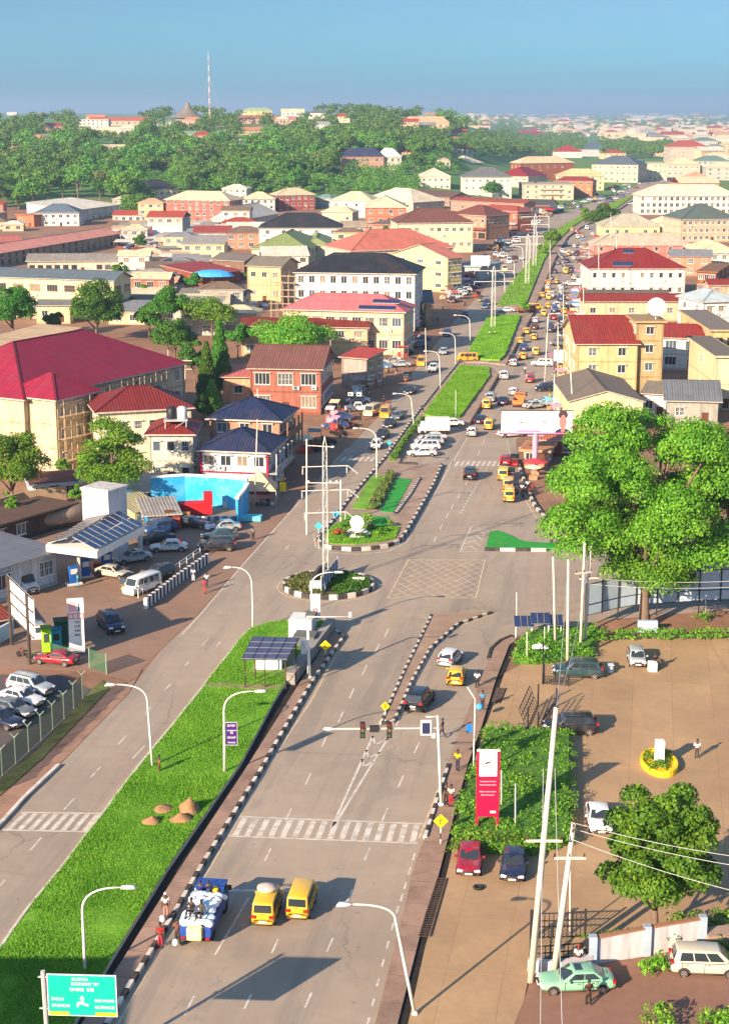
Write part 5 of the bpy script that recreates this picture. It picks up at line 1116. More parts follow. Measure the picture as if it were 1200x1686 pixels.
def vehicle_meshes(kind):
    if kind in VM: return VM[kind]
    L_, W_, H_, hd, be, tr, yw, rf, rr, rb, nw = VK[kind]; hw = W_/2; parts = []
    def prof(w, zb, zt): return [(0, zb), (w*.80, zb), (w*.97, zb+.10), (w, zb+.28), (w*.985, zt-.16), (w*.90, zt-.03), (w*.55, zt), (0, zt+.02)]
    st = [(-L_/2, tr-.22, .84*hw, .34), (-L_/2+.10, tr-.07, .94*hw, .28), (min(rb, -L_/2+.35), tr, .985*hw, .24), (rb*.6, be, hw, .22), (0, be, hw, .22), (yw, be-.0, hw, .22), (yw+.12, hd+.03, .995*hw, .22), ((yw+L_/2)*.55, hd-.01, .98*hw, .24), (L_/2-.22, hd-.14, .90*hw, .28), (L_/2-.04, hd-.28, .78*hw, .34)]
    st = sorted({round(s[0],3): s for s in st}.values())
    body = mesh_mb(bake(loft(st, prof).mesh('b'), [('SUBSURF', dict(levels=1, render_levels=1))]))
    zb = be - .05; a = .92*hw; bt = .76*hw if kind not in ('bus','van','kvan') else .86*hw
    RBz = tr-.04; zr = H_-.05
    RBl, RBr = (-a,rb,RBz), (a,rb,RBz); WBl, WBr = (-a,yw,zb), (a,yw,zb); RRl, RRr = (-bt,rr,zr), (bt,rr,zr); RFl, RFr = (-bt,rf,zr), (bt,rf,zr)
    gh = MB(); ym = (rr+rf)/2
    gh.add([RBl,RBr,WBr,WBl,RRl,RRr,RFr,RFl,(0,rr,zr+.04),(0,rf,zr+.03),(-bt,ym,zr+.03),(bt,ym,zr+.03),(0,ym,zr+.07)],
           [(3,2,6,9,7),(1,0,4,8,5),(0,3,7,10,4),(2,1,5,11,6),(4,10,12,8),(8,12,11,5),(10,7,9,12),(12,9,6,11)])
    g2 = mesh_mb(bake(gh.mesh('g'), [('BEVEL', dict(width=.07, segments=2, limit_method='ANGLE', angle_limit=R(25)))]))
    nn = len(body.v); body.v += g2.v; body.f += [tuple(i+nn for i in f) for f in g2.f]; body.m += g2.m
    def arch(sx, y):                    # dark wheel arch rings and door shut lines belong to the body shell
        x = sx*(hw+.004); n = 12; vs = []
        for i in range(n+1): t = math.pi*i/n; vs += [(x, y+.40*math.cos(t), .30+.40*math.sin(t)), (x, y+.30*math.cos(t), .30+.30*math.sin(t))]
        body.add(vs, [(2*i,2*i+1,2*i+3,2*i+2) for i in range(n)], 1)
    yf, yr = L_/2-.85, -L_/2+.82
    for sx in (-1,1):
        for y in (yf, yr): arch(sx, y)
        for y in ([yw-.15, (yw+rb)/2+.1, rb+.55] if nw > 1 else [yw-.15, -.35]): body.bx(sx*(hw+.002)-.004, sx*(hw+.002)+.004, y-.012, y+.012, .38, be-.06, 1)
        body.bx(sx*(hw+.006)-.01, sx*(hw+.006)+.01, yr+.45, yf-.45, .24, .34, 1)
    body.bx(-.32*W_, .32*W_, L_/2-.09, L_/2+.0, .34, .50, 1); body.bx(-.30*W_, .30*W_, L_/2-.16, L_/2-.03, hd-.36, hd-.22, 1)
    body.bx(-.42*W_, .42*W_, -L_/2-.01, -L_/2+.1, .30, .42, 1)
    if kind == 'pickup':
        body.bx(-hw*.82, hw*.82, -L_/2+.15, rb-.1, tr-.03, tr+.012, 1)
        for sx in (-1,1): body.bx(sx*hw*.9-.05, sx*hw*.9+.05, -L_/2+.1, rb-.05, tr-.1, tr+.16, 0)
        body.bx(-hw*.9, hw*.9, -L_/2+.04, -L_/2+.12, tr-.1, tr+.14, 0)
    if kind in ('suv',): 
        for sx in (-1,1): body.tube([(sx*bt*.86, rr+.15, zr+.10),(sx*bt*.86, rf-.1, zr+.10)], .025, 6, 1)
    def panel(c00, c10, c11, c01, u0, u1, v0, v1, off=.014):
        c00, c10, c11, c01 = map(Vector, (c00, c10, c11, c01)); nrm = (c10-c00).cross(c01-c00).normalized()*off
        P = lambda u, v: (c00.lerp(c10,u)).lerp(c01.lerp(c11,u), v) + nrm
        m = MB(); m.add([P(u0,v0),P(u1,v0),P(u1,v1),P(u0,v1)], [(0,1,2,3)]); return m
    parts.append(('windscreen', panel(WBr, WBl, RFl, RFr, .06,.94,.10,.90), carglass, None))
    parts.append(('rear_window', panel(RBl, RBr, RRr, RRl, .08,.92,.16 if kind not in ('bus','van','kvan') else .30,.88), carglass, None))
    if kind != 'van':
        for i in range(nw):
            u0, u1 = .09+.82*i/nw+.012, .09+.82*(i+1)/nw-.012
            parts.append(('side_window', panel(RBr, WBr, RFr, RRr, u0,u1,.16,.86), carglass, None))
            parts.append(('side_window', panel(WBl, RBl, RRl, RFl, 1-u1,1-u0,.16,.86), carglass, None))
    else:
        parts.append(('side_window', panel(RBr, WBr, RFr, RRr, .74,.93,.3,.86), carglass, None)); parts.append(('side_window', panel(WBl, RBl, RRl, RFl, .07,.26,.3,.86), carglass, None))
    rw = .33 if kind in ('suv','pickup','van') else .30
    for sx in (-1,1):
        for y in (yf, yr):
            m = MB(); m.M = Matrix.Translation((sx*(hw-.09), y, rw)) @ Matrix.Rotation(math.pi/2, 4, 'Y'); m.lathe([(rw-.05,-.11),(rw,-.08),(rw,.08),(rw-.05,.11)], 18)
            d = MB(); d.M = Matrix.Translation((sx*(hw+.022), y, rw)) @ Matrix.Rotation(sx*math.pi/2, 4, 'Y')
            d.lathe([(rw*.66,-.01),(rw*.64,.003)], 16, 1)
            for k in range(5): t = 2*math.pi*k/5; d.bar((0,0,.008),(rw*.6*math.cos(t), rw*.6*math.sin(t),.008), .07,.02, 0)
            d.lathe([(.06,0),(.05,.02)], 8, 0)
            for k in range(16): t = 2*math.pi*k/16; t2 = 2*math.pi*(k+1)/16; d.bar((rw*.64*math.cos(t), rw*.64*math.sin(t),.006),(rw*.64*math.cos(t2), rw*.64*math.sin(t2),.006), .035,.02, 0)
            parts.append(('wheel', m, tyre, ('rim', d, [rim, rust])))
        h2 = MB(); zl = hd-.26; h2.M = Matrix.Translation((sx*hw*.66, L_/2-.15, zl)) @ Matrix.Rotation(-sx*R(22), 4, 'Z') @ Matrix.Rotation(R(-25), 4, 'X'); h2.bx(-.2,.2,-.09,.09,-.07,.08); parts.append(('headlight', h2, lampw, None))
        t2 = MB(); zt = tr-.22 if kind not in ('suv','minivan','bus','kvan','van','hatch') else tr-.02; t2.bx(sx*hw*.76-.15, sx*hw*.76+.15, -L_/2-.0, -L_/2+.2, zt-.1, zt+.10); parts.append(('tail_light', t2, red_l, None))
        mi = MB(); mi.bx(sx*(hw+.02), sx*(hw+.2), yw-.42, yw-.30, be-.02, be+.13); parts.append(('mirror', mi, 'paint', None))
    for sx in (-1,1):
        for y in ((yw+rb)/2+.35, rb+.85): body.bx(sx*(hw+.008)-.014, sx*(hw+.008)+.014, y-.09, y+.09, be-.17, be-.13, 1)
        body.bx(sx*(hw+.0)-.012, sx*(hw+.0)+.012, rb+.4, yw-.1, be-.055, be-.03, 1)
    body.bar((-.28, -L_/2+.12 if kind in ('bus','kvan','van') else rb+.02, tr+.10), (.1, -L_/2+.12 if kind in ('bus','kvan','van') else rb+.05, tr+.16), .03, .03, 1)
    body.bar((-.5, yw+.03, be+.0), (.1, yw-.02, be+.05), .03, .03, 1); body.bar((.0, yw+.03, be+.0), (.55, yw-.02, be+.05), .03, .03, 1)
    body.bx(-.30*W_, .30*W_, L_/2-.02, L_/2+.015, .52, .60, 1)
    np_ = MB(); np_.bx(-.26,.26, -L_/2-.02, -L_/2+.05, tr-.40, tr-.27); parts.append(('number_plate', np_, white, None)); np_ = MB(); np_.bx(-.26,.26, L_/2-.03, L_/2+.025, .42, .54); parts.append(('number_plate', np_, white, None))
    bm = body.mesh('body', [rim, rust], True)
    P2 = [(n, m.mesh(n, [mt] if mt != 'paint' else [rim], n in ('wheel',)), mt, (s[0], s[1].mesh(s[0], s[2])) if s else None) for n, m, mt, s in parts]
    # joined low copy for the far ones
    J = MB(); ml = [rim, rust, carglass, tyre, lampw, red_l, white]; 
    def addj(m, fn):
        k = len(J.v); J.v += m.v; J.f += [tuple(i+k for i in f) for f in m.f]; J.m += [fn(x) for x in m.m]
    addj(body, lambda x: x)
    for n, m, mt, s in parts: addj(m, (lambda x: 0) if mt == 'paint' else (lambda x, q=ml.index(mt): q))
    jm = J.mesh('car', ml); jm.polygons.foreach_set('use_smooth', [i < len(body.f) for i in range(len(J.f))])
    VM[kind] = (bm, P2, jm); return VM[kind]
CARN = {'sedan':('parked_car','car'),'coupe':('parked_car','car'),'hatch':('hatchback','car'),'suv':('suv','car'),'minivan':('minivan','minivan'),'kvan':('minibus','minibus'),'bus':('minibus','minibus'),'van':('delivery_van','van'),'pickup':('pickup_truck','pickup')}
PC = {'yellow':(240,190,30),'gold':(232,164,40),'white':(232,232,230),'cream':(226,206,160),'silver':(176,184,188),'grey':(110,116,122),'black':(22,24,27),'navy':(22,34,66),'blue':(40,74,130),'teal':(36,66,70),'red':(170,20,36),'crimson':(150,12,40),'green':(140,196,160),'champagne':(200,194,176),'orange':(214,110,40),'brown':(96,60,44),'lightblue':(160,190,206),'maroon':(90,22,26)}
def obj_slot(o, mt):
    o.material_slots[0].link = 'OBJECT'; o.material_slots[0].material = mt
def car(kind, col, x, y, hd, label, near=True, group=None, P=None, z=.02, name=None):
    bm, parts, jm = vehicle_meshes(kind); P = P or G(x, y); P = Vector((P.x, P.y, z)); nm, cat = CARN[kind]; pm = paint(PC[col]); nm = name or ('car' if nm == 'parked_car' else nm)
    rz = R(hd) - math.pi/2
    if not near:
        o = link(nm, jm, None, P, rz); obj_slot(o, pm); tag(o, label, cat, group); return o
    t = thing(nm, label, cat, P, rz, group); o = link('body', bm, t); obj_slot(o, pm)
    for n, m, mt, s in parts:
        q = link(n, m, t)
        if mt == 'paint': obj_slot(q, pm)
        if s: link(s[0], s[1], q)
    return t
U, D_ = 80, 260     # up the right carriageway / down the left one
NEAR = [
 ('kvan','yellow',440,1508,84,'yellow minibus taxi carrying a pale bundle on its roof'),
 ('kvan','yellow',497,1498,82,'yellow minibus taxi with bare roof, right of the one with roof bundle'),
 ('suv','black',691,1162,72,'black suv turning beside the brick island'),
 ('hatch','yellow',751,1122,82,'bright yellow taxi hatchback behind the white one at the right turn'),
 ('hatch','white',741,1092,68,'white hatchback rounding the curve ahead of the yellow taxi'),
 ('sedan','green',946,1627,184,'mint green saloon with sunroof by the concrete poles at the bottom'),
 ('minivan','champagne',1160,1600,-4,'silver minivan leaving at the bottom right corner'),
 ('sedan','crimson',773,1425,264,'dark red saloon parked nose out beside the low hedge'),
 ('sedan','navy',845,1434,262,'navy saloon parked nose out right of the dark red one'),
 ('sedan','white',985,1358,267,'white car parked beside the leafy compound tree'),
 ('suv','black',938,1206,179,'black estate suv at the open black gate by the hedge block'),
 ('suv','teal',950,1114,176,'dark teal suv beside the upper black gate'),
 ('hatch','silver',1047,1092,266,'silver hatchback parked beside the motorbike in the compound'),
 ('suv','navy',183,1036,296,'dark suv driving past the price pylon'),
 ('coupe','red',93,1092,163,'bright red car behind the price pylon fence'),
 ('suv','silver',52,1140,-30,'silver estate, top of the row in the fenced yard'),
 ('sedan','white',37,1158,-30,'white saloon second from top in the fenced yard row'),
 ('sedan','grey',22,1176,-30,'grey saloon third from top in the fenced yard row'),
 ('sedan','navy',2,1194,-30,'dark saloon lowest in the fenced yard row'),
 ('van','white',36,972,-50,'white high roof van beside the solar roofed shop'),
 ('sedan','champagne',188,950,-28,'beige saloon in front of the fuel pumps'),
 ('sedan','silver',219,925,212,'silver saloon with dark sunroof behind the beige one'),
 ('sedan','white',278,907,188,'white saloon in the middle of the station forecourt'),
 ('sedan','black',258,893,205,'black saloon with long bonnet right of the solar canopy'),
 ('suv','grey',258,876,215,'grey green jeep by the blue kiosk'),
 ('sedan','black',316,868,-12,'black saloon beside the barrier of drums'),
 ('sedan','silver',367,874,196,'silver saloon at the back of the row of three by the avenue'),
 ('sedan','teal',362,889,186,'dark teal saloon in the middle of the row of three'),
 ('suv','black',357,906,184,'black suv nearest the striped wall'),
 ('suv','black',262,955,238,'black suv along the striped wall'),
 ('bus','white',236,974,236,'white minibus at the end of the striped wall'),
 ('sedan','cream',157,913,205,'cream car under the solar canopy'),
 ('hatch','white',620,738,262,'white hatchback on the left carriageway above the crossing'),
 ('sedan','black',629,721,258,'black saloon behind the white hatchback in the queue'),
 ('sedan','black',641,703,258,'second dark saloon in the left carriageway queue'),
 ('sedan','grey',653,690,258,'grey saloon beside the yellow minibus in the queue'),
 ('bus','gold',635,686,262,'yellow minibus in the queue on the left carriageway'),
 ('bus','cream',613,683,250,'cream minibus beside the yellow minibus in the queue'),
 ('pickup','white',590,677,184,'white crew cab pickup parked left of the cream minibus'),
 ('sedan','white',589,664,186,'white saloon behind the white pickup'),
 ('sedan','blue',560,692,188,'blue saloon parked before the shaded shops'),
 ('sedan','blue',552,706,188,'blue saloon nearest the motorbikes by the shops'),
 ('sedan','black',675,648,255,'black saloon driving down past the lone lamp'),
 ('pickup','white',714,611,258,'white pickup with cab down the left carriageway'),
 ('bus','gold',694,601,262,'yellow minibus beside the two silver saloons'),
 ('sedan','silver',658,604,186,'silver saloon right of a pair parked at the roadside'),
 ('sedan','silver',643,599,190,'silver saloon left of a pair parked at the roadside'),
 ('bus','gold',768,595,188,'golden minibus crossing the gap in the green median'),
 ('sedan','white',694,751,184,'white saloon nearest of the four parked on the paved gap'),
 ('suv','white',700,741,186,'white suv second of the four on the paved gap'),
 ('suv','silver',706,733,188,'silver suv third of the four on the paved gap'),
 ('sedan','white',712,726,188,'white saloon furthest of the four on the paved gap'),
 ('sedan','white',741,702,186,'white saloon behind the box truck'),
 ('hatch','white',777,717,82,'white hatchback going up left of the billboard'),
 ('kvan','yellow',805,706,80,'yellow minibus beside the dark blue saloon left of the billboard'),
 ('sedan','navy',792,696,72,'dark blue saloon beside the yellow minibus left of the billboard'),
 ('kvan','yellow',801,672,82,'yellow minibus at the kerb just above the billboard level'),
 ('suv','silver',807,660,82,'silver suv at the kerb ahead of the yellow minibus'),
 ('sedan','navy',828,665,80,'blue saloon beside the silver suv at the kerb'),
 ('hatch','white',845,650,80,'white hatchback ahead of the orange lorry'),
 ('sedan','white',841,719,20,'white car under the large billboard'),
 ('suv','black',774,787,82,'black jeep alone above the yellow box'),
 ('hatch','red',832,764,82,'red hatchback at the zebra crossing'),
 ('kvan','yellow',829,789,80,'yellow minibus at the back of the kerbside three'),
 ('kvan','gold',837,806,82,'orange yellow minibus in the middle of the kerbside three'),
 ('kvan','yellow',838,824,84,'yellow minibus nearest of the kerbside three'),
 ('hatch','white',845,602,82,'white hatchback by the end of the paved median'),
 ('suv','blue',862,577,82,'dark blue suv going up beside the small yellow taxi'),
 ('kvan','yellow',882,584,80,'yellow minibus right of the dark blue suv'),
 ('hatch','yellow',861,591,80,'low yellow taxi behind the dark blue suv'),
 ('suv','white',892,603,170,'white suv parked across at the right kerb'),
 ('suv','navy',898,644,190,'dark blue suv parked among the stalls'),
 ('van','navy',905,546,82,'dark blue van beside the stalls'),
 ('hatch','yellow',867,549,80,'small yellow taxi behind the brown one'),
 ('hatch','brown',880,542,76,'brown hatchback ahead of the small yellow taxi'),
 ('hatch','white',881,531,80,'white hatchback ahead of the brown hatchback'),
 ('sedan','white',832,514,184,'white saloon crossing the gap between the green medians'),
 ('kvan','yellow',880,510,20,'yellow minibus turning at the median gap'),
 ('suv','blue',736,553,262,'blue suv beside the red and blue stall umbrella'),
 ('sedan','silver',730,583,262,'silver saloon coming down in the shaded road'),
]
for k, c, x, y, h, lb in NEAR: car(k, c, x, y, h, lb)
for o_ in [o for o in THINGS if 'sunroof' in o['label']]:
    b = MB(); b.bx(-.38,.38,-.35,.1,1.43,1.475); b.build('sunroof', carglass, o_)
t = [o for o in THINGS if 'roof bundle' in o['label'] or 'pale bundle' in o['label']][0]
b = MB(); b.lathe([(.5,1.83),(.68,1.9),(.66,2.05),(.3,2.16),(.05,2.18)], 12); o = b.build('roof_bundle', mat('bundle', (.6,.45,.38), .9, .2, 5, bump=1, bscale=10), None, True, t.location + Vector((.0,.2,0))); tag(o, 'pale wrapped bundle tied on the roof of the yellow minibus', 'bundle')
FAR = [('hatch','white',945,408,U),('kvan','white',951,393,U),('bus','white',966,378,U),('sedan','white',975,388,U),('sedan','white',938,418,20),('pickup','grey',925,427,U),('sedan','grey',918,435,U),('hatch','navy',913,450,U),('bus','yellow',931,450,U),('sedan','black',940,446,U),
 ('hatch','grey',907,461,U),('hatch','yellow',916,467,U),('hatch','gold',902,468,U),('sedan','white',938,470,10),('hatch','white',901,476,U),('hatch','yellow',902,482,U),('hatch','yellow',893,489,U),('kvan','yellow',903,493,U),('suv','blue',923,495,U),('hatch','yellow',902,507,U),('bus','blue',912,514,U),('hatch','red',911,526,U),
 ('sedan','white',923,476,U),('sedan','navy',933,432,U),('hatch','white',944,428,U),('sedan','maroon',950,418,U),('hatch','silver',956,400,U),
 ('sedan','blue',798,508,262),('suv','navy',801,503,262),('kvan','black',765,523,262),('sedan','white',740,481,200),('sedan','white',755,483,190),('hatch','white',766,480,186),('sedan','navy',774,476,190),('sedan','grey',754,466,186),('suv','grey',748,458,186),('sedan','blue',693,561,190),('suv','grey',688,572,190),
 ('bus','cream',831,446,262),('sedan','white',858,428,262),('bus','white',838,433,262),('sedan','brown',845,427,200),('sedan','grey',905,640,186),('suv','navy',918,641,186),('suv','grey',920,569,186),('sedan','silver',880,672,30),('pickup','lightblue',900,668,20),('sedan','black',934,510,186),('sedan','white',936,540,186),('suv','black',934,553,186),('sedan','white',1040,337,190),('sedan','silver',1090,300,190),
 ('suv','blue',262,878,215),('sedan','blue',655,575,200),('suv','black',640,580,186),('sedan','navy',665,583,186)]
LBL = {'sedan':'saloon','hatch':'hatchback','kvan':'minibus','bus':'minibus','suv':'suv','pickup':'pickup','van':'van','coupe':'coupe','minivan':'minivan'}
CN = {'gold':'golden yellow','lightblue':'light blue'}
for k, c, x, y, h in FAR:
    z = 'in traffic right of the grass median' if h == U else ('parked left of the shaded avenue' if x < 820 else 'by the stalls right of the road')
    if x > 820 and h != U and y < 450: z = 'in the shaded left carriageway'
    car(k, c, x, y, h, f'small {CN.get(c,c)} {LBL[k]} {z}', False)
g = random.Random(21); cs = []
for i in range(700):                                    # parked and moving cars up the shaded left side towards the bend
    if len(cs) > 84: break
    y = g.uniform(322, 500); e = [(500,742),(460,772),(420,815),(385,846),(362,880),(345,925),(322,985)]
    for (ya, xa), (yb_, xb) in zip(e, e[1:]):
        if yb_ <= y <= ya: xe = xa+(xb-xa)*(ya-y)/(ya-yb_)
    x = xe + g.uniform(-14, 16); P = G(x, y)
    if any(abs(P.x-q.x) < 3.2 and abs(P.y-q.y) < 5.0 for q in cs): continue
    cs.append(P); c = g.choice(['navy','grey','white','blue','black','silver','white','teal','maroon','gold']); k = g.choice(['sedan','suv','hatch','bus','kvan'])
    car(k, c, x, y, g.choice((188, 262, 258, 184, 260)), f'small {CN.get(c,c)} {LBL[k]} among the parked vehicles along the shaded shops', False, None, P)
for i in range(300):
    if len(cs) > 122: break
    y = g.uniform(300, 345); x = 985 + (345-y)*1.9 + g.uniform(-50, 5); P = G(x, y)
    if any(abs(P.x-q.x) < 3.2 and abs(P.y-q.y) < 8 for q in cs): continue
    cs.append(P); c = g.choice(['navy','grey','white','blue','black','silver','red']); k = g.choice(['sedan','suv','bus'])
    car(k, c, x, y, g.choice((188, 262, 258)), f'tiny {CN.get(c,c)} {LBL[k]} on the road beyond the bend', False, None, P)
occ2 = [(o.location.x, o.location.y) for o in THINGS if o.get('category') in ('car','minibus','pickup','van','truck')]; g = random.Random(41); nn_ = 0
for i in range(900):
    if nn_ >= 24: break
    Y_ = g.uniform(300, 760); ln = g.choice((-24.4,-21.6,-18.9,-16.4)); X_ = Y_*.158 + ln + 1.5
    if any(abs(X_-a) < 2.3 and abs(Y_-b_) < 6.5 for a, b_ in occ2): continue
    occ2.append((X_,Y_)); nn_ += 1; c = g.choice(['gold','yellow','white','white','silver','navy','black','grey','red']); k = g.choice(['hatch','kvan','sedan','suv']) if c not in ('gold','yellow') else g.choice(['hatch','kvan'])
    car(k, c, 0, 0, U + g.uniform(-5,5), f'small {CN.get(c,c)} {LBL[k]} in traffic right of the grass median', False, P=Vector((X_,Y_,0)))
# box truck, lorries, tricycles, motorbikes
def box_truck():
    P = G(713, 714); t = thing('box_truck', 'white box truck parked above the four white cars', 'truck', P, R(182)-math.pi/2)
    b = MB(); b.bx(-.95,.95,1.35,2.6,.4,1.25); b.add([(-.95,1.35,1.25),(.95,1.35,1.25),(.95,2.5,1.25),(-.95,2.5,1.25),(-.85,1.4,2.05),(.85,1.4,2.05),(.85,2.1,2.05),(-.85,2.1,2.05)], [(0,1,2,3),(4,5,6,7),(0,1,5,4),(1,2,6,5),(2,3,7,6),(3,0,4,7)]); b.build('cab', paint((230,230,226)), t)
    b = MB(); b.bx(-1.05,1.05,-2.7,1.3,.75,2.75,0); b.bx(-1.0,1.0,-2.6,1.3,.5,.75,1); b.build('cargo_box', [plain((214,210,204)), rust], t)
    b = MB(); b.add([(-.8,2.5,1.3),(.8,2.5,1.3),(.76,2.14,1.98),(-.76,2.14,1.98)], [(0,1,2,3)]); b.v = [(x,y+.03,z) for x,y,z in b.v]; b.build('windscreen', carglass, t)
    for sx in (-1,1):
        for y in (1.9,-1.4,-2.1): m = MB(); m.M = Matrix.Translation((sx*.88,y,.38)) @ Matrix.Rotation(math.pi/2,4,'Y'); m.lathe([(.33,-.12),(.38,-.08),(.38,.08),(.33,.12)],16); m.build('wheel', tyre, t, True)
box_truck()
def lorry(x, y, hd, col, label, load=None, L_=5.2, near=False):
    t = thing('lorry', label, 'truck', G(x, y, 0), R(hd)-math.pi/2); pm = paint(col); f = L_/2
    b = MB(); b.bx(-.98,.98,f-1.5,f-.05,.5,1.35,0); b.bx(-.98,.98,f-1.5,f-.15,1.35,1.45,0)
    for x0 in (-.95,.83): b.bx(x0,x0+.12,f-1.5,f-1.38,1.4,2.15,0); b.bar((x0+.06,f-.2,1.4),(x0+.06,f-.5,2.15),.1,.1,0)
    b.bx(-1.0,1.0,f-1.55,f-.4,2.12,2.24,0); b.build('cab', [pm], t)
    b = MB(); b.add([(-.86,f-.17,1.42),(.86,f-.17,1.42),(.84,f-.46,2.1),(-.84,f-.46,2.1)], [(0,1,2,3)]); b.add([(-.84,f-1.52,1.5),(.84,f-1.52,1.5),(.84,f-1.52,2.05),(-.84,f-1.52,2.05)], [(3,2,1,0)])
    for sx in (-1,1): b.add([(sx*.96,f-1.4,1.45),(sx*.96,f-.3,1.45),(sx*.96,f-.5,2.1),(sx*.96,f-1.4,2.1)], [(0,1,2,3)])
    b.build('cab_window', carglass, t)
    b = MB(); b.bx(-1.0,1.0,-f,f-1.6,.72,.84)
    for sx in (-1,1): b.bx(sx*1.0-.04,sx*1.0+.04,-f,f-1.6,.8,1.5)
    b.bx(-1.0,1.0,f-1.66,f-1.6,.8,1.9); b.bx(-1.0,1.0,-f-.04,-f+.03,.7,1.45); b.build('cargo_bed', [pm], t)
    b = MB(); b.bx(-.35,.35,-f+.3,f-.6,.45,.72); b.bx(-.9,.9,-f-.05,-f+.1,.4,.5); b.build('chassis', rust, t)
    for sx in (-1,1):
        for yy in (f-.8,-f+1.0): m = MB(); m.M = Matrix.Translation((sx*.85,yy,.42)) @ Matrix.Rotation(math.pi/2,4,'Y'); m.lathe([(.36,-.14),(.42,-.09),(.42,.09),(.36,.14)],16); m.build('wheel', tyre, t, True)
        m = MB(); m.bx(sx*.8-.14,sx*.8+.14,-f-.07,-f-.02,.55,.68); m.build('tail_light', red_l, t)
        m = MB(); m.bx(sx*1.0-.02+(0 if sx<0 else .02),sx*1.0+.25*sx+.02,f-.5,f-.42,1.5,1.85); m.build('mirror', rust, t)
    return t
bt_ = lorry(339, 1524, 82, (20,70,160), 'blue lorry overloaded with white sacks and people', L_=5.6)
rz = R(82)-math.pi/2; Mx = Matrix.Translation(bt_.location) @ Matrix.Rotation(rz, 4, 'Z')
g = random.Random(9)
for i in range(30):                                     # each sack on the load
    yy = -2.5 + (i//4)*.62 + g.uniform(-.08,.08); xx = (-.75 + (i%4)*.5) + g.uniform(-.06,.06); zz = 1.55 + .1*g.random() + (.32 if 8 < i < 24 else 0)
    b = MB(); b.lathe([(.12,-.24),(.3,-.18),(.34,0),(.28,.16),(.1,.24)], 9); b.v = [(x*1.0*(1+.15*math.sin(5*z+i)), y*1.1, z) for x, y, z in b.v]
    o = b.build('sack', [plain((232,234,236) if i % 7 else (170,205,226), .8)], None, True); o.location = Mx @ Vector((xx,yy,zz)); o.rotation_euler = (g.uniform(-.3,.3), g.uniform(-.3,.3), g.uniform(0,3)); o.scale = (1.25,.95,.8)
    tag(o, ('white' if i % 7 else 'pale blue') + ' plastic sack heaped on the blue lorry', 'sack', 'sacks heaped on the blue lorry')
for i, (xx, yy, zz) in enumerate(((.0,-2.95,.95),)):
    b = MB(); b.bx(-.5,.5,-.28,.28,-.35,.55); o = bake(b.mesh('t'), [('BEVEL', dict(width=.12, segments=3))]); o.materials.append(plain((236,222,150))); q = link('carton', o, None, Mx @ Vector((xx,yy,zz)), rz); tag(q, 'pale yellow bale tied on the tail of the blue lorry', 'bale')
b = MB(); b.lathe([(.1,-.2),(.3,-.1),(.3,.15),(.1,.28)], 9); o = b.build('sack', [plain((240,200,60))], None, True, Mx @ Vector((.35,1.25,2.0))); tag(o, 'bright yellow sack behind the cab of the blue lorry', 'sack')
t = lorry(854, 668, 80, (214,120,56), 'orange brown lorry above the billboard'); t2 = lorry(866, 515, 10, (150,80,60), 'brown lorry turning in the median gap'); 
def keke(x, y, hd, col, label, group=None):
    t = thing('tricycle', label, 'tricycle', G(x, y), R(hd)-math.pi/2, group); pm = paint(col)
    b = MB(); st = [(-1.25,.9,.55,.3),(-1.2,1.0,.62,.26),(-.2,.95,.64,.24),(.3,.75,.6,.24),(.9,.95,.45,.28),(1.2,.8,.3,.4)]
    m = bake(loft(st, lambda w,zb,zt: [(0,zb),(w*.9,zb),(w,zb+.1),(w,zt-.1),(w*.85,zt),(0,zt+.02)]).mesh('b'), [('SUBSURF', dict(levels=1, render_levels=1))]); m.materials.append(pm)
    for p in m.polygons: p.use_smooth = True
    link('body', m, t)
    b = MB(); b.poly([(-.66,-1.25),(.66,-1.25),(.62,.7),(-.62,.7)], 1.66, 1.76)
    for sx in (-1,1):
        b.bar((sx*.6,-1.2,.9),(sx*.62,-1.2,1.7),.06,.06); b.bar((sx*.5,.85,.95),(sx*.58,.65,1.7),.05,.05); b.bx(sx*.63-.02,sx*.63+.02,-1.25,-.5,.9,1.7)
    b.build('canopy', plain((40,44,60) if col[0] < 100 else (30,30,32)), t)
    b = MB(); b.add([(-.48,.9,.98),(.48,.9,.98),(.54,.72,1.62),(-.54,.72,1.62)], [(0,1,2,3)]); b.build('windscreen', carglass, t)
    for sx, yy in ((-.55,-.85),(.55,-.85),(0,1.05)): m = MB(); m.M = Matrix.Translation((sx,yy,.24)) @ Matrix.Rotation(math.pi/2,4,'Y'); m.lathe([(.2,-.06),(.24,-.04),(.24,.04),(.2,.06)],12); m.build('wheel', tyre, t, True)
for x, y, h, c, lb in ((669,628,255,(190,100,40),'orange tricycle in front of the black saloon on the left carriageway'),(847,767,80,(170,20,20),'red tricycle beside the red hatchback'),(840,790,80,(110,40,30),'dark red tricycle right of the kerbside minibuses'),
  (846,812,80,(60,40,40),'dark tricycle at the kerb by the motorbikes'),(211,972,250,(200,160,30),'yellow and black tricycle with load by the white minibus'),(790,497,260,(220,180,40),'yellow tricycle crossing the sunny gap of the shaded avenue'),(783,490,200,(200,60,40),'red tricycle beside the yellow tricycle'),(926,583,80,(60,60,66),'dark tricycle beside the white stall box')):
    keke(x, y, h, c, lb)
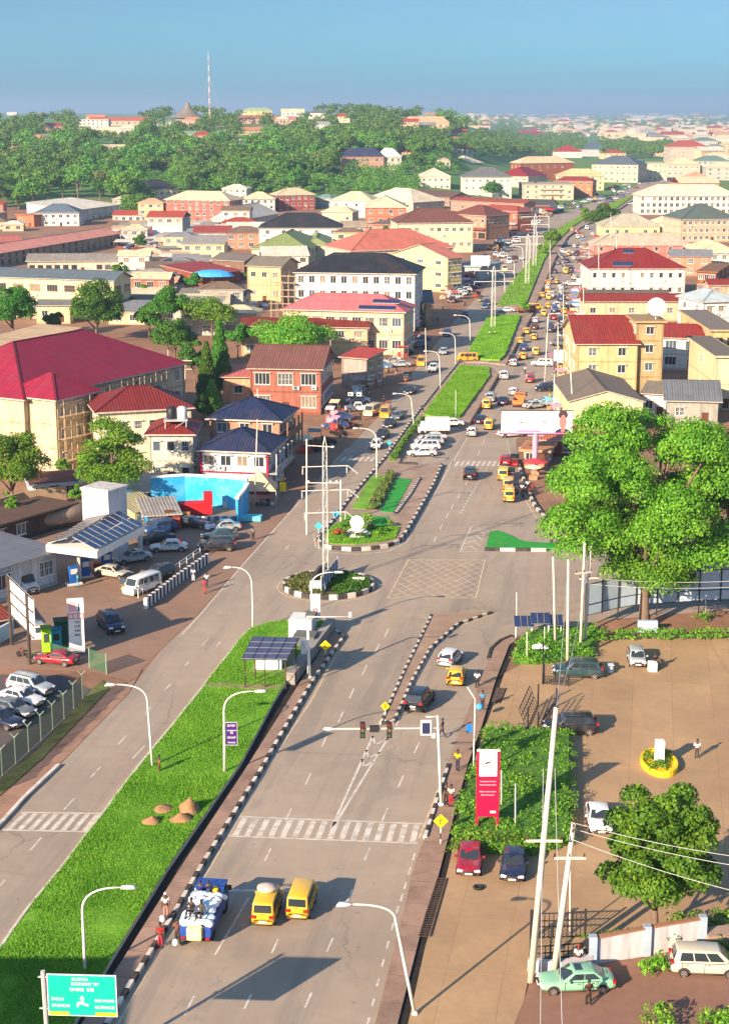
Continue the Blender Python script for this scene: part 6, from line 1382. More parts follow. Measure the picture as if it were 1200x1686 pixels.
def motorbike(x, y, hd, col, label, group=None):
    t = thing('motorbike', label, 'motorbike', G(x, y), R(hd)-math.pi/2, group)
    b = MB(); b.tube([(0,-.45,.55),(0,.0,.45),(0,.4,.75),(0,.62,.3)], .045, 6); b.tube([(0,.35,.75),(0,.28,1.0)], .03, 6); b.bar((-.34,.22,1.0),(.34,.22,1.0),.03,.03); b.tube([(.12,-.1,.3),(.14,-.75,.4)], .05, 6); b.bx(-.12,.12,-.12,.2,.25,.55); b.build('frame', rust, t)
    b = MB(); b.lathe([(.08,-.3),(.16,-.1),(.15,.15),(.06,.3)], 8); b.v = [(x_, z_*.8+.18, y_*.8+.78) for x_, y_, z_ in b.v]; b.build('tank', paint(col), t, True)
    b = MB(); b.bx(-.13,.13,-.75,.02,.72,.82); b.build('seat', tyre, t)
    for yy in (-.6,.66): m = MB(); m.M = Matrix.Translation((0,yy,.3)) @ Matrix.Rotation(math.pi/2,4,'Y'); m.lathe([(.24,-.05),(.3,-.03),(.3,.03),(.24,.05)],14); m.build('wheel', tyre, t, True)
MB_ = [(484+ i*4.6, 739+ (i%4)*5-i*3.2, 200) for i in range(16)]
for i, (x, y, h) in enumerate(MB_): motorbike(x+30, y, h+random.uniform(-20,20), random.choice([(150,20,20),(20,24,60),(20,20,22),(120,120,124)]), 'motorbike in the bikes parked before the shaded shops')
for x, y, h, c, lb in ((872,815,120,(180,20,30),'red motorbike at the kerb corner below the big red umbrella'),(862,822,100,(30,30,34),'black motorbike with white fairing left of the red motorbike'),(866,812,110,(220,220,220),'white motorbike at the kerb under the umbrellas'),(1076,1099,270,(20,20,22),'black motorbike beside the silver hatchback in the compound'),(40,1083,150,(150,20,20),'red motorbike at the billboard post'),(765,503,250,(20,20,20),'black motorbike on the sunny part of the left road')): motorbike(x, y, h, c, lb)
# ---------------------------------------------------------------- people
def skin_mesh(J, E, name='b', sub=1):
    me = bpy.data.meshes.new(name); me.from_pydata([j[0] for j in J], E, [])
    o = bpy.data.objects.new('t', me); TS.collection.objects.link(o); o.modifiers.new('s', 'SKIN')
    for i, j in enumerate(J):
        r = j[1] if isinstance(j[1], tuple) else (j[1], j[1]); me.skin_vertices[0].data[i].radius = r
    me.skin_vertices[0].data[0].use_root = True
    m = o.modifiers.new('u', 'SUBSURF'); m.levels = m.render_levels = sub
    r = evalmesh(o); bpy.data.objects.remove(o)
    for p in r.polygons: p.use_smooth = True
    return r
PM = {}
def person_meshes(pose):
    if pose in PM: return PM[pose]
    # joints: x right, y forward
    hip, sh, hd_ = .92, 1.42, 1.62
    if pose == 'stand': kn = [((-.10,.02,.50),(-.11,0,.09)), ((.10,.0,.50),(.12,.03,.09))]; el = [((-.25,-.02,1.15),(-.26,.06,.88)), ((.25,-.02,1.15),(.27,.05,.88))]
    elif pose == 'walk': kn = [((-.09,.20,.52),(-.10,.30,.10)), ((.09,-.02,.50),(.10,-.34,.16))]; el = [((-.24,-.12,1.17),(-.24,-.10,.92)), ((.24,.10,1.16),(.22,.26,.97))]
    elif pose == 'carry': kn = [((-.10,.06,.50),(-.11,.08,.09)), ((.10,-.02,.50),(.12,-.10,.10))]; el = [((-.27,.02,1.15),(-.22,.26,1.05)), ((.27,.02,1.15),(.28,.0,.86))]
    else: hip, sh, hd_ = .12, .62, .84; kn = [((-.14,.42,.28),(-.14,.52,-.12)), ((.14,.42,.28),(.16,.5,-.12))]; el = [((-.26,.06,.40),(-.16,.3,.26)), ((.26,.06,.40),(.16,.3,.26))]
    J = [((0,0,hip),(.14,.10)), ((0,0,(hip+sh)/2),(.13,.10)), ((0,0,sh),(.14,.09)), ((0,.0,sh+.10),(.055,.055)), ((0,.02,hd_),(.085,.10)), ((0,.02,hd_+.10),(.07,.085))]; E = [(0,1),(1,2),(2,3),(3,4),(4,5)]
    hands = []
    for s, (k, f) in zip((-1,1), kn):
        n = len(J); J += [((s*.10,0,hip-.05),.095),(k,.062),(f,.042),((f[0],f[1]+.02,max(f[2]-.05,f[2]-.05)),.045),((f[0],f[1]+.18,f[2]-.055),.035)]; E += [(0,n),(n,n+1),(n+1,n+2),(n+2,n+3),(n+3,n+4)]
    for s, (e, w) in zip((-1,1), el):
        n = len(J); d = (Vector(w)-Vector(e)).normalized(); pm = Vector(w)+d*.07
        J += [((s*.19,0,sh-.03),.062),(e,.043),(w,.028),(tuple(pm),(.036,.018))]; E += [(2,n),(n,n+1),(n+1,n+2),(n+2,n+3)]; hands.append((s, pm, d))
    me = skin_mesh(J, E); body = mesh_mb(me)
    for s, pm, d in hands:                               # five fingers per hand
        a = Vector((0,1,0)) - d*d.y
        a = a.normalized() if a.length > .1 else Vector((1,0,0)); c = d.cross(a)
        for k in range(4):
            o_ = pm + a*(-.03+.02*k) + d*.02; L_ = (.065,.078,.072,.055)[k]; body.tube([o_, o_+d*L_*.5, o_+d*L_-c*s*.018], [.0095,.009,.007], 6)
        body.tube([pm+a*.03-d*.03, pm+a*.055+d*.005, pm+a*.06+d*.035], [.011,.010,.008], 6)
    hz_ = hd_+.02
    body.add([(-.016,.115,hz_-.02),(.016,.115,hz_-.02),(0,.15,hz_-.015),(0,.11,hz_+.04)], [(0,1,2),(0,2,3),(2,1,3)])     # nose
    for s in (-1,1): body.lathe([(.006,-.03),(.02,-.015),(.02,.015),(.006,.03)], 6, 0, (s*.088,.01,hz_))
    bm = body.mesh('person', [rim], True)
    sJ = [((0,0,hip+.02),(.155,.115)), ((0,0,(hip+sh)/2),(.15,.115)), ((0,0,sh),(.155,.10)), ((0,0,sh+.05),(.08,.07))]; sE = [(0,1),(1,2),(2,3)]
    for s, (e, w) in zip((-1,1), el): n = len(sJ); m_ = Vector(e); sJ += [((s*.195,0,sh-.03),.075),(tuple(m_),.062)]; sE += [(2,n),(n,n+1)]
    shirt = skin_mesh(sJ, sE)
    tJ = [((0,0,hip+.06),(.145,.11)), ((0,0,hip-.02),(.15,.115))]; tE = [(0,1)]
    for s, (k, f) in zip((-1,1), kn): n = len(tJ); tJ += [((s*.095,0,hip-.08),.105),(k,.078),((f[0],f[1],f[2]+.03),.062)]; tE += [(1,n),(n,n+1),(n+1,n+2)]
    tro = skin_mesh(tJ, tE)
    h2 = MB(); h2.lathe([(.092,-.01),(.10,.04),(.085,.10),(.045,.135),(.005,.145)], 12, 0, (0,0,hd_+.03)); h2.v = [(x, y*1.12 - .012, z) for x, y, z in h2.v]
    hair = h2.mesh('hair', [black], True)
    sh_ = MB()
    for s, (k, f) in zip((-1,1), kn): sh_.bx(f[0]-.05, f[0]+.05, f[1]-.07, f[1]+.21, f[2]-.10, f[2]-.02)
    shoes = bake(sh_.mesh('shoes'), [('BEVEL', dict(width=.02, segments=2))]); shoes.materials.append(rust)
    for m in (shirt, tro): m.materials.append(rim)
    PM[pose] = (bm, shirt, tro, hair, shoes); return PM[pose]
SK = mat('skin', (.085,.042,.026), .55, .05, 4)
def person(x, y, hd, pose, shirt, trou, label, P=None, s=1.02, hat=None, group=None, z=0):
    bm, sm, tm, hm, shm = person_meshes(pose); P = P or G(x, y); P = Vector((P.x, P.y, P.z + z))
    t = link('person', bm, None, P, R(hd)-math.pi/2); obj_slot(t, SK); t.scale = (s,s,s); tag(t, label, 'person', group)
    o = link('shirt', sm, t); obj_slot(o, plain(shirt, .9)); o = link('trousers', tm, t); obj_slot(o, plain(trou, .9))
    o = link('hair', hm, t) if hat is None else link('cap', hm, t)
    if hat: obj_slot(o, plain(hat))
    link('shoes', shm, t); return t
PE = [(265,1560,260,'stand',(180,30,40),(170,40,50),'person in red by the black and white kerb left of the lorry',None),
 (293,1553,100,'carry',(130,80,60),(60,50,40),'person with a white bag at the back of the blue lorry',None),
 (274,1514,280,'stand',(226,214,214),(170,120,110),'person in white with white cap on the footpath left of the lorry',(235,235,235)),
 (753,1271,250,'carry',(236,200,30),(30,40,70),'person in yellow shirt on the footpath by the signal post',None),
 (734,1327,250,'stand',(30,30,34),(30,30,34),'person in black beside the signal post foot',None),
 (742,1330,255,'stand',(226,214,206),(180,30,40),'person in white top and red trousers at the signal post',None),
 (728,1215,160,'walk',(40,40,50),(40,50,80),'person in dark clothes stepping off the footpath near the signal arm',None),
 (785,1133,80,'stand',(226,228,236),(30,30,36),'person in white shirt at the kerb behind the yellow taxi',None),
 (794,1170,80,'walk',(60,140,180),(40,44,60),'person with blue and white bag on the footpath',None),
 (1146,1250,260,'stand',(236,236,232),(60,60,60),'person in white walking alone in the compound',None),
 (1077,1104,90,'stand',(30,30,34),(40,40,44),'person in black at the motorbike in the compound',None),
 (951,1597,80,'stand',(236,226,226),(60,50,60),'person in white shirt behind the green saloon',(150,40,40)),
 (968,1657,110,'carry',(60,30,34),(40,36,36),'person in dark clothes leaning at the door of the green saloon',None),
 (263,1277,200,'stand',(130,90,60),(90,60,40),'person standing in the grass beside the left lamp post',None),
 (417,889,270,'stand',(120,120,130),(20,20,24),'person walking down the edge of the left carriageway',None),
 (337,977,80,'walk',(200,50,60),(180,60,60),'person in red at the roadside by the striped wall',None),
 (341,967,80,'walk',(226,226,230),(60,60,90),'person in white with load right of the person in red',None),
 (319,958,260,'stand',(210,214,226),(200,200,210),'person in long white clothes beside the striped wall',None),
 (129,967,200,'stand',(60,180,190),(70,180,190),'pump attendant in turquoise clothes by the pumps',None),
 (907,896,80,'walk',(24,24,28),(24,24,28),'person in black walking at the corner of the green island',None),
 (632,665,260,'stand',(30,30,34),(30,30,34),'person in dark robe at the shaded roadside',None),
 (864,616,260,'stand',(226,206,206),(30,30,34),'person in white crossing the road near the stalls',None),
 (593,693,260,'stand',(50,46,50),(40,36,40),'person behind the white pickup',None),
 (652,617,260,'stand',(206,170,150),(180,140,120),'person in pale clothes by the silver saloons',None),
 (716,582,200,'stand',(60,40,50),(40,36,44),'person beside the silver saloon in shade',None),
 (805,555,200,'stand',(206,206,206),(60,60,60),'person sitting on the green median below the tall pylon',None),
 (815,555,160,'stand',(230,230,226),(40,44,60),'person in white on the green median below the tall pylon',None),
 (876,815,270,'stand',(150,30,40),(60,60,60),'rider in red by the kerb motorbikes',None),(868,809,270,'stand',(226,226,226),(30,34,60),'person in white among the kerb motorbikes',None),(859,815,260,'stand',(206,200,196),(40,40,44),'person at the left of the kerb motorbikes',None),
 (836,757+10,260,'stand',(180,40,40),(40,40,50),'person in red at the red hatchback',None)]
for x, y, h, po, a, c, lb, hat in PE: person(x, y, h, po, a, c, lb, hat=hat, z=.18 if (x, y) in ((753,1271),(734,1327),(742,1330),(274,1514),(794,1170)) else 0)
for i, (xx, yy, zz, c, lb) in enumerate(((-.45,-1.85,1.95,(40,36,34),'person in black sitting at the left on the white sacks'),(.25,-2.0,1.9,(60,70,70),'person in grey sitting at the right on the white sacks'),(-.5,.75,1.9,(30,50,120),'person in blue sitting behind the cab on the left'),(.05,.8,1.9,(50,60,110),'person in blue behind the middle of the cab'))):
    person(0, 0, 82 if i > 1 else 250, 'sit', c, (40,38,42), lb, P=Mx @ Vector((xx,yy,zz)))
for x, y, c, lb in ((289,1556,(240,240,240),'white shopping bag in the hand of the person behind the lorry'),(268,1517,(235,235,238),'white bag beside the person in white cap')):
    b = MB(); b.lathe([(.14,0),(.2,.1),(.17,.35),(.06,.42)], 8); tag(b.build('bag', plain(c), None, True, G(x,y,.25)), lb, 'bag')
b = MB(); b.lathe([(.2,0),(.32,.18),(.3,.42),(.1,.55)], 10); tag(b.build('bag', plain((70,150,200)), None, True, G(789,1168,1.0)), 'blue and white bag carried on the footpath', 'bag')
g = random.Random(31); SH = [(206,60,60),(230,230,226),(40,60,120),(30,30,34),(220,180,60),(120,80,60),(90,130,90),(200,120,150)]; SN = ['red','white','blue','black','yellow','brown','green','pink']
for i in range(120):
    k = g.randrange(8)
    if i < 75: y = g.uniform(440, 700); x = 905 + (700-y)*.12 + g.uniform(-8, 26); zn = 'among the stalls right of the road'
    else: y = g.uniform(440, 690); x = 560 + (690-y)*.95 + g.uniform(-14, 12); zn = 'along the shaded shops of the avenue'
    person(x, y, g.uniform(0,360), g.choice(('stand','walk','carry')), SH[k], g.choice(SH), f'tiny person in {SN[k]} {zn}')
# ---------------------------------------------------------------- street furniture
def atpx(x, y, Yw):                                     # the point seen at pixel (x, y) at distance Yw along the view
    z = H - Yw*math.tan(PIT + math.atan((y-843)/F)); zc = Yw*cp + (H-z)*sp; return Vector(((x-600)/F*zc, Yw, z))
def lamp(bx_, by_, kx, ky, hx, hy, label, z0=0, near=True):
    """curved arm street lamp: foot, where the arm starts, lamp head"""
    B = G(bx_, by_); K = atpx(kx, ky, B.y); Hd = atpx(hx, hy, B.y); t = thing('street_lamp', label, 'street lamp', B, 0, 'street lamps with curved arms')
    K -= B; Hd -= B; b = MB(); top = Vector((K.x, 0, Hd.z)); c = []
    for i in range(9):
        s = i/8; c.append(K*(1-s)**2 + top*2*s*(1-s) + Hd*s*s)
    b.tube([(0,0,0),K*.5]+c, [.11,.095]+[.08-.004*i for i in range(9)], 8); b.lathe([(.2,0),(.2,.12),(.13,.3)], 8); b.build('pole', poleW, t, True)
    d = 1 if Hd.x > K.x else -1; m = MB(); m.M = Matrix.Translation(Hd) @ Matrix.Scale(1,4); m.add([(0,-.12,-.06),(d*.95,-.17,-.08),(d*.95,.17,-.08),(0,.12,-.06),(0,-.09,.07),(d*.75,-.15,.12),(d*.75,.15,.12),(0,.09,.07)], [(0,1,2,3),(4,7,6,5),(0,4,5,1),(1,5,6,2),(2,6,7,3),(3,7,4,0)])
    m.build('lamp_head', plain((226,226,220), .4), t, True); return t
for a in ((252,1268,243,1155,192,1127,'tall lamp at the left edge of the lower lawn beside a person'),(370,1278,369,1170,420,1138,'lamp carrying the purple banner on the lower lawn'),(141,1606,136,1500,200,1461,'lamp in the shaded grass behind the green direction sign'),
 (683,1672,651,1515,580,1489,'leaning lamp by the open drain at the bottom centre'),(417,1038,415,965,383,934,'slim lamp at the tip of the lower lawn'),(513,1046,513,965,551,942,'lamp by the roundabout carrying the white banner'),
 (620,790,620,725,591,705,'lamp at the corner of the left turf bed'),(682,707,677,660,655,648,'lamp beside the row of striped kerb opposite the queue'),(725,640,723,590,705,578,'lamp on the median opposite the white pickup'),
 (750,600,749,560,730,548,'lamp at the gap with the golden minibus'),(774,567,773,530,753,519,'lamp near the lower end of the second green median'),(831,486,830,455,812,447,'lamp at the lower end of the long median'),
 (847,462,846,434,828,428,'second lamp up the long median'),(861,440,860,412,843,405,'third lamp up the long median'),(873,424,873,398,857,391,'fourth lamp up the long median'),(884,410,884,384,870,378,'fifth lamp up the long median'),(903,384,903,360,890,355,'sixth lamp up the long median'),
 (896,630,902,520,915,516,'tall thin lamp among the stalls right of the road'),(944,700,936,560,925,552,'lamp pole beside the warehouse corner')): lamp(*a)
def pole(bx_, by_, tx, ty, r, label, m=conc, arms=(), name='utility_pole', cat='utility pole', group=None):
    B = G(bx_, by_); T = atpx(tx, ty, B.y) - B; t = thing(name, label, cat, B, 0, group); b = MB(); b.tube([(0,0,-.2), T*.5, T], [r*1.25, r, r*.75], 6); b.build('pole', m, t, True)
    for f, w, an in arms:
        c = T*f; d = Vector((math.cos(R(an)), math.sin(R(an)), 0)); a = MB(); a.bar(c-d*w/2+Vector((0,-.12,0)), c+d*w/2+Vector((0,-.12,0)), .12, .14); a.build('crossarm', m, t)
        for s in (-.9, 0, .9):
            i_ = MB(); q = c+d*w/2*s; i_.lathe([(.03,0),(.07,.08),(.05,.14),(.07,.2),(.02,.26)], 8, 0, (q.x, q.y-.12, q.z+.07)); i_.build('insulator', plain((90,50,40), .3), t, True)
    return t, B, T
P1 = pole(873,1618,915,1165,.20,'tallest leaning concrete pole at the bottom, left of the pair',arms=((.53,2.2,0),))
P2 = pole(911,1606,944,1355,.20,'shorter leaning concrete pole of the pair at the bottom',arms=((.78,2.0,0),(.97,1.6,80)))
P3 = pole(914,1066,910,917,.13,'thin concrete pole at the left of the corner group'); P4 = pole(934,1092,935,921,.16,'pale concrete pole at the edge of the corner hedge')
P5 = pole(955,1068,962,893,.15,'third concrete pole of the corner group',arms=((.72,1.8,20),)); P6 = pole(962,1064,972,898,.15,'rightmost leaning pole of the corner group',arms=((.68,2.0,10),))
pole(850,1200-4,851,1200-5,.01,'short white post in the hedge block') if False else None
for x, y, ty, lb in ((848,1378,1290,'thin white post in the hedge block right of the red sign'),(825,1343,1268,'thin white post touching the right edge of the red sign'),(867,1094,1040,'white post left in the corner hedge'),(896,1065,1032,'short white post in the middle of the corner hedge'),(938,1540,1395,'thin bent white pole by the bottom gate'),(1161,1012,985,'short white post on the bare earth'),(850,1048,975,'thin lamp post at the corner beside the small solar panels'),(750,690,642,'plain pale post on the upper median')):
    pole(x,y,x,ty,.05,lb,m=poleW,name='post',cat='post')
pole(419,838,424,690,.1,'white pole in front of the blue roofed houses'); pole(545,610,544,560,.08,'thin pole beside the orange red roof'); pole(430,768,424,640,.1,'grey pole by the crimson banded house'); pole(702,620,700,540,.1,'dark pole in front of the white block')
pole(268,560,272,520,.1,'pole with crossarm behind the magenta roof',arms=((.9,2,0),)); pole(278,612,276,530,.1,'second pole with crossarms behind the magenta roof',arms=((.95,2.4,0),(.8,2.4,0))); pole(304,660,306,590,.1,'pole by the corner of the magenta roof',arms=((.95,2.4,0),(.75,2.4,0)))
for i, (x, y, ty) in enumerate(((1005,430,350),(1014,470,380),(985,500,400),(960,560,470),(940,610,520),(905,470,395),(918,620,530),(912,690,610),(927,560,478))): pole(x,y,x,ty,.12,'electric pole on the right side of the busy road',arms=((.95,2,60),))
# lattice pylons
def lattice(bx_, by_, ty, w, label, arms, seg=1.1, r=.032, tip=True, arm_ext=()):
    B = G(bx_, by_); T = atpx(bx_, ty, B.y).z; t = thing('lattice_pylon', label, 'pylon', B, R(8)); b = MB(); n = int(T/seg); wd = lambda z: w*(1-.25*z/T)
    for sx in (-1,1):
        for sy in (-1,1): b.tube([(sx*w/2,sy*w/2,0),(sx*wd(T)/2,sy*wd(T)/2,T*.93)]+([(0,0,T)] if tip else []), r, 5)
    for i in range(n):
        z0, z1 = T*.93*i/n, T*.93*(i+1)/n; a, c = wd(z0)/2, wd(z1)/2; s = 1 if i % 2 else -1
        for q in (-1,1):
            b.tube([(s*a,q*a,z0),(-s*c,q*c,z1)], r*.38, 4); b.tube([(q*a,s*a,z0),(q*c,-s*c,z1)], r*.38, 4); b.tube([(-c,q*c,z1),(c,q*c,z1)], r*.38, 4)
    b.build('lattice', poleW, t)
    for z, x0, x1, drop in arms:
        a = MB(); aw = .075 if w < .8 else .12; a.bar((x0,0,z*T),(x1,0,z*T),aw,aw); a.bar((x1,0,z*T),(x1+1.1,-.3,z*T-.9),.06,.06) if drop else None; a.build('crossarm', poleW, t)
        for x in (x0+.1, x1-.1):
            i_ = MB(); i_.lathe([(.03,-.9),(.09,-.8),(.05,-.6),(.09,-.45),(.05,-.3),(.03,0)], 8, 0, (x,0,z*T)); i_.build('insulator', plain((190,180,170),.3), t, True)
    return t, B, T
lt, LB, LT = lattice(536, 962, 718, .55, 'tall white lattice power pylon rising from the roundabout', ((.80,-2.6,2.6,True),(.64,-2.7,2.7,True),(.49,-2.4,2.4,True)))
lattice(811, 543, 438, .9, 'white lattice pylon on the second green median', ((.93,-5,5,False),(.76,-5,5,False)), 2.2, .045)
for x, y, ty, lb in ((867,470,385,'lattice pylon beside the first bushes of the long median'),(879,440,352,'further lattice pylon on the long median')): lattice(x, y, ty, 1.0, lb, ((.95,-5,5,False),(.8,-5,5,False)), 3, .05)
# twin post frame around the pylon (lamp bracket posts)
for x, y, ty, ex, ey, lb in ((505,880,723,548,736,'white post with long lamp arm left of the pylon'),(561,862,790,561,790,'white post with floodlights right of the pylon')):
    B = G(x, y); T = atpx(x, ty, B.y)-B; E = atpx(ex, ey, B.y)-B; t = thing('post', lb, 'lamp post', B); b = MB(); b.tube([(0,0,0),T], .09, 8); b.bar((0,0,T.z-.8),(E.x,0,T.z-1.0),.08,.08)
    if ex == x: b.bar((-4.6,0,T.z-.4),(0.1,0,T.z-.4),.08,.08)
    b.build('pole', poleW, t)
    for q in ((E.x,0,T.z-1.0),) if ex != x else ((-1.3,0,T.z-.25),(-.5,0,T.z-.25),(-4.2,0,T.z-.25)):
        m = MB(); m.lathe([(.05,-.12),(.2,-.05),(.18,.08),(.05,.14)], 10, 0, q); m.build('lamp_head', plain((235,235,230)), t, True)
# signal gantry
B = G(726, 1328); t = thing('traffic_signal', 'white signal gantry reaching over the right carriageway', 'traffic signal', Vector((B.x,B.y,.1)))
zt = atpx(720, 1180, B.y).z; za = atpx(720, 1201, B.y).z; xe = atpx(548, 1203, B.y).x - B.x; xt = atpx(720,1180,B.y).x-B.x
b = MB(); b.tube([(0,0,0),(xt,0,zt)], [.12,.08], 8); b.tube([(xt,0,za),(xe,0,za-.05)], [.07,.045], 8); b.tube([(xt,0,zt-.1),(xt-.9,0,zt-.1)], .05, 6); b.lathe([(.25,0),(.25,.15),(.16,.2)],10); b.build('pole', plain((226,224,214),.5), t, True)
b = MB(); b.lathe([(.02,-.45),(.16,-.3),(.2,0),(.13,.3),(.02,.4)], 10); b.v = [(xe-.3+z*1.0, y, za-.05+x*.6) for x, y, z in b.v]; b.build('lamp_head', plain((236,236,232),.4), t, True)
for px_, dy in ((597,0),(620,-.1),(641,.15)):
    xx = atpx(px_, 1203, B.y).x-B.x; m = MB()
    if px_ == 620: m.bx(xx-.55,xx+.2,-.2,.15,za-.25,za+.2)
    else: m.bx(xx-.2,xx+.2,-.22,.12,za-.75,za+.5)
    hbox = m.build('signal_head', black, t)
    for k in range(3):
        q = MB(); q.M = Matrix.Translation((xx, -.24, za-.5+.42*k)) @ Matrix.Rotation(R(90),4,'X'); q.lathe([(.13,0),(.13,.05)], 12); q.build('lens', plain(((60,80,60),(110,90,40),(110,40,36))[k],.3), hbox) if px_ != 620 else None
xx = atpx(701,1200,B.y).x-B.x; m = MB(); m.bx(xx-.42,xx+.42,-.2,.1,za-.5,za+.65,1); m.bx(xx-.3,xx+.3,-.23,-.19,za-.38,za+.52,0); m.build('countdown_box', [solarm, white], t)
m = MB(); m.bx(xt-.45,xt-.15,-.15,.15,za-.75,za-.4); m.build('control_box', white, t)
# second gantry by the solar shed
B = G(509,1118); t = thing('traffic_signal', 'white gantry pole with camera arm beside the solar shed', 'traffic signal', Vector((B.x,B.y,.15))); z1 = atpx(507,1018,B.y).z; xe = atpx(576,1017,B.y).x-B.x
b = MB(); b.tube([(0,0,0),(0,0,1.4),(-.1,0,z1)], [.2,.15,.11], 10); b.tube([(-.1,0,z1),(xe,0,z1)], [.055,.04], 6); b.lathe([(.3,0),(.3,.12),(.2,.16)],10); b.build('pole', plain((226,224,214),.5), t, True)
b = MB(); b.bx(xe-.12,xe+.15,-.15,.15,z1,z1+.45); b.build('camera', white, t); b = MB(); b.bx(-.75,-.25,-.25,.1,z1-3.6,z1-2.3); b.build('control_box', plain((200,206,210)), t)
# text helper
FC = {}
def text(s, size, m, parent, loc, rot=(math.pi/2,0,0), sx=1, align='CENTER', name='lettering'):
    cu = bpy.data.curves.new('t', 'FONT'); cu.body = s; cu.size = size; cu.align_x = align; cu.extrude = .004; cu.resolution_u = 2; cu.offset = size*.012
    o = bpy.data.objects.new('t', cu); TS.collection.objects.link(o)
    me = evalmesh(o); bpy.data.objects.remove(o); me.materials.clear(); me.materials.append(m)
    q = link(name, me, parent, loc); q.rotation_euler = rot; q.scale = (sx,1,1); return q
def diamond(x, y, by, col, label, s=.55, back=None):
    B = G(x, by); T = atpx(x, y, B.y)-B; t = thing('warning_sign', label, 'road sign', B); b = MB()
    n = int(T.z/.5)+1
    for i in range(n): b.tube([(0,.05,T.z*i/n),(0,.05,T.z*(i+1)/n)], .045, 6, i % 2)
    b.build('post', [white, black], t)
    m = MB(); m.add([(0,0,T.z-s),(s,0,T.z),(0,0,T.z+s),(-s,0,T.z),(0,.03,T.z-s),(s,.03,T.z),(0,.03,T.z+s),(-s,.03,T.z)], [(0,1,2,3),(7,6,5,4),(0,4,5,1),(1,5,6,2),(2,6,7,3),(3,7,4,0)]); sg = m.build('sign_panel', plain(col,.4), t)
    if col[0] > 200:
        k = MB(); k.bar((-.06,-.012,T.z-.25),(-.02,-.012,T.z+.05),.07,.01,0,(0,1,0)); k.bar((-.02,-.012,T.z+.05),(.12,-.012,T.z+.22),.07,.01,0,(0,1,0)); k.bar((-.02,-.012,T.z+.02),(-.14,-.012,T.z+.16),.06,.01,0,(0,1,0)); k.build('symbol', black, sg)
    return t
diamond(725,1352,1392,(246,206,20),'yellow diamond sign on the footpath left of the red parked car'); diamond(634,1163,1192,(246,206,20),'tilted yellow diamond sign at the end of the brick island',.42); diamond(536,1063,1092,(246,206,20),'yellow diamond sign right of the solar shed')
diamond(553,846,866,(60,180,214),'pale blue diamond sign by the garden island post',.5); diamond(525,866,903,(60,180,214),'pale blue diamond sign left of the pylon legs',.5); diamond(641,729,749,(60,180,200),'small pale blue diamond sign beside the queue of cars',.42)
# green direction sign
tgt = G(88, 1800); t = thing('direction_sign', 'green road direction sign with white lettering on a steel post', 'road sign', tgt, R(-3))
z0, z1 = atpx(130,1671,tgt.y).z, atpx(130,1603,tgt.y).z; x0 = atpx(79,1640,tgt.y).x-tgt.x; x1 = atpx(194,1640,tgt.y).x-tgt.x
b = MB(); b.tube([(x0-.12,.1,0),(x0-.22,.1,z1+.1)], .13, 8); b.bar((x0-.5,.08,z1-.25),(x1-.3,.08,z1-.25),.07,.07); b.bar((x0-.5,.08,z0+.35),(x1-.3,.08,z0+.35),.07,.07); b.build('post', steel, t)
gm = plain((10,190,150), .45); b = MB(); b.bx(x0,x1,-.03,.03,z0,z1,1); b.bx(x0+.05,x1-.05,-.036,-.028,z0+.05,z1-.05,0); b.build('sign_panel', [gm, white], t)
ww_, hh_ = x1-x0, z1-z0
def stx(s, u, v, sz, al='CENTER', m=white, sx=1): text(s, sz, m, t, (x0+ww_*u, -.045, z0+hh_*v), align=al, sx=sx)
stx('ISUZWA', .48, .86, .25, sx=.95); stx('ECONOMY TIY', .55, .745, .25, sx=.9); stx('ONIRE  DIE', .50, .61, .27)
stx('DOLU', .055, .375, .25, 'LEFT'); stx('STADIUM', .055, .215, .25, 'LEFT', sx=.95); stx('06FI HOAD', .965, .355, .24, 'RIGHT', sx=.9); stx('GUERNICE', .965, .195, .24, 'RIGHT', sx=.95)
b = MB(); cx_ = x0+ww_*.5; zc_ = z0+hh_*.33
b.bar((cx_,-.04,zc_-.1),(cx_,-.04,zc_+.25),.13,.01,0,(0,1,0)); b.add([(cx_-.14,-.045,zc_+.22),(cx_+.14,-.045,zc_+.22),(cx_,-.045,zc_+.42)],[(0,1,2)]); b.bar((cx_,-.04,zc_-.03),(cx_+.33,-.04,zc_-.17),.13,.01,0,(0,1,0)); b.bar((cx_,-.041,zc_-.03),(cx_-.24,-.041,zc_-.02),.13,.01,0,(0,1,0)); b.bar((cx_-.22,-.042,zc_+.02),(cx_-.27,-.042,zc_-.26),.12,.01,0,(0,1,0)); b.build('arrow_symbol', white, t)
b = MB(); b.bx(x0+.06,x0+ww_*.3,-.042,-.03,z0+.04,z0+.25); b.bx(x1-ww_*.32,x1-.06,-.042,-.03,z0+.04,z0+.25); b.build('yellow_plate', plain((240,206,20)), t)
stx('ISALE ESIE', .165, .055, .15, m=plain((150,110,10))); stx('IKO CENTRE', .83, .055, .15, m=plain((150,110,10)))
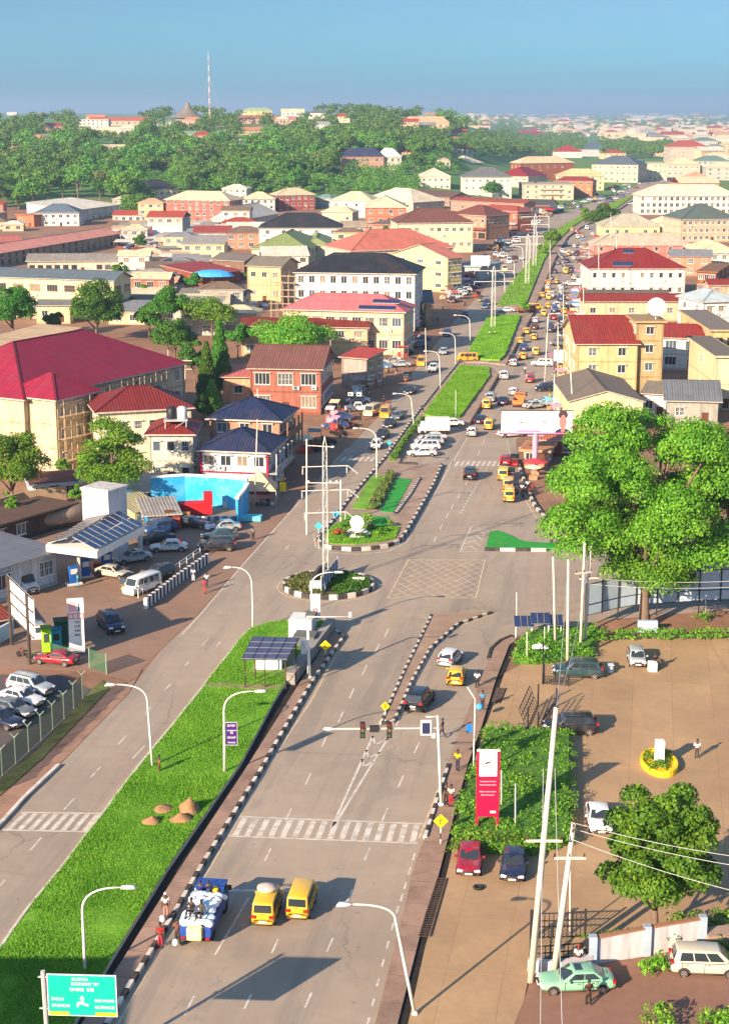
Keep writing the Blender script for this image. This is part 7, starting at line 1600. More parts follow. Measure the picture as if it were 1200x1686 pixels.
# tall crimson sign in the hedge
B = G(801,1378); t = thing('pylon_sign', 'tall crimson and white name board on two red legs in the hedge', 'sign', B); zb_, zt_ = atpx(801,1344,B.y).z, atpx(801,1236,B.y).z; hw_ = (820-782)/2/((F)/(B.y*cp+45*sp))/1.0
cm = plain((196,16,62), .45)
b = MB(); b.bx(-hw_,-hw_+.17,-.1,.1,0,zt_); b.bx(hw_-.17,hw_,-.1,.1,0,zt_); b.build('leg', cm, t)
b = MB(); b.bx(-hw_+.17,hw_-.17,-.08,.08,zb_,zt_,0); zm = zb_+(zt_-zb_)*.62; b.bx(-hw_+.2,hw_-.2,-.095,-.078,zm,zt_-.05,1); b.bx(-hw_,hw_,-.12,.12,zt_,zt_+.06,1); b.build('sign_panel', [cm, plain((246,244,246),.4)], t)
text('DEVALIS', .22, plain((180,40,60)), t, (0,-.1,zt_-1.32)); text('Creative Hub', .19, plain((170,160,160)), t, (0,-.1,zt_-1.55)); text('IFRITENSE', .19, plain((190,40,60)), t, (0,-.1,zt_-1.76))
b = MB(); b.bar((-.22,-.1,zt_-.98),(.0,-.1,zt_-.88),.14,.01,0,(0,1,0)); b.bar((-.05,-.1,zt_-.95),(.2,-.1,zt_-.84),.1,.01,0,(0,1,0)); b.bar((.12,-.1,zt_-.88),(.24,-.1,zt_-.66),.06,.01,0,(0,1,0)); b.build('emblem', black, t)
for i, s in enumerate(('Arrangement & repairs','Restructuring & repairs','','Electrics control system','LED advertisement')):
    if s: text(s, .155, plain((240,190,200)), t, (0,-.1,zm-.45-.27*i), sx=.82)
b = MB(); b.bx(.2,.62,-.1,-.08,zb_+.3,zb_+.48); b.build('plate', white, t)
# large billboard
B = G(880,776); t = thing('billboard', 'large white and pink roadside billboard with a portrait', 'billboard', B, R(-1)); z0, z1 = atpx(880,714,B.y).z, atpx(880,677,B.y).z; x0 = atpx(825,700,B.y).x-B.x; x1 = atpx(942,700,B.y).x-B.x
b = MB(); b.tube([(0,.3,0),(0,.3,z0+.2)], .45, 12); b.bx(-1.2,1.2,.1,.5,z0-.4,z0); b.build('post', plain((160,140,160)), t, False)
b = MB(); b.bx(x0-.1,x1+.1,-.05,.3,z0-.12,z1+.12,1); b.bx(x0,x1,-.08,-.045,z0,z1,0); b.build('panel', [plain((250,244,248),.5), rust], t)
pk = plain((224,110,160)); b = MB(); b.bx(x0+2.3,x0+5.9,-.09,-.075,z0+.25,z0+.55); b.bx(x0,x1,-.088,-.075,z0,z0+.16); b.build('pink_stripe', pk, t)
gy = plain((120,112,124)); text('DevonCruzs', .8, gy, t, (x0+4.2,-.09,z1-.85)); text('WEMEBTRITTRE', .78, gy, t, (x0+4.3,-.09,z1-2.0)); text('DB', .75, gy, t, (x0+1.5,-.09,z1-.95))
b = MB(); 
for r_ in (.34,.18): b.tube([(x0+6.45+r_*math.cos(a*.5236), -.09, z1-1.8+r_*math.sin(a*.5236)) for a in range(13)], .035, 4)
b.build('ring_emblem', gy, t)
fx = x1-1.45
def disc(m, cx, cz, rx, rz_, n=18, a0=0, a1=6.2832, y=-.09, mi=0):
    m.add([(cx, y, cz)]+[(cx+rx*math.cos(a0+(a1-a0)*i/n), y, cz+rz_*math.sin(a0+(a1-a0)*i/n)) for i in range(n+1)], [(0,i+1,i+2) for i in range(n)], mi)
b = MB(); disc(b, fx, z0, 1.25, .85, 18, 0, math.pi, -.086, 1); disc(b, fx, z1-.55, .72, .75, 18, -.9, 4.04, -.088, 2); b.bx(fx-.28,fx+.28,-.092,-.087,z0+.3,z0+1.0,0); disc(b, fx, z0+1.75, .56, 1.0, 20, 0, 6.2832, -.094, 0); b.build('portrait', [plain((222,110,104)), plain((44,40,78)), plain((70,48,52))], t)
# banners on lamps
B = G(370,1278); T0, T1 = atpx(373,1226,B.y), atpx(390,1190,B.y)
t = thing('banner', 'purple vertical banner hanging on the lawn lamp', 'banner', (B.x,B.y,0)); x0, x1 = T0.x-B.x, T1.x-B.x
b = MB(); b.bx(x0,x1,-.03,.02,T0.z,T1.z); b.build('cloth', plain((62,24,110)), t); b = MB(); b.bx(-.02,x1+.05,-.02,.03,T1.z,T1.z+.06); b.bx(-.02,x1+.05,-.02,.03,T0.z-.06,T0.z); b.bx(x1,x1+.05,-.02,.03,T0.z,T1.z); b.build('bracket', steel, t)
hh = T1.z-T0.z
for s, v, z in (('BUYBY',.86,.2),('VI',.52,.26),('GRUNIT',.32,.18),('PRIVILEGE',.1,.13)): text(s, z*1.25, white, t, ((x0+x1)/2,-.04,T0.z+hh*v-.05), sx=.85)
b = MB(); b.bx(x0+.08,x1-.05,-.04,-.03,T0.z+hh*.64,T0.z+hh*.65+.03); b.build('rule', white, t)
B = G(513,1046); T0, T1 = atpx(514,1021,B.y), atpx(527,978,B.y); t = thing('banner', 'white vertical banner with red diamond on the roundabout lamp', 'banner', (B.x,B.y,0)); x0, x1 = .1, T1.x-B.x
b = MB(); b.bx(x0,x1,-.03,.02,T0.z,T1.z); b.build('cloth', plain((238,236,236)), t); xm = (x0+x1)/2; zz = T0.z+(T1.z-T0.z)*.38
b = MB(); b.add([(xm-.05,-.035,zz-.3),(xm+.25,-.035,zz),(xm-.05,-.035,zz+.3),(xm-.35,-.035,zz)],[(0,1,2,3)],0); b.add([(xm-.05,-.04,zz-.12),(xm+.07,-.04,zz),(xm-.05,-.04,zz+.12),(xm-.17,-.04,zz)],[(0,1,2,3)],1)
for i in range(7): b.bx(x0+.08+.12*i,x0+.16+.12*i,-.045,-.035,T0.z+.12+.18*(i%3),T0.z+.28+.18*(i%3),(0,2,2,3,0,2,3)[i])
b.build('print', [plain((190,36,50)), white, black, plain((60,100,60))], t)
# solar shed on the lower median
P = G(447,1113); t = thing('solar_shed', 'small shelter with a large tilted solar array by the open drain', 'solar array', P, R(-6))
f0 = G(397,1080,3.6)-P; f1 = G(473,1081,3.6)-P; k0 = G(416,1038,5.2)-P; k1 = G(493,1040,5.2)-P
t.rotation_euler = (0,0,0)
b = MB(); f0, f1, k1, k0 = [Vector((q.x,q.y,z)) for q, z in ((f0,3.3),(f1,3.3),(k1,4.6),(k0,4.6))]
n1 = (f1-f0).cross(k0-f0).normalized()
for i in range(4):
    for j in range(4):
        def Q(u, v): return f0.lerp(f1,u).lerp(k0.lerp(k1,u),v)
        u0, u1, v0, v1 = (i+.03)/4, (i+.97)/4, (j+.03)/4, (j+.97)/4; a = [Q(u0,v0),Q(u1,v0),Q(u1,v1),Q(u0,v1)]
        m = MB(); m.add([p+n1*.05 for p in a]+[p-n1*.02 for p in a], [(0,1,2,3),(4,7,6,5),(0,4,5,1),(1,5,6,2),(2,6,7,3),(3,7,4,0)], [0,1,1,1,1,1])
        for s in range(1,6): c0 = a[0].lerp(a[1], s/6)+n1*.054; c1 = a[3].lerp(a[2], s/6)+n1*.054; m.bar(c0, c1, .012, .004, 1, n1)
        m.build('solar_panel', [solarm, steel], t)
b = MB(); b.add([p-n1*.04 for p in (f0,f1,k1,k0)]+[p-n1*.12 for p in (f0,f1,k1,k0)], [(0,1,2,3),(4,7,6,5),(0,4,5,1),(1,5,6,2),(2,6,7,3),(3,7,4,0)])
for q, zt in ((f0,3.2),(f1,3.2),(k0,4.5),(k1,4.5)): c = f0.lerp(k1,.5); r_ = q.lerp(c,.12); b.tube([(r_.x,r_.y,.4),(r_.x,r_.y,zt)], .07, 6)
b.tube([((f0.x+f1.x)/2, f0.y+.2, .4),((f0.x+f1.x)/2, f0.y+.2, 3.2)], .06, 6)
for s in (-1,1): b.tube([((f0.x+f1.x)/2, f0.y+.2, .5),((f0.x+f1.x)/2+s*1.3, f0.y+.2, 2.0)], .03, 5)
b.build('frame', rust, t)
b = MB(); b.bx(-1.5,.95,.5,2.2,.45,2.6); b.build('cabinet', plain((214,226,222)), t)
P = G(497,1062); b = MB(); b.bx(-1.2,1.2,-1.2,1.4,.45,2.4,0); b.bx(-.2,2.0,-3.8,-1.6,.45,1.5,1); b.bx(.4,1.4,-.5,.8,2.4,2.8,1)
tag(b.build('generator', [plain((200,204,200)), plain((90,92,90))], None, False, Vector((P.x,P.y+2,0)), R(-10)), 'white generator housing behind the solar array', 'generator')
b = MB(); p, q = G(478,1128), G(545,1037); p.z = q.z = .62; b.bar(p, q, .9, 1.25); tag(b.build('barrier_wall', conc and mat('old_concrete', (.26,.24,.22), .9, .2, .6, stain=(.1,.09,.08), stain_amt=.6, stain_scale=.7)), 'thick grey concrete barrier along the open drain by the solar shed', 'wall')
b = MB(); b.bx(-.4,.4,-.3,.3,0,.08); tag(b.build('manhole_cover', paving, None, False, G(367,1127,.42)), 'small square manhole cover in the lawn', 'manhole')
# monument, roundabout works
P = G(588,884); t = thing('monument', 'white round emblem monument on the garden island', 'monument', (P.x,P.y,.3)); b = MB()
for r_, z in ((1.7,.0),(1.3,.25),(.9,.5)): b.lathe([(r_,z),(r_,z+.25)], 20)
b.build('base', white, t); b = MB(); b.M = Matrix.Translation((0,0,1.6)) @ Matrix.Rotation(R(90),4,'X'); b.lathe([(.85,-.15),(.9,-.1),(.9,.1),(.85,.15)], 24); b.build('disc', white, t, False)
b = MB(); b.bx(-.35,.35,-.17,-.15,1.5,2.2); b.bx(-.7,.7,-.17,-.15,1.25,1.35); b.build('emblem', plain((150,170,190)), t)
def wall_run(px, h, w, m, label, name='wall', z0=0, cat='wall', copy_=None):
    P = gp(px); b = MB()
    for a, c in zip(P, P[1:]): a = a.copy(); c = c.copy(); a.z = c.z = z0+h/2; b.bar(a, c, w, h)
    return tag(b.build(name, m), label, cat)
P = G(529,981); Q = G(556,947); t = thing('fountain_screen', 'slanting blue and white slatted screen across the roundabout', 'screen', P); d = Q-P; b = MB()
for i in range(12): q = d*(i/12); q2 = d*((i+.75)/12); b.add([(q.x,q.y,.4),(q2.x,q2.y,.4),(q2.x,q2.y,2.1),(q.x,q.y,2.1)], [(0,1,2,3)], i % 2); b.add([(q.x+.1,q.y,.4),(q2.x+.1,q2.y,.4),(q2.x+.1,q2.y,2.1),(q.x+.1,q.y,2.1)], [(3,2,1,0)], i % 2)
b.build('slat_panel', [plain((60,80,120)), plain((200,206,214))], t); b = MB(); b.tube([(0,0,.3),(0,0,2.3)], .06, 6); b.tube([(d.x,d.y,.3),(d.x,d.y,2.3)], .06, 6); b.tube([(0,0,2.2),(d.x,d.y,2.2)], .05, 6); b.build('frame', poleW, t)
wall_run([(514,968),(527,948),(540,944)], .9, .35, plain((70,66,66)), 'dark curved low wall behind the pylon legs on the roundabout', z0=.3)
b = MB(); b.bx(-.9,.9,-1.0,1.0,.3,1.1); tag(b.build('plinth', white, None, False, G(523,975)), 'white square plinth at the front of the roundabout', 'plinth')
b = MB(); b.bx(-.7,.7,-.25,.25,.4,.75); tag(b.build('name_stone', white, None, False, G(590,961)), 'small white stone block in the plants of the roundabout', 'stone')
# filling station
def slab(pts, z, th, m, parent, name):
    b = MB(); b.poly([(p.x,p.y) for p in pts], z-th, z); return b.build(name, m, parent)
C4 = [G(76,897,5.0), G(160,908,5.0), G(239,866,5.0), G(150,850,5.0)]
t = thing('station_canopy', 'white fuel station canopy covered with solar panels', 'canopy', (0,0,0)); slab(C4, 5.0, .8, plain((226,222,210)), t, 'roof')
def sol(a, b_, c, d, nx, ny, name='solar_array'):
    m = MB(); n_ = (b_-a).cross(d-a).normalized()
    for i in range(nx):
        for j in range(ny):
            Q = lambda u, v: a.lerp(b_,u).lerp(d.lerp(c,u),v)
            A4 = [Q((i+.04)/nx,(j+.04)/ny),Q((i+.96)/nx,(j+.04)/ny),Q((i+.96)/nx,(j+.96)/ny),Q((i+.04)/nx,(j+.96)/ny)]; m.add([p+n_*.06 for p in A4]+A4, [(0,1,2,3),(0,4,5,1),(1,5,6,2),(2,6,7,3),(3,7,4,0)], [0,1,1,1,1])
    return m
def lift(p, z): return Vector((p.x, p.y, z))
A_, B_, Cc, Dd = C4
a, b_, c, d = A_.lerp(B_,.52), A_.lerp(B_,.98), Dd.lerp(Cc,.98), Dd.lerp(Cc,.52)
sol(lift(b_,5.15), lift(c,5.15), lift(d,6.3), lift(a,6.3), 9, 2).build('solar_array', [solarm, steel], t)
a, b_, c, d = A_.lerp(B_,.02), A_.lerp(B_,.44), Dd.lerp(Cc,.44), Dd.lerp(Cc,.02)
sol(lift(b_,6.1), lift(c,6.1), lift(d,5.15), lift(a,5.15), 9, 2).build('solar_array', [plain((70,64,70),.4), steel], t)
for x, y in ((131,955),(191,930),(232,905)): q = G(x,y); b = MB(); b.tube([(q.x,q.y,0),(q.x,q.y,4.3)], .28, 8); b.build('column', plain((210,206,200)), t)
def pump(x, y, label, rz=R(30)):
    t = thing('fuel_pump', label, 'fuel pump', G(x,y,0), rz); b = MB(); b.bx(-.9,.9,-.5,.5,0,.2,1); b.bx(-.5,.5,-.3,.3,.2,2.2,0); b.bx(-.4,.4,-.31,-.29,1.3,1.9,1); b.build('cabinet', [plain((30,90,170)), white], t)
    b = MB(); b.tube([(.5,0,1.5),(.7,-.1,.7),(.55,-.2,.9)], .03, 5); b.build('hose', tyre, t)
pump(122,962,'blue fuel pump left of the attendant'); pump(141,950,'blue fuel pump behind the attendant'); pump(183,925,'blue fuel pump right of the middle canopy column'); pump(176,938,'red and blue fuel pump beside the beige saloon')
b = MB(); b.bx(-.4,.4,-.4,.4,0,1); tag(b.build('drum', plain((150,40,40)), None, False, G(161,940)), 'red steel box between the pumps', 'box')
building('station_shop','white station shop with long grey solar roof at the left edge',(-50,950),(92,906),985,12,'shed',.8,(232,234,236),(120,124,134),1,4,2,near=True,ww=2.4,wh=1.6,h=4.0)
building('water_tower','plain white square tower behind the fuel canopy',(135,806),(178,812),895,3.6,'flat',0,(240,238,238),(220,216,210),1,0,1,door=False,bands=False,ov=.15,h=8.6)
building('blue_kiosk','blue walled kiosk with grey flat roof right of the canopy',(243,849),(291,846),870,832,'shed',.3,(60,150,206),(150,146,140),1,2,1,near=True,ww=1.6)
building('service_bay','low buff roofed bay behind the blue kiosk',(222,842),(262,836),862,822,'shed',.5,(210,196,140),(170,164,130),1,1,1,door=False)
building('wash_bay','long open bay with grey green roof in the blue compound',(232,812),(300,800),836,788,'shed',.3,(50,150,210),(150,156,150),1,0,0,door=False)
building('small_annex','white and pale blue annex with red brown roof behind the water tower',(54,800),(128,795),822,782,'flat',0,(206,226,232),(126,76,64),1,3,1)
building('old_store','dark brown long store above the station roof',(-20,872),(120,832),884,6,'flat',0,(90,70,60),(110,84,70),1,4,1,h=2.6)
tt = thing('tanker', 'old rusty tanker lying beside the brown store', 'tanker', G(105,868), R(40)); b = MB(); b.M = Matrix.Rotation(R(90),4,'Y') @ Matrix.Identity(4); b.lathe([(1.0,-4),(1.25,-3.8),(1.25,3.8),(1.0,4)], 16); b.v = [(x,y,z+1.6) for x,y,z in b.v]; b.build('tank', mat('old_tank', (.3,.22,.16), .8, .25, 1), tt, True)
b = MB(); b.bx(-3.6,3.6,-.8,.8,.2,.6); b.build('chassis', rust, tt)
# blue compound walls
def bwall(px, h, label): 
    P = gp(px); b = MB()
    for a, c in zip(P, P[1:]): a = a.copy(); c = c.copy(); a.z = c.z = h/2; b.bar(a, c, .25, h, 0); a.z = c.z = h+.12; b.bar(a, c, .5, .28, 1)
    return tag(b.build('compound_wall', [mat('blue_wall', lin((40,160,210)), .8, .12, .5, stain=(.35,.5,.6), stain_amt=.35, stain_scale=.5), white]), label, 'wall')
bwall([(250,836),(306,832),(360,835),(392,838),(409,840)], 4.2, 'bright blue back wall of the compound with painted pictures'); bwall([(409,840),(402,852),(391,866)], 3.6, 'blue side wall of the compound by the avenue')
b = MB(); b.bx(-2.2,2.2,-1,1,.2,1.7); b.bx(-2.3,2.3,-1.1,1.1,1.5,1.62); b.bx(1.2,2.3,-.8,.8,1.62,3.0)
tag(b.build('skip', plain((190,24,34)), None, False, G(322,847), R(10)), 'bright red tank skid in front of the blue wall', 'tank')
for i in range(10):
    b = MB(); b.lathe([(.3,0),(.32,.03),(.32,.85),(.3,.9)], 10); tag(b.build('drum', plain((90,100,120) if i % 2 else (170,176,180)), None, True, G(322+i*7, 861)), 'oil drum in the barrier row before the blue compound', 'drum')
b = MB(); b.bx(-1.5,1.5,-.8,.8,.1,.7,0); tag(b.build('concrete_block', plain((100,206,214)), None, False, G(412,857), R(-4)), 'turquoise painted block at the foot of the side wall', 'block')
for x, y, c, lb in ((290,870,(150,60,50),'pile of goods right of the blue kiosk'),(306,862,(180,120,60),'orange goods heap before the drum barrier'),(378,835,(200,180,170),'small vending cart at the blue wall')):
    b = MB(); b.bx(-.8,.8,-.6,.6,0,.9); b.bx(-.5,.6,-.5,.5,.9,1.5); tag(b.build('goods_heap', plain(c), None, False, G(x,y)), lb, 'goods')
# striped wall by the forecourt
P = resample(gp([(240,1003),(292,962),(345,925)]), .55); b = MB()
for i in range(len(P)-1): a, c = P[i].copy(), P[i+1].copy(); a.z = c.z = .6; b.bar(a, c, .4, 1.2, i % 2)
tag(b.build('striped_wall', [white, black]), 'low wall with black and white stripes along the forecourt', 'wall')
Pr = gp([(228,985),(285,947),(330,915)]); b = MB()
for a, c in zip(Pr, Pr[1:]):
    for z in (.6, 1.0): b.tube([(a.x,a.y,z),(c.x,c.y,z)], .05, 5)
for s in range(9): q = Pr[0].lerp(Pr[1], s/8) if s < 5 else Pr[1].lerp(Pr[2], (s-4)/4); b.tube([(q.x,q.y,0),(q.x,q.y,1.05)], .06, 5)
tag(b.build('railing', poleW), 'pale pipe railing behind the striped wall', 'railing')
# price pylon, blank billboard, kiosks
B = G(128,1078); t = thing('price_pylon', 'white fuel price pylon with pink logo panel', 'sign', B, R(12)); z1 = atpx(122,986,B.y).z
b = MB(); b.bx(-.75,.75,-.25,.25,.3,z1*.66,0); b.bx(-.8,.8,-.28,.28,z1*.66,z1*.76,1); b.bx(-.8,.8,-.28,.28,z1*.76,z1,0); b.build('panel', [plain((236,230,224),.5), plain((206,110,110))], t)
text('J', .9, plain((70,60,60)), t, (.3,-.29,z1*.82)); b = MB(); b.bx(-.7,.05,-.295,-.28,z1*.79,z1*.97); b.build('logo', plain((232,170,170)), t)
for k in range(3): b = MB(); b.bx(-.7+.5*k,-.3+.5*k,-.295,-.28,z1*.675,z1*.745); b.build('plate', plain((240,210,210)), t)
for i, s in enumerate(('165','238','540','800')): text(s, .38, black, t, (.1,-.26,z1*.58-.45*i))
B = G(20,1062); Q = G(50,1094); d = Q-B; t = thing('billboard', 'blank white gridded billboard on rusty posts at the left edge', 'billboard', B); zb_ = atpx(20,1012,B.y).z; zt_ = atpx(20,950,B.y).z
b = MB(); 
for k in (0,1): b.tube([(d.x*k,d.y*k,0),(d.x*k,d.y*k,zt_)], .16, 8)
for k in (0,.33,.66,1): z = zb_+(zt_-zb_)*k; b.tube([(-d.x*.15,-d.y*.15,z),(d.x*1.3,d.y*1.3,z)], .06, 5)
for k in (-.15,.14,.43,.72,1.01,1.3): b.tube([(d.x*k,d.y*k,zb_),(d.x*k,d.y*k,zt_)], .035, 5)
b.build('frame', rust, t); n_ = Vector((d.y,-d.x,0)).normalized()*-.15; b = MB(); p0, p1 = -d*.15+n_, d*1.3+n_; b.bar((p0.x,p0.y,(zb_+zt_)/2),(p1.x,p1.y,(zb_+zt_)/2), .05, zt_-zb_, 0); b.build('panel', plain((236,234,234)), t)
for x, y, c, w, h_, lb in ((78,1074,(150,214,30),.9,2.6,'lime green kiosk between the billboard and price pylon'),(94,1066,(40,160,190),1.0,2.0,'turquoise kiosk right of the lime green one'),(103,1058,(20,90,50),1.4,2.4,'dark green hut behind the kiosks'),(62,1050,(206,214,218),1.2,1.6,'white boat shaped tank behind the billboard')):
    t = thing('kiosk', lb, 'kiosk', G(x,y), R(14)); b = MB(); b.bx(-w/2,w/2,-w/2,w/2,0,h_); b.build('wall', plain(c), t); b = MB(); b.bx(-w/2-.1,w/2+.1,-w/2-.2,w/2+.1,h_,h_+.1); b.build('roof', plain(tuple(int(q*.7) for q in c)), t)
    b = MB(); b.bx(-w*.3,w*.3,-w/2-.02,-w/2,h_*.45,h_*.8); b.build('hatch', plain((60,70,70)), t)
# fence round the used car yard
def mesh_fence(px, h, label, top=True, col=(60,96,70), al=.62):
    P = resample(gp(px), 2.6); t = thing('mesh_fence', label, 'fence', P[0]); o = P[0]; fm = mat('fence_mesh', lin(col), .7, 0, alpha=al)
    b = MB()
    for a, c in zip(P, P[1:]): a = a-o; c = c-o; b.add([(a.x,a.y,.1),(c.x,c.y,.1),(c.x,c.y,h),(a.x,a.y,h)], [(0,1,2,3)])
    b.build('netting', fm, t)
    for p in P:
        p = p-o; b = MB(); b.tube([(p.x,p.y,0),(p.x,p.y,h+.1)], .05, 6)
        if top: b.tube([(p.x,p.y,h),(p.x-.35,p.y,h+.4)], .03, 4); b.tube([(p.x,p.y,h),(p.x+.35,p.y,h+.4)], .03, 4)
        b.build('post', plain((140,160,140)), t)
mesh_fence([(-40,1320),(10,1272),(60,1227),(110,1180),(150,1135)], 2.3, 'green netting fence with forked posts round the car yard'); mesh_fence([(148,1100),(176,1110)], 2.0, 'short green netting gate panel beside the price pylon', False)
t = mesh_fence([(85,1082),(132,1096)], 1.5, 'low pale railing behind the red car', False, (180,180,176))
wall_run([(-30,1075),(0,1058),(22,1046)], 1.6, .3, plain((176,190,196)), 'pale blue low wall at the left edge below the billboard')
building('shack','small rusty red roofed shack at the left edge',(-50,1030),(14,1018),1052,1000,'shed',.4,(120,80,60),(150,66,46),1,1,1,door=False)
wall_run([(-40,862),(40,838),(110,828)], 2.4, .3, mat('earth_wall', (.42,.30,.19), .95, .15, .6), 'earth coloured boundary wall behind the station')
# compound: boundary wall, gates, planter
def seg_wall(px, h, label):
    P = gp(px); t = thing('boundary_wall', label, 'wall', P[0]); o = P[0]; b = MB()
    for a, c in zip(P, P[1:]): a = a-o; c = c-o; a.z = c.z = h/2; b.bar(a, c, .22, h)
    b.build('wall', wallmat((232,230,232)), t); b = MB()
    for a, c in zip(P, P[1:]): a = a-o; c = c-o; a.z = c.z = h+.05; b.bar(a, c, .36, .12)
    b.build('coping', plain((150,110,84)), t)
    for p in P: p = p-o; b = MB(); b.bx(p.x-.25,p.x+.25,p.y-.25,p.y+.25,0,h+.2); b.build('pillar', plain((150,165,180)), t)
seg_wall([(974,1590),(1063,1572),(1154,1556)], 1.9, 'white boundary wall with grey pillars below the leafy tree')
wall_run([(1158,1556),(1240,1545)], .9, 1.2, paving, 'low paved wall at the right end of the white boundary wall')
wall_run([(868,1600),(925,1604),(972,1592)], .9, .35, plain((186,180,186)), 'low pale wall at the foot of the bottom gate')
def gate(px, h, label, lean=0, n=12):
    P = gp(px); t = thing('iron_gate', label, 'gate', P[0]); d = P[1]-P[0]; b = MB(); sd = Vector((-d.y,d.x,0)).normalized()*lean
    for i in range(n+1): q = d*(i/n); b.tube([(q.x,q.y,.15),(q.x+sd.x,q.y+sd.y,h)], .03, 5)
    for z in (.2, h*.5, h*.72, h): k = sd*(z/h); b.tube([(k.x,k.y,z),(d.x+k.x,d.y+k.y,z)], .045, 5)
    b.build('bars', black, t)
    for k in (0,1): q = d*k; b = MB(); b.tube([(q.x,q.y,0),(q.x,q.y,h+.25)], .08, 6); b.build('post', black, t)
gate([(874,1600),(964,1592)], 1.7, 'black iron fence at the bottom between the concrete poles and wall'); gate([(873,1548),(962,1546)], 1.9, 'black iron gate leaf behind the concrete poles'); gate([(872,1598),(876,1550)], 2.0, 'black iron side leaf left of the concrete poles', n=8)
gate([(893,1128),(893,1090)], 1.9, 'black open gate leaf by the corner hedge', n=8); gate([(893,1128),(935,1131)], .9, 'low black rail in front of the dark teal suv'); gate([(868,1205),(885,1165)], 2.0, 'black open gate leaf leaning by the hedge block', .8, 8); gate([(885,1205),(915,1165)], 1.6, 'second bent black gate leaf behind the leaning one', -.5, 7)
P = G(1084,1262); t = thing('planter', 'oval yellow rimmed planter with a white pillar', 'planter', (P.x,P.y,.1)); b = MB(); b.lathe([(1.75,0),(1.75,.5),(1.55,.5),(1.5,.3),(.1,.3)], 24); b.v = [(x*.85,y*1.5,z) for x,y,z in b.v]; b.build('rim', plain((236,190,30)), t)
b = MB(); b.bx(-.35,.35,-.35,.35,.3,2.2); b.build('pillar', white, t); bushes('planter_plants', 'grass and small plants inside the yellow rimmed planter', [((P.x+random.uniform(-1.1,1.1), P.y+random.uniform(-1.8,1.8), .55), .4) for k in range(30)], .2, 26, leafN)
b = MB(); b.lathe([(.25,0),(.3,.05),(.3,.55),(.2,.6)], 10); b.bx(-.3,.3,-.3,.3,.75,.85); b.bx(-.05,.05,-.05,.05,.5,.8); tag(b.build('bollard_box', plain((190,196,200)), None, False, G(1004,1107,.1)), 'small grey service box with flat cap in the compound', 'service box')
b = MB(); b.bx(-.4,.4,-.4,.4,0,.9); tag(b.build('water_box', white, None, False, G(1073,1104,.1)), 'white plastic box beside the motorbike', 'box')
b = MB(); n = 20
for i in range(n):
    for j in range(8):
        pass
tt = MB(); pts = [(.28*math.cos(i*.3142), .28*math.sin(i*.3142), .1) for i in range(21)]; tt.tube(pts, .1, 8); tag(tt.build('tyre_on_ground', tyre, None, True, G(787,1463,.1)), 'old tyre lying on the ground before the red parked car', 'tyre')
b = MB(); b.bx(-1.0,1.0,-.3,.3,0,1.2); tag(b.build('bench', plain((170,190,214)), None, False, G(1065,1040)), 'pale blue bench on the earth above the long hedge', 'bench')
# silver hoarding behind the big tree
Pf = [G(x,y) for x, y in ((962,1034),(1033,1016),(1118,1010),(1200,1006),(1290,1004))]; t = thing('hoarding', 'tall silver panelled hoarding on black posts along the side road', 'hoarding', Pf[0]); o = Pf[0]
Pf2 = resample(Pf, 2.4)
b = MB()
for a, c in zip(Pf2, Pf2[1:]): a = a-o; c = c-o; m_ = (c-a)*.01; a.z = c.z = 3.0; b.bar(a+m_, c-m_, .06, 3.4)
b.build('panel', mat('silver_sheet', (.42,.52,.62), .5, .08, .6), t)
for i, p in enumerate(Pf2): p = p-o; b = MB(); b.bx(p.x-.06,p.x+.06,p.y-.16,p.y-.04,0 if i % 2 == 0 else 1.2,4.9); b.build('post', black, t)
b = MB()
for a, c in zip(Pf2, Pf2[1:]):
    a = a-o; c = c-o
    for z in (1.35, 2.5, 4.75): b.tube([(a.x,a.y-.1,z),(c.x,c.y-.1,z)], .04, 4)
b.build('rail', black, t)
# little solar panels at the corner
for x0, x1, yy, lb in ((845,878,1024,'left blue solar panel of the corner group'),(872,905,1019,'middle blue solar panel of the corner group'),(900,925,1022,'right blue solar panel of the corner group')):
    B = G((x0+x1)/2, 1052); t = thing('solar_panel_stand', lb, 'solar panel', B); z = atpx(x0,yy,B.y).z; w = (x1-x0)/F*(B.y*cp+50*sp)/2
    b = sol(Vector((-w,-.6,z-.4)),Vector((w,-.6,z-.4)),Vector((w,.6,z+.5)),Vector((-w,.6,z+.5)),3,1); b.build('panel', [solarm, steel], t)
    for s in (-1,1): b = MB(); b.tube([(s*w*.8,0,0),(s*w*.8,0,z)], .05, 6); b.build('post', poleW, t)
b = MB(); b.add([(-.8,-.4,.75),(.8,-.5,.8),(0,.1,1.15),(-.7,.6,.8),(.9,.5,.75)], [(0,1,2),(0,2,3),(1,4,2),(3,2,4)]); tag(b.build('white_cover', cloth_w, None, False, G(888,1078,.2)), 'crumpled white sheet on the corner hedge', 'sheet')
B = G(772,1262); t = thing('street_sign', 'small blue sign on a thin white bent post by the footpath', 'sign', (B.x,B.y,.1)); b = MB(); K = atpx(782,1153,B.y)-B; H2 = atpx(769,1133,B.y)-B; b.tube([(.35,0,0),(K.x,0,K.z),(H2.x,0,H2.z)], .06, 6); b.build('post', poleW, t); q = atpx(773,1201,B.y)-B; b = MB(); b.bx(q.x-.3,q.x+.2,-.05,0,q.z-.35,q.z+.35); b.build('sign_panel', plain((30,110,190)), t)
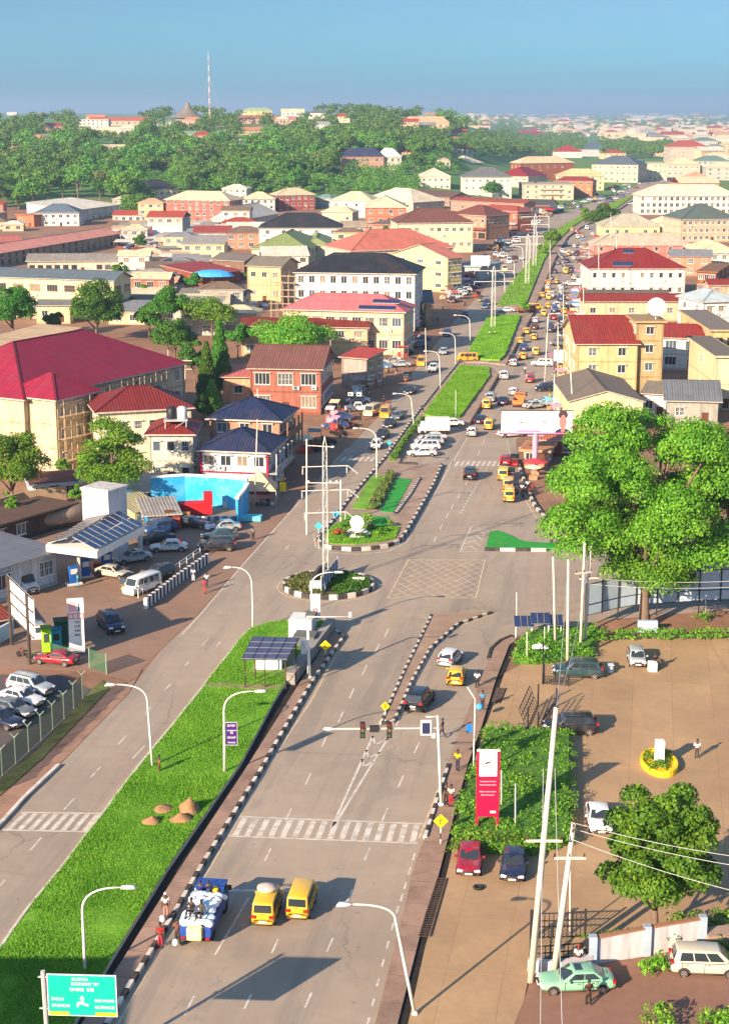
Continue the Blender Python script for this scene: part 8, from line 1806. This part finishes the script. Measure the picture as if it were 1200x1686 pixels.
# umbrellas, stalls, tents
def umbrella(x, y, r, h, c, lb, c2=None, n=8):
    t = thing('parasol', lb, 'parasol', G(x,y)); b = MB(); vs = [(0,0,h)]; 
    for i in range(n): a = 2*math.pi*i/n; vs += [(r*math.cos(a), r*math.sin(a), h-.28*r)]
    vs += [(p[0]*.985,p[1]*.985,p[2]-.04) for p in vs[:]]; k = n+1
    b.add(vs, [(0,1+i,1+(i+1)%n) for i in range(n)], [i % 2 for i in range(n)]); b.f += [(k,k+1+(i+1)%n,k+1+i) for i in range(n)] if False else []; b.build('canopy', [plain(c,.9), plain(c2 or c,.9)], t)
    b = MB(); b.tube([(0,0,0),(0,0,h)], .03, 6); b.build('pole', steel, t)
    b = MB(); b.bx(-.6,.6,-.3,.3,0,.75); b.build('table', wood, t)
umbrella(880,782,2.0,2.6,(176,60,66),'large faded red parasol at the right roadside'); umbrella(877,790,1.35,2.3,(226,214,170),'cream parasol in front of the large red one'); umbrella(869,760,1.6,2.6,(214,170,150),'peach parasol under the billboard post')
umbrella(674,566,1.8,2.4,(190,40,44),'red parasol behind the blue suv',(190,40,44)); umbrella(676,574,1.8,2.3,(120,190,206),'pale blue and red parasol in the shade',(200,60,60)); umbrella(929,660,1.7,2.5,(70,130,180),'blue parasol beside the warehouse'); umbrella(905,675,1.6,2.4,(110,170,190),'pale blue parasol above the billboard'); umbrella(922,682,1.5,2.4,(220,110,100),'coral parasol above the billboard'); umbrella(906,596,.9,2.1,(226,100,140),'pink parasol beside the white suv'); umbrella(905,353,3.4,3.4,(190,30,50),'red parasol at the far shaded shops')
umbrella(603,640,1.2,2.2,(206,206,200),'white square parasol on the shaded forecourt'); umbrella(773,464,2,3,(180,40,40),'red parasol by the parked cars of the sunny gap')
t = thing('tent', 'beige pyramid tent beside the white pole on the avenue', 'tent', G(428,828)); b = MB(); s = 2.4; b.add([(-s,-s,2.2),(s,-s,2.2),(s,s,2.2),(-s,s,2.2),(0,0,4.6)], [(0,1,4),(1,2,4),(2,3,4),(3,0,4)]); b.build('canopy', plain((214,178,140),.9), t)
for sx in (-1,1):
    for sy in (-1,1): b = MB(); b.tube([(sx*s,sy*s,0),(sx*s,sy*s,2.2)], .05, 6); b.build('leg', steel, t)
for i in range(14): b = MB(); b.lathe([(.25,0),(.35,.2),(.3,.45),(.1,.5)], 8); tag(b.build('shoe_pile', plain(random.choice([(60,56,56),(190,186,180),(110,100,96)])), None, True, G(432+random.uniform(-10,16), 829+random.uniform(-3,5))), 'small heap of wares under the beige tent', 'wares')
t = thing('feather_sign', 'black and yellow standing sign by the left roadside', 'sign', G(466,815)); b = MB(); b.bx(-.45,.45,-.08,.08,.5,1.9,0); b.bx(-.45,.45,-.08,.08,1.9,2.6,1); b.bx(-.05,.05,-.05,.05,0,.5,1); b.build('sign_panel', [plain((236,200,20)), black], t)
g = random.Random(77); SCL = [((214,70,70),'red'),((226,226,220),'white'),((90,140,180),'blue'),((206,190,150),'beige'),((120,120,116),'grey'),((226,150,170),'pink'),((120,90,70),'brown')]
stl = []
for i in range(500):
    if len(stl) > 78: break
    if i % 3: y = g.uniform(395, 700); x = 912 + (700-y)*.16 + g.uniform(-2, 24); zn = 'along the right roadside'
    else: y = g.uniform(440, 760); x = 500 + (760-y)*.93 + g.uniform(-26, 4); zn = 'in front of the shaded shops'
    P = G(x, y)
    if any(abs(P.x-q.x) < 3 and abs(P.y-q.y) < 4.5 for q in stl): continue
    stl.append(P); c, cn = g.choice(SCL); w = g.uniform(1.2,2.8); h_ = g.uniform(1.9,2.5); t = thing('stall', f'little stall with {cn} top {zn}', 'stall', P, R(g.uniform(-25,25)))
    b = MB(); b.add([(-w/2,-w/2,h_),(w/2,-w/2,h_),(w/2,w/2,h_+.3),(-w/2,w/2,h_+.3),(-w/2,-w/2,h_+.06),(w/2,-w/2,h_+.06),(w/2,w/2,h_+.36),(-w/2,w/2,h_+.36)], [(0,3,2,1),(4,5,6,7),(0,1,5,4),(1,2,6,5),(2,3,7,6),(3,0,4,7)]); b.build('roof', plain(c,.9), t)
    b = MB(); [b.tube([(sx*w*.46,sy*w*.46,0),(sx*w*.46,sy*w*.46,h_+.1)], .04, 4) for sx in (-1,1) for sy in (-1,1)]; b.build('frame', wood, t)
    b = MB(); b.bx(-w*.42,w*.42,-w*.3,w*.3,.1,.85); [b.bx(-w*.4+k*.3,-w*.4+k*.3+.2,-w*.25,w*.1,.85,.85+g.uniform(.1,.4)) for k in range(int(w*.8/.3))]; b.build('counter', plain(g.choice(SCL)[0]), t)
b = MB(); b.bx(-1.6,1.6,-1.2,1.2,.5,3.0); tag(b.build('stall_box', plain((226,230,228)), None, False, G(924,600)), 'white box stall beside the electric pole on the right', 'stall')
for x, y, w, h_, lb in ((905,470,3,2.2,'white van shaped stall near the cream shop'),(897,505,2,2,'white container stall by the red roofed range')):
    b = MB(); b.bx(-w/2,w/2,-1.2,1.2,.4,h_); tag(b.build('stall_box', plain((232,234,232)), None, False, G(x+52,y)), lb, 'stall')
# roadside building bits under the billboard, white empty billboard, tarpaulin
building('kiosk_hut','peach hut with black windows behind the billboard post',(862,742),(900,744),768,730,'flat',0,(226,170,130),(206,140,100),1,2,1,ww=1.2)
building('low_roof','low orange brown roof left of the huge tree',(888,724),(950,726),752,700,'shed',.4,(150,80,60),(206,112,76),1,2,1,door=False)
B = G(790,462); t = thing('billboard', 'empty white billboard over the shaded cars', 'billboard', B); x0, x1 = atpx(775,430,B.y).x-B.x, atpx(806,430,B.y).x-B.x; z0, z1 = atpx(790,437,B.y).z, atpx(790,421,B.y).z; b = MB(); b.bx(x0,x1,-.1,.1,z0,z1); b.build('panel', plain((206,220,224)), t)
for x in (x0+.5,x1-.5): b = MB(); b.tube([(x,.2,0),(x,.2,z1)], .15, 6); b.build('post', steel, t)
t = thing('tarpaulin', 'bright blue tarpaulin canopy in the market', 'tarpaulin', G(350,470)); b = MB(); b.lathe([(7,3.0),(5.5,4.2),(3,4.8),(.3,5)], 12); b.v = [(x,y*.6,z) for x,y,z in b.v]; b.build('canopy', plain((60,150,214)), t); b = MB(); b.tube([(0,0,0),(0,0,4.8)], .1, 6); b.build('pole', steel, t)
B = G(276,400); t = thing('billboard', 'white billboard standing over the market roofs', 'billboard', B); b = MB(); b.bx(-6,6,-.1,.1,3,7); b.build('panel', plain((232,234,240)), t)
for x in (-4,4): b = MB(); b.tube([(x,.2,0),(x,.2,7)], .2, 6); b.build('post', steel, t)
for i in range(36):
    y = g.uniform(396,440); x = g.uniform(205,330); c = g.choice(['white','white','silver','blue','red','navy'])
    car(g.choice(['bus','sedan','hatch']), c, x, y, g.uniform(0,360), f'tiny {c} vehicle in the crowded market park', False)
for i in range(26):
    x = g.uniform(400, 462); y = 492 + (462-x)*.25 + g.uniform(-4,22); c = g.choice([(226,224,220),'w',(150,150,150)]); c = (226,224,220) if c == 'w' else c
    b = MB(); b.lathe([(.8,0),(1.0,.5),(.7,.9),(.2,1.1)], 7); tag(b.build('goods_heap', plain(c), None, False, G(x-20,y)), 'pale heap of scrap in the yard left of the white block', 'scrap heap')
# water tank stands
for x, y, yt, lb in ((293,795,672,'tall steel stand with black water tanks before the dark red house'),):
    B = G(x,y); T = atpx(x,yt,B.y).z; t = thing('tank_stand', lb, 'water tank stand', B, R(5)); w = 1.5; b = MB()
    for sx in (-1,1):
        for sy in (-1,1): b.tube([(sx*w,sy*w,0),(sx*w,sy*w,T-1.6)], .08, 6)
    for k in range(5):
        z0, z1 = (T-1.6)*k/5, (T-1.6)*(k+1)/5
        for s in (-1,1): b.tube([(-w,s*w,z0),(w,s*w,z1)], .04, 4); b.tube([(s*w,-w,z0),(s*w,w,z1)], .04, 4); b.tube([(-w,s*w,z1),(w,s*w,z1)], .05, 4); b.tube([(s*w,-w,z1),(s*w,w,z1)], .05, 4)
    b.bx(-w-.2,w+.2,-w-.2,w+.2,T-1.65,T-1.5); b.build('stand', steel, t)
    for cx_, z in ((-.6,T-1.5),(.9,T-1.5),(0,T-5)): b = MB(); b.lathe([(.7,z),(.75,z+.15),(.75,z+1.4),(.5,z+1.7),(.2,z+1.8)], 14, c=(cx_,0,0)); b.build('water_tank', plain((34,36,40),.5) if cx_ < .5 else plain((190,196,200)), t, True)
# hill masts
def mast(x, yb, yt, label, w=2.2, guy=False, k=10):
    P = GT(x, yb); z1 = atpx(x, yt, P.y).z - P.z; t = thing('radio_mast', label, 'radio mast', P); b = MB()
    for i in range(k):
        za, zc_ = z1*i/k, z1*(i+1)/k; wa, wc = w*(1-.8*i/k)/2, w*(1-.8*(i+1)/k)/2
        for s in ((-1,-1),(1,-1),(0,1)): b.tube([(s[0]*wa,s[1]*wa,za),(s[0]*wc,s[1]*wc,zc_)], .13, 4, i % 2)
        b.tube([(-wa,-wa,za),(wc,-wc,zc_)], .08, 4, i % 2); b.tube([(wa,-wa,za),(-wc,-wc,zc_)], .08, 4, i % 2)
    b.tube([(0,0,z1*.97),(0,0,z1*1.04)], .12, 4, 1); b.build('lattice', [plain((190,140,130)), plain((206,206,202))], t)
    if guy:
        b = MB()
        for s in (-1,1): b.tube([(0,0,z1*.75),(s*z1*.2,0,0)], .09, 4); 
        b.build('guy_wire', steel, t)
mast(346,214,90,'tallest red and white radio mast on the wooded hill',1.5,True,14); mast(271,192,158,'small red and white mast left of the cone roof',3); mast(307,182,151,'white mast standing over the cone roof',3); mast(571,176,146,'slim white mast on the middle of the crest',3); mast(739,190,163,'red mast near the tan houses on the right crest',4); mast(14,240,210,'short white mast at the far left edge',1.4)
# power lines
def wire(name, pts, label, r=.016):
    b = MB()
    for a, c in pts:
        a, c = Vector(a), Vector(c); L_ = (c-a).length; q = [a.lerp(c, i/14) + Vector((0,0,-L_*.03*4*(i/14)*(1-i/14))) for i in range(15)]; b.tube(q, r, 4)
    tag(b.build(name, plain((200,200,196),.5)), label, 'wire')
T2 = P2[1]+P2[2]; T1 = P1[1]+P1[2]*.95; E1 = atpx(1260,1560,G(1000,1640).y)
wire('power_line', [(T2, T2+Vector((16,-3,-1.5))), (T2+Vector((.3,-.2,-.4)), T2+Vector((16.5,-3.6,-2.0))), (T2+Vector((-.3,0,-1)), T2+Vector((15,-5,-3.4)))], 'pale cables running right from the shorter concrete pole')
wire('power_line', [(T1+Vector((-.6,0,-3)), T1+Vector((-4.5,-36,-9))), (T1+Vector((.1,0,-3)), T1+Vector((-3.2,-36,-9)))], 'thin cables running down from the tallest concrete pole', .018)
wire('power_line', [(P1[1]+P1[2], P6[1]+P6[2]), (P1[1]+P1[2]*.95, P4[1]+P4[2])], 'cables between the tallest pole and the corner group', .018)
wire('power_line', [(P6[1]+P6[2]*.68, P6[1]+P6[2]*.68+Vector((24,2,0))), (P6[1]+P6[2]*.62, P6[1]+P6[2]*.62+Vector((24,2,0)))], 'two cables running right from the corner poles before the silver hoarding', .02)
# unseen block added left of the frame to throw shade on the lower lawn
t = thing('shade_block', 'office block standing left of the lower road', 'building', (-46,58,0)); b = MB(); b.bx(0,13,0,12,0,11); b.build('wall', wallmat((220,206,176)), t); r_ = roof_mb('hip',13,12,11,2.2,.6); r_.build('roof', [rmat((150,70,50)), white, rmat((120,56,40))], t)
for k in range(3):
    for i in range(4): add_window(t, 1.6+3.2*i, 0, 2+3.6*k, 1.5, 1.4, 'f'); add_window(t, 13, 1.5+3*i, 2+3.6*k, 1.5, 1.4, 'r')
# haze
hb = MB(); hb.bx(-9000, 9000, -300, 16000, -1.2, 150)
hm = bpy.data.materials.new('haze'); hm.use_nodes = True; N = hm.node_tree.nodes; N.remove(N['Principled BSDF'])
pv = N.new('ShaderNodeVolumePrincipled'); pv.inputs['Color'].default_value = (.50,.70,.95,1); pv.inputs['Density'].default_value = .00013; pv.inputs['Anisotropy'].default_value = .2
hm.node_tree.links.new(pv.outputs[0], N['Material Output'].inputs['Volume'])
o = hb.build('haze', hm); o['kind'] = 'stuff'; o['label'] = 'thin blue haze over the far town'
# ---------------------------------------------------------------- labels single out one thing
def finish_labels():
    from collections import defaultdict
    D = defaultdict(list)
    for o in THINGS:
        try: D[o['label']].append(o)
        except ReferenceError: pass
    ORD = ['nearest','second nearest','third nearest','fourth nearest','fifth nearest','sixth nearest','seventh nearest','eighth nearest','ninth nearest','tenth nearest']
    for lb, L_ in D.items():
        if len(L_) < 2: continue
        def key(o):
            p = o.matrix_world.translation if o.location.length < 1e-6 else o.location
            if o.type == 'MESH' and o.location.length < 1e-6 and len(o.data.vertices): p = o.data.vertices[0].co
            return p.y
        L_.sort(key=key)
        if any(o.get('group') == 'trees of the hillside wood' for o in L_) and len(L_) > 10: continue
        for i, o in enumerate(L_):
            w = ORD[i] if i < 10 else (f'{i+1}th nearest' if (i+1) % 10 not in (1,2,3) or (i+1) in (11,12,13) else f'{i+1}{["st","nd","rd"][(i+1)%10-1]} nearest')
            o['label'] = w + ' ' + lb
            if not o.get('group'): o['group'] = lb[:70]
finish_labels()
for o in list(bpy.data.objects):
    if o.type == 'MESH' and o.parent is None and o.get('category') is None and o.get('kind') is None: print('UNTAGGED', o.name)
bpy.data.scenes.remove(TS)
